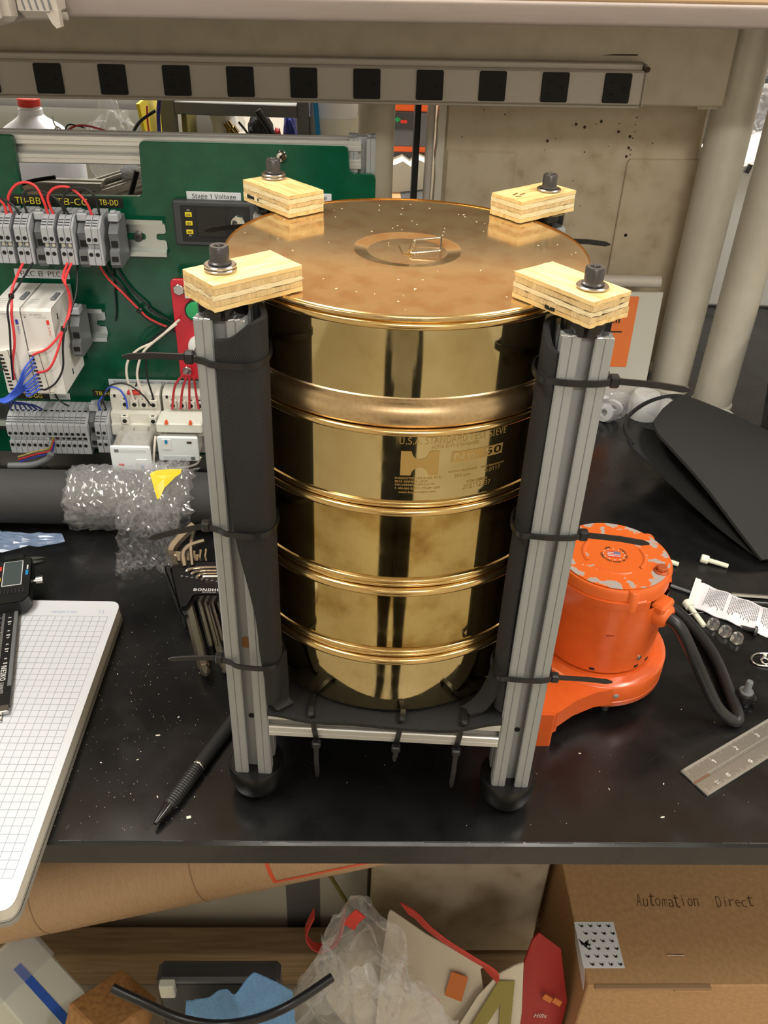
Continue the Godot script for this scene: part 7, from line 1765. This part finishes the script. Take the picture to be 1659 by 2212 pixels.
	var face := [[Vector3(0.015, -0.320, -0.010), Vector3(0.050, -0.3270, 0.010), Vector3(0.0850, -0.3420, 0.022), Vector3(0.1080, -0.3520, 0.030)], [Vector3(0.010, -0.40, 0.0), Vector3(0.050, -0.405, 0.020), Vector3(0.090, -0.410, 0.030), Vector3(0.1200, -0.420, 0.036)], [Vector3(0.005, -0.642, 0.01), Vector3(0.050, -0.642, 0.030), Vector3(0.10, -0.642, 0.040), Vector3(0.1400, -0.642, 0.046)]]
	obj("cream_side", Geo.new().sheet(face, 0.0015), "tote_cream", tote)
	obj("hem", Geo.new().strap([Vector3(0.015, -0.321, -0.008), Vector3(0.050, -0.330, 0.0125), Vector3(0.0850, -0.346, 0.0240), Vector3(0.1080, -0.356, 0.0318)], 0.014, 0.0012, Vector3.UP), "tote_cream", tote)
	obj("orange_tab", Geo.new().sheet([[Vector3(0.0800, -0.3660, 0.0290), Vector3(0.0970, -0.3700, 0.0330)], [Vector3(0.0760, -0.4100, 0.0300), Vector3(0.0940, -0.4160, 0.0340)]], 0.0012), "tote_orange", tote)
	var fr := [[Vector3(0.1080, -0.3900, 0.0410), Vector3(0.1250, -0.3500, 0.0400), Vector3(0.1400, -0.3330, 0.0400), Vector3(0.1480, -0.3280, 0.0400)], [Vector3(0.0900, -0.4500, 0.0460), Vector3(0.1150, -0.4300, 0.0460), Vector3(0.1420, -0.4200, 0.0460), Vector3(0.1560, -0.4160, 0.0460)], [Vector3(0.0800, -0.642, 0.0520), Vector3(0.1100, -0.642, 0.0520), Vector3(0.1450, -0.642, 0.0520), Vector3(0.1640, -0.642, 0.0520)]]
	obj("cream_front", Geo.new().sheet(fr, 0.0015), "tote_cream", tote)
	var M1 := Geo.new()
	M1.prism(Transform3D(), PackedVector2Array([Vector2(0.0900, -0.520), Vector2(0.1050, -0.430), Vector2(0.1255, -0.3560), Vector2(0.1420, -0.3560), Vector2(0.1500, -0.520), Vector2(0.1390, -0.520), Vector2(0.1310, -0.395), Vector2(0.1180, -0.440), Vector2(0.1120, -0.440), Vector2(0.1020, -0.520)]), 0.0008)
	obj("olive_letter", M1, "olive", tote, Transform3D(Basis(Vector3.RIGHT, -0.085), Vector3(0, -0.0013, 0.0130)))
	obj("red_side", Geo.new().sheet([[Vector3(0.1480, -0.3300, 0.0405), Vector3(0.1550, -0.3050, 0.0300), Vector3(0.1620, -0.3000, 0.0250), Vector3(0.1900, -0.3380, 0.0200)], [Vector3(0.1560, -0.4160, 0.0465), Vector3(0.1700, -0.4100, 0.0440), Vector3(0.1850, -0.4120, 0.0400), Vector3(0.2080, -0.4250, 0.0300)], [Vector3(0.1640, -0.642, 0.0525), Vector3(0.1760, -0.642, 0.0520), Vector3(0.1900, -0.642, 0.0500), Vector3(0.2100, -0.642, 0.0400)]], 0.0015), "tote_red", tote)
	var hp := Geo.new()
	for e in [[0.1740, -0.3880], [0.1860, -0.4000]]: hp.prism(at(0, 0, 0.0440 - (e[0] - 0.174) * 0.2), PackedVector2Array([Vector2(e[0], e[1]), Vector2(e[0] + 0.0095, e[1] - 0.0095), Vector2(e[0] + 0.0110, e[1] - 0.0010), Vector2(e[0] + 0.0020, e[1] + 0.0080)]), 0.0012)
	obj("print_yellow", hp, "tote_orange", tote)
	obj("print_white", write(Geo.new(), "Hills", Vector3(0.1690, -0.4210, 0.0478), Vector3(0.0140, -0.0060, -0.002), Vector3(0.001, 0.0080, 0)), "ink_white", tote)
	obj("strap", Geo.new().strap(curve([Vector3(0.0300, -0.3000, 0.000), Vector3(0.0400, -0.2950, 0.010), Vector3(0.0520, -0.3000, 0.020), Vector3(0.0700, -0.3080, 0.030), Vector3(0.0950, -0.3220, 0.038), Vector3(0.1150, -0.3400, 0.040), Vector3(0.1180, -0.3560, 0.038)], 5), 0.0200, 0.0012, Vector3(0.25, 0.9, 0.5)), "strap_red", tote)
	obj("strap", Geo.new().strap(curve([Vector3(-0.026, -0.2300, 0.06), Vector3(-0.022, -0.2180, 0.06), Vector3(-0.016, -0.2080, 0.06)], 4), 0.0110, 0.0012, Vector3(0.6, -0.5, 0.3)), "strap_red", tote)
	obj("strap", Geo.new().strap(curve([Vector3(-0.0600, -0.2750, 0.02), Vector3(-0.0680, -0.2950, 0.03), Vector3(-0.0560, -0.3100, 0.035), Vector3(-0.0380, -0.3040, 0.03), Vector3(-0.030, -0.2750, 0.02)], 5), 0.0160, 0.0012, Vector3(0.1, 0.5, 0.8)), "strap_red", tote)
	tag(obj("cream_bag", Geo.new().blob(Vector3(0.010, -0.52, -0.045), Vector3(0.075, 0.115, 0.045), 0.15, 0.1, 41, 20, 28), "tote_cream"), "cream cloth bag slumped behind the clear plastic bag", "bag")
	# box with the sticker
	var bx := thing("cardboard_box", "large brown cardboard box with a patterned white sticker over its corner edge", "cardboard box")
	obj("body", Geo.new().b(0.2135, -0.512, -0.285, 0.62, -0.3500, 0.0520, 0.0015), "cardboard", bx)
	obj("flap_edge", Geo.new().b(0.2200, -0.3512, 0.0500, 0.3380, -0.3490, 0.0555, 0.0008), "kraft_seam", bx)
	obj("flap_tear", Geo.new().b(0.3000, -0.3530, 0.0520, 0.3380, -0.3505, 0.0572, 0.0006), "cardboard", bx)
	obj("staple", Geo.new().tube([Vector3(0.3024, -0.3496, 0.0205), Vector3(0.3201, -0.3496, 0.0213)], 0.0007, 8), "nickel", bx)
	var wr := Geo.new()
	slanted(wr, "Automation", Vector3(0.2845, -0.3498, -0.0327), Vector3(0.0702, 0, 0), Vector3(0.0012, 0, -0.0150))
	slanted(wr, "Direct", Vector3(0.3725, -0.3498, -0.0327), Vector3(0.0420, 0, 0.0004), Vector3(0.0012, 0, -0.0130))
	obj("handwriting", wr, "faded_ink", bx)
	var st := obj("sticker", Geo.new().b(0.2132, -0.3500, -0.0152, 0.2553, -0.3496, 0.0340, 0.0).prism(Transform3D(turned, Vector3(0.2135, 0, 0)), PackedVector2Array([Vector2(-0.0152, -0.3498), Vector2(0.0340, -0.3498), Vector2(0.0420, -0.3560), Vector2(0.0460, -0.3700), Vector2(0.0000, -0.3620), Vector2(-0.0060, -0.3560)]), 0.0004), "paper", bx)
	var mk := Geo.new()
	for i in 4:
		for j in 6:
			if i == 0 and j == 2: continue
			bird(mk, Vector3(0.2195 + i * 0.0096 + (0.003 if j % 2 else 0.0), -0.34945, -0.0110 + j * 0.0082), 0.0024)
	bird(mk, Vector3(0.2190, -0.34945, 0.0080), 0.0056)
	obj("sticker_print", mk, "ink", st)

func bird(g: Geo, c: Vector3, s: float) -> void:  # the small printed figure on the sticker: two wings and a tail
	for q in [[[-1.0, -0.9], [-0.1, -0.1], [-0.5, 0.5]], [[1.1, -0.7], [0.1, -0.2], [0.3, 0.5]], [[-0.6, 0.0], [0.9, -0.1], [0.2, 1.0]], [[0.5, 0.2], [1.3, 0.1], [0.8, 0.7]]]:
		var p := []
		for e in q: p.append(c + Vector3(e[0] * s, 0, e[1] * s))
		g.tri(p[0], p[1], p[2], Vector3.UP, Vector3.UP, Vector3.UP)

func slanted(g: Geo, s: String, o: Vector3, right: Vector3, up: Vector3) -> void:  # uneven handwriting, letter by letter
	var n := s.length()
	for i in n:
		var hh := 1.0 if s[i] in "ADtBdl" else 0.62
		var ww := 0.16 if s[i] in "i" else 0.78
		write(g, s[i], o + right * ((i + 0.1 + (0.3 if ww < 0.3 else 0.0)) / n) + up * rng.randf_range(-0.08, 0.08), right * (ww / n), up * (hh if ww > 0.3 else 0.85) + right * rng.randf_range(-0.01, 0.02))

func bag_shape() -> Geo:
	var fn := FastNoiseLite.new()
	fn.seed = 21; fn.frequency = 1.0; fn.noise_type = FastNoiseLite.TYPE_SIMPLEX; fn.fractal_octaves = 4
	var g := Geo.new()
	for side in 2:
		var rows := []
		for i in 41:
			var f := i / 40.0
			var row := []
			for j in 37:
				var s := j / 36.0
				var xl: float = lerp(-0.048, -0.0880, smoothstep(0.1, 0.7, f)); var xr: float = lerp(0.026, 0.0900, smoothstep(0.2, 0.9, f))
				var y: float = lerp(-0.2050 - 0.022 * s, -0.43, f)
				var bulge := sin(PI * s) * (0.035 + 0.02 * f)
				var x: float = lerp(xl, xr, s)
				var z := 0.075 + (bulge if side == 0 else -bulge) + 0.020 * fn.get_noise_3d(x * 22.0, y * 14.0, side * 7.0)
				row.append(Vector3(x + 0.006 * fn.get_noise_2d(y * 30.0, side * 5.0 + s), y + 0.004 * fn.get_noise_2d(x * 40.0, 2.0), z))
			rows.append(row)
		var c := crumpled(rows)
		g.v.append_array(c.v); g.n.append_array(c.n); g.u.append_array(c.u)
	return g

# ------------------------------------------------------------------ whoever takes the picture, mirrored in the brass
func photographer() -> void:
	var X := -0.035; var Z := 0.90
	var parts := {}
	var bones := []
	var bone := func(a: Vector3, b: Vector3, ra: float, rb: float, m: String) -> void: bones.append([a, b, ra, rb, m])
	for s in [-1.0, 1.0]:
		bone.call(Vector3(X + s * 0.080, -0.02, Z), Vector3(X + s * 0.088, -0.44, Z - 0.01), 0.098, 0.074, "denim")
		bone.call(Vector3(X + s * 0.088, -0.44, Z - 0.01), Vector3(X + s * 0.095, -0.84, Z + 0.02), 0.066, 0.052, "denim")
		bone.call(Vector3(X + s * 0.095, -0.875, Z + 0.03), Vector3(X + s * 0.11, -0.885, Z - 0.13), 0.042, 0.034, "black_matt")
		bone.call(Vector3(X + s * 0.165, 0.405, Z), Vector3(X + s * 0.235, 0.170, Z - 0.06), 0.056, 0.046, "shirt")
		bone.call(Vector3(X + s * 0.235, 0.170, Z - 0.06), Vector3(X + s * 0.115, 0.440, Z - 0.325), 0.042, 0.029, "skin")
	bone.call(Vector3(X, 0.00, Z), Vector3(X, 0.12, Z), 0.125, 0.130, "shirt")
	bone.call(Vector3(X, 0.12, Z), Vector3(X, 0.36, Z), 0.130, 0.120, "shirt")
	bone.call(Vector3(X - 0.13, 0.40, Z), Vector3(X + 0.13, 0.40, Z), 0.068, 0.068, "shirt")
	bone.call(Vector3(X, 0.44, Z), Vector3(X, 0.56, Z - 0.02), 0.055, 0.052, "skin")
	nets(parts, bones, 0.022, 0.035)
	var head := []
	var hc := Vector3(X, 0.655, Z - 0.03)
	head.append([hc + Vector3(0, 0.030, 0.010), hc + Vector3(0, 0.030, 0.012), 0.088, 0.088, "hair"])
	head.append([hc + Vector3(0, 0.012, -0.022), hc + Vector3(0, -0.045, -0.030), 0.070, 0.050, "skin"])
	head.append([hc + Vector3(0, -0.075, -0.045), hc + Vector3(0, -0.080, -0.048), 0.034, 0.032, "skin"])
	head.append([hc + Vector3(0, 0.005, -0.088), hc + Vector3(0, -0.028, -0.104), 0.009, 0.014, "skin"])
	head.append([hc + Vector3(-0.014, -0.058, -0.082), hc + Vector3(0.014, -0.058, -0.082), 0.008, 0.008, "lips"])
	for s in [-1.0, 1.0]:
		head.append([hc + Vector3(s * 0.078, 0.005, 0.005), hc + Vector3(s * 0.080, -0.030, 0.0), 0.014, 0.010, "skin"])
		head.append([hc + Vector3(s * 0.030, 0.006, -0.078), hc + Vector3(s * 0.030, 0.006, -0.079), 0.013, 0.013, "hair"])
	head.append([hc + Vector3(0, -0.06, 0.0), hc + Vector3(0, -0.13, 0.012), 0.052, 0.054, "skin"])
	nets(parts, head, 0.009, 0.012)
	for s in [-1.0, 1.0]:
		var w := Vector3(X + s * 0.115, 0.440, Z - 0.325)
		var k := Vector3(X + s * 0.075, 0.500, 0.530)
		var hand := [[w, w.lerp(k, 0.6), 0.029, 0.026, "skin"], [w.lerp(k, 0.45) + Vector3(0, 0.022, 0), k + Vector3(0, 0.030, 0.004), 0.017, 0.015, "skin"], [w.lerp(k, 0.45) - Vector3(0, 0.018, 0), k - Vector3(0, 0.028, -0.004), 0.016, 0.014, "skin"]]
		for f in 4:
			var base := k + Vector3(0, 0.034 - f * 0.021, 0.004)
			var len: float = [0.85, 1.0, 0.92, 0.72][f]
			var m1 := base + Vector3(-s * 0.010, 0.002, -0.026 * len); var m2 := m1 + Vector3(-s * 0.022 * len, 0.001, -0.002)
			hand.append([base, m1, 0.0095, 0.0088, "skin"])
			hand.append([m1, m2, 0.0088, 0.0078, "skin"])
		var tb := w.lerp(k, 0.55) + Vector3(-s * 0.012, 0.020, 0.012)
		hand.append([tb, tb + Vector3(-s * 0.020, 0.018, -0.018), 0.013, 0.0105, "skin"])
		hand.append([tb + Vector3(-s * 0.020, 0.018, -0.018), tb + Vector3(-s * 0.040, 0.022, -0.034), 0.0105, 0.0085, "skin"])
		nets(parts, hand, 0.0055, 0.004)
	var mesh := ArrayMesh.new()
	for m in parts:
		var a := []
		a.resize(Mesh.ARRAY_MAX)
		a[Mesh.ARRAY_VERTEX] = parts[m].v; a[Mesh.ARRAY_NORMAL] = parts[m].n; a[Mesh.ARRAY_TEX_UV] = parts[m].u
		mesh.add_surface_from_arrays(Mesh.PRIMITIVE_TRIANGLES, a)
		mesh.surface_set_material(mesh.get_surface_count() - 1, M[m])
	var o := MeshInstance3D.new()
	o.name = "person"
	o.mesh = mesh
	add_to(o, self)
	tag(o, "person in a grey shirt and dark trousers standing at the bench, holding up a phone", "person")
	var ph := obj("phone", Geo.new().box(Transform3D(Basis(Vector3.RIGHT, -0.60), Vector3(X + 0.006, 0.487, 0.526)), Vector3(0.074, 0.150, 0.008), 0.003), "black_gloss")
	tag(ph, "black phone held up in both hands in front of the person", "phone")

func nets(parts: Dictionary, bones: Array, cell: float, blend: float) -> void:  # surface nets of smoothly joined tapered capsules
	var lo := Vector3.ONE * 1e9; var hi := -lo
	for b in bones:
		for e in [[b[0], b[2]], [b[1], b[3]]]:
			lo = lo.min(e[0] - Vector3.ONE * (e[1] + cell * 2.0)); hi = hi.max(e[0] + Vector3.ONE * (e[1] + cell * 2.0))
	var n := Vector3i(((hi - lo) / cell).ceil()) + Vector3i.ONE
	var field := PackedFloat32Array()
	field.resize(n.x * n.y * n.z)
	field.fill(1.0)
	var near := PackedInt32Array()
	near.resize(field.size())
	for bi in bones.size():
		var b: Array = bones[bi]
		var A: Vector3 = b[0]; var D: Vector3 = b[1] - b[0]
		var dd := maxf(D.length_squared(), 1e-9)
		var r := maxf(b[2], b[3]) + blend * 2.0 + cell * 2.0
		var i0 := Vector3i(((A.min(b[1]) - Vector3.ONE * r - lo) / cell).floor()).clamp(Vector3i.ZERO, n - Vector3i.ONE)
		var i1 := Vector3i(((A.max(b[1]) + Vector3.ONE * r - lo) / cell).ceil()).clamp(Vector3i.ZERO, n - Vector3i.ONE)
		for z in range(i0.z, i1.z + 1):
			for y in range(i0.y, i1.y + 1):
				for x in range(i0.x, i1.x + 1):
					var p := lo + Vector3(x, y, z) * cell
					var h := clampf((p - A).dot(D) / dd, 0.0, 1.0)
					var d := (p - A - D * h).length() - lerpf(b[2], b[3], h)
					var k := (z * n.y + y) * n.x + x
					var f := field[k]
					if d < f: near[k] = bi
					var q := maxf(blend - absf(f - d), 0.0) / blend
					field[k] = minf(f, d) - q * q * blend * 0.25
	var cells := {}
	var step := [1, n.x, n.x * n.y]
	for z in n.z - 1:
		for y in n.y - 1:
			for x in n.x - 1:
				var k := (z * n.y + y) * n.x + x
				var sum := Vector3.ZERO; var c := 0
				var s0 := field[k] < 0.0
				var any := false
				for m in range(1, 8):
					if (field[k + (m & 1) * step[0] + ((m >> 1) & 1) * step[1] + ((m >> 2) & 1) * step[2]] < 0.0) != s0:
						any = true
						break
				if not any: continue
				for m in 8:
					for ax in 3:
						if m & (1 << ax): continue
						var m2 := m | (1 << ax)
						var fa := field[k + (m & 1) * step[0] + ((m >> 1) & 1) * step[1] + ((m >> 2) & 1) * step[2]]
						var fb := field[k + (m2 & 1) * step[0] + ((m2 >> 1) & 1) * step[1] + ((m2 >> 2) & 1) * step[2]]
						if (fa < 0.0) == (fb < 0.0): continue
						var pa := Vector3(m & 1, (m >> 1) & 1, (m >> 2) & 1); var pb := Vector3(m2 & 1, (m2 >> 1) & 1, (m2 >> 2) & 1)
						sum += pa.lerp(pb, fa / (fa - fb)); c += 1
				var gr := Vector3(field[k + 1] - field[k], field[k + step[1]] - field[k], field[k + step[2]] - field[k])
				cells[k] = [lo + (Vector3(x, y, z) + sum / c) * cell, gr.normalized(), near[k]]
	for k in cells:
		for ax in 3:
			var f0 := field[k]; var f1 := field[k + step[ax]]
			if (f0 < 0.0) == (f1 < 0.0): continue
			var u: int = step[(ax + 1) % 3]; var w: int = step[(ax + 2) % 3]
			if not (cells.has(k - u) and cells.has(k - w) and cells.has(k - u - w)): continue
			var q := [cells[k], cells[k - u], cells[k - u - w], cells[k - w]]
			var m: String = bones[q[0][2]][4]
			if not parts.has(m): parts[m] = Geo.new()
			parts[m].quad(q[0][0], q[1][0], q[2][0], q[3][0], q[0][1], q[1][1], q[2][1], q[3][1])
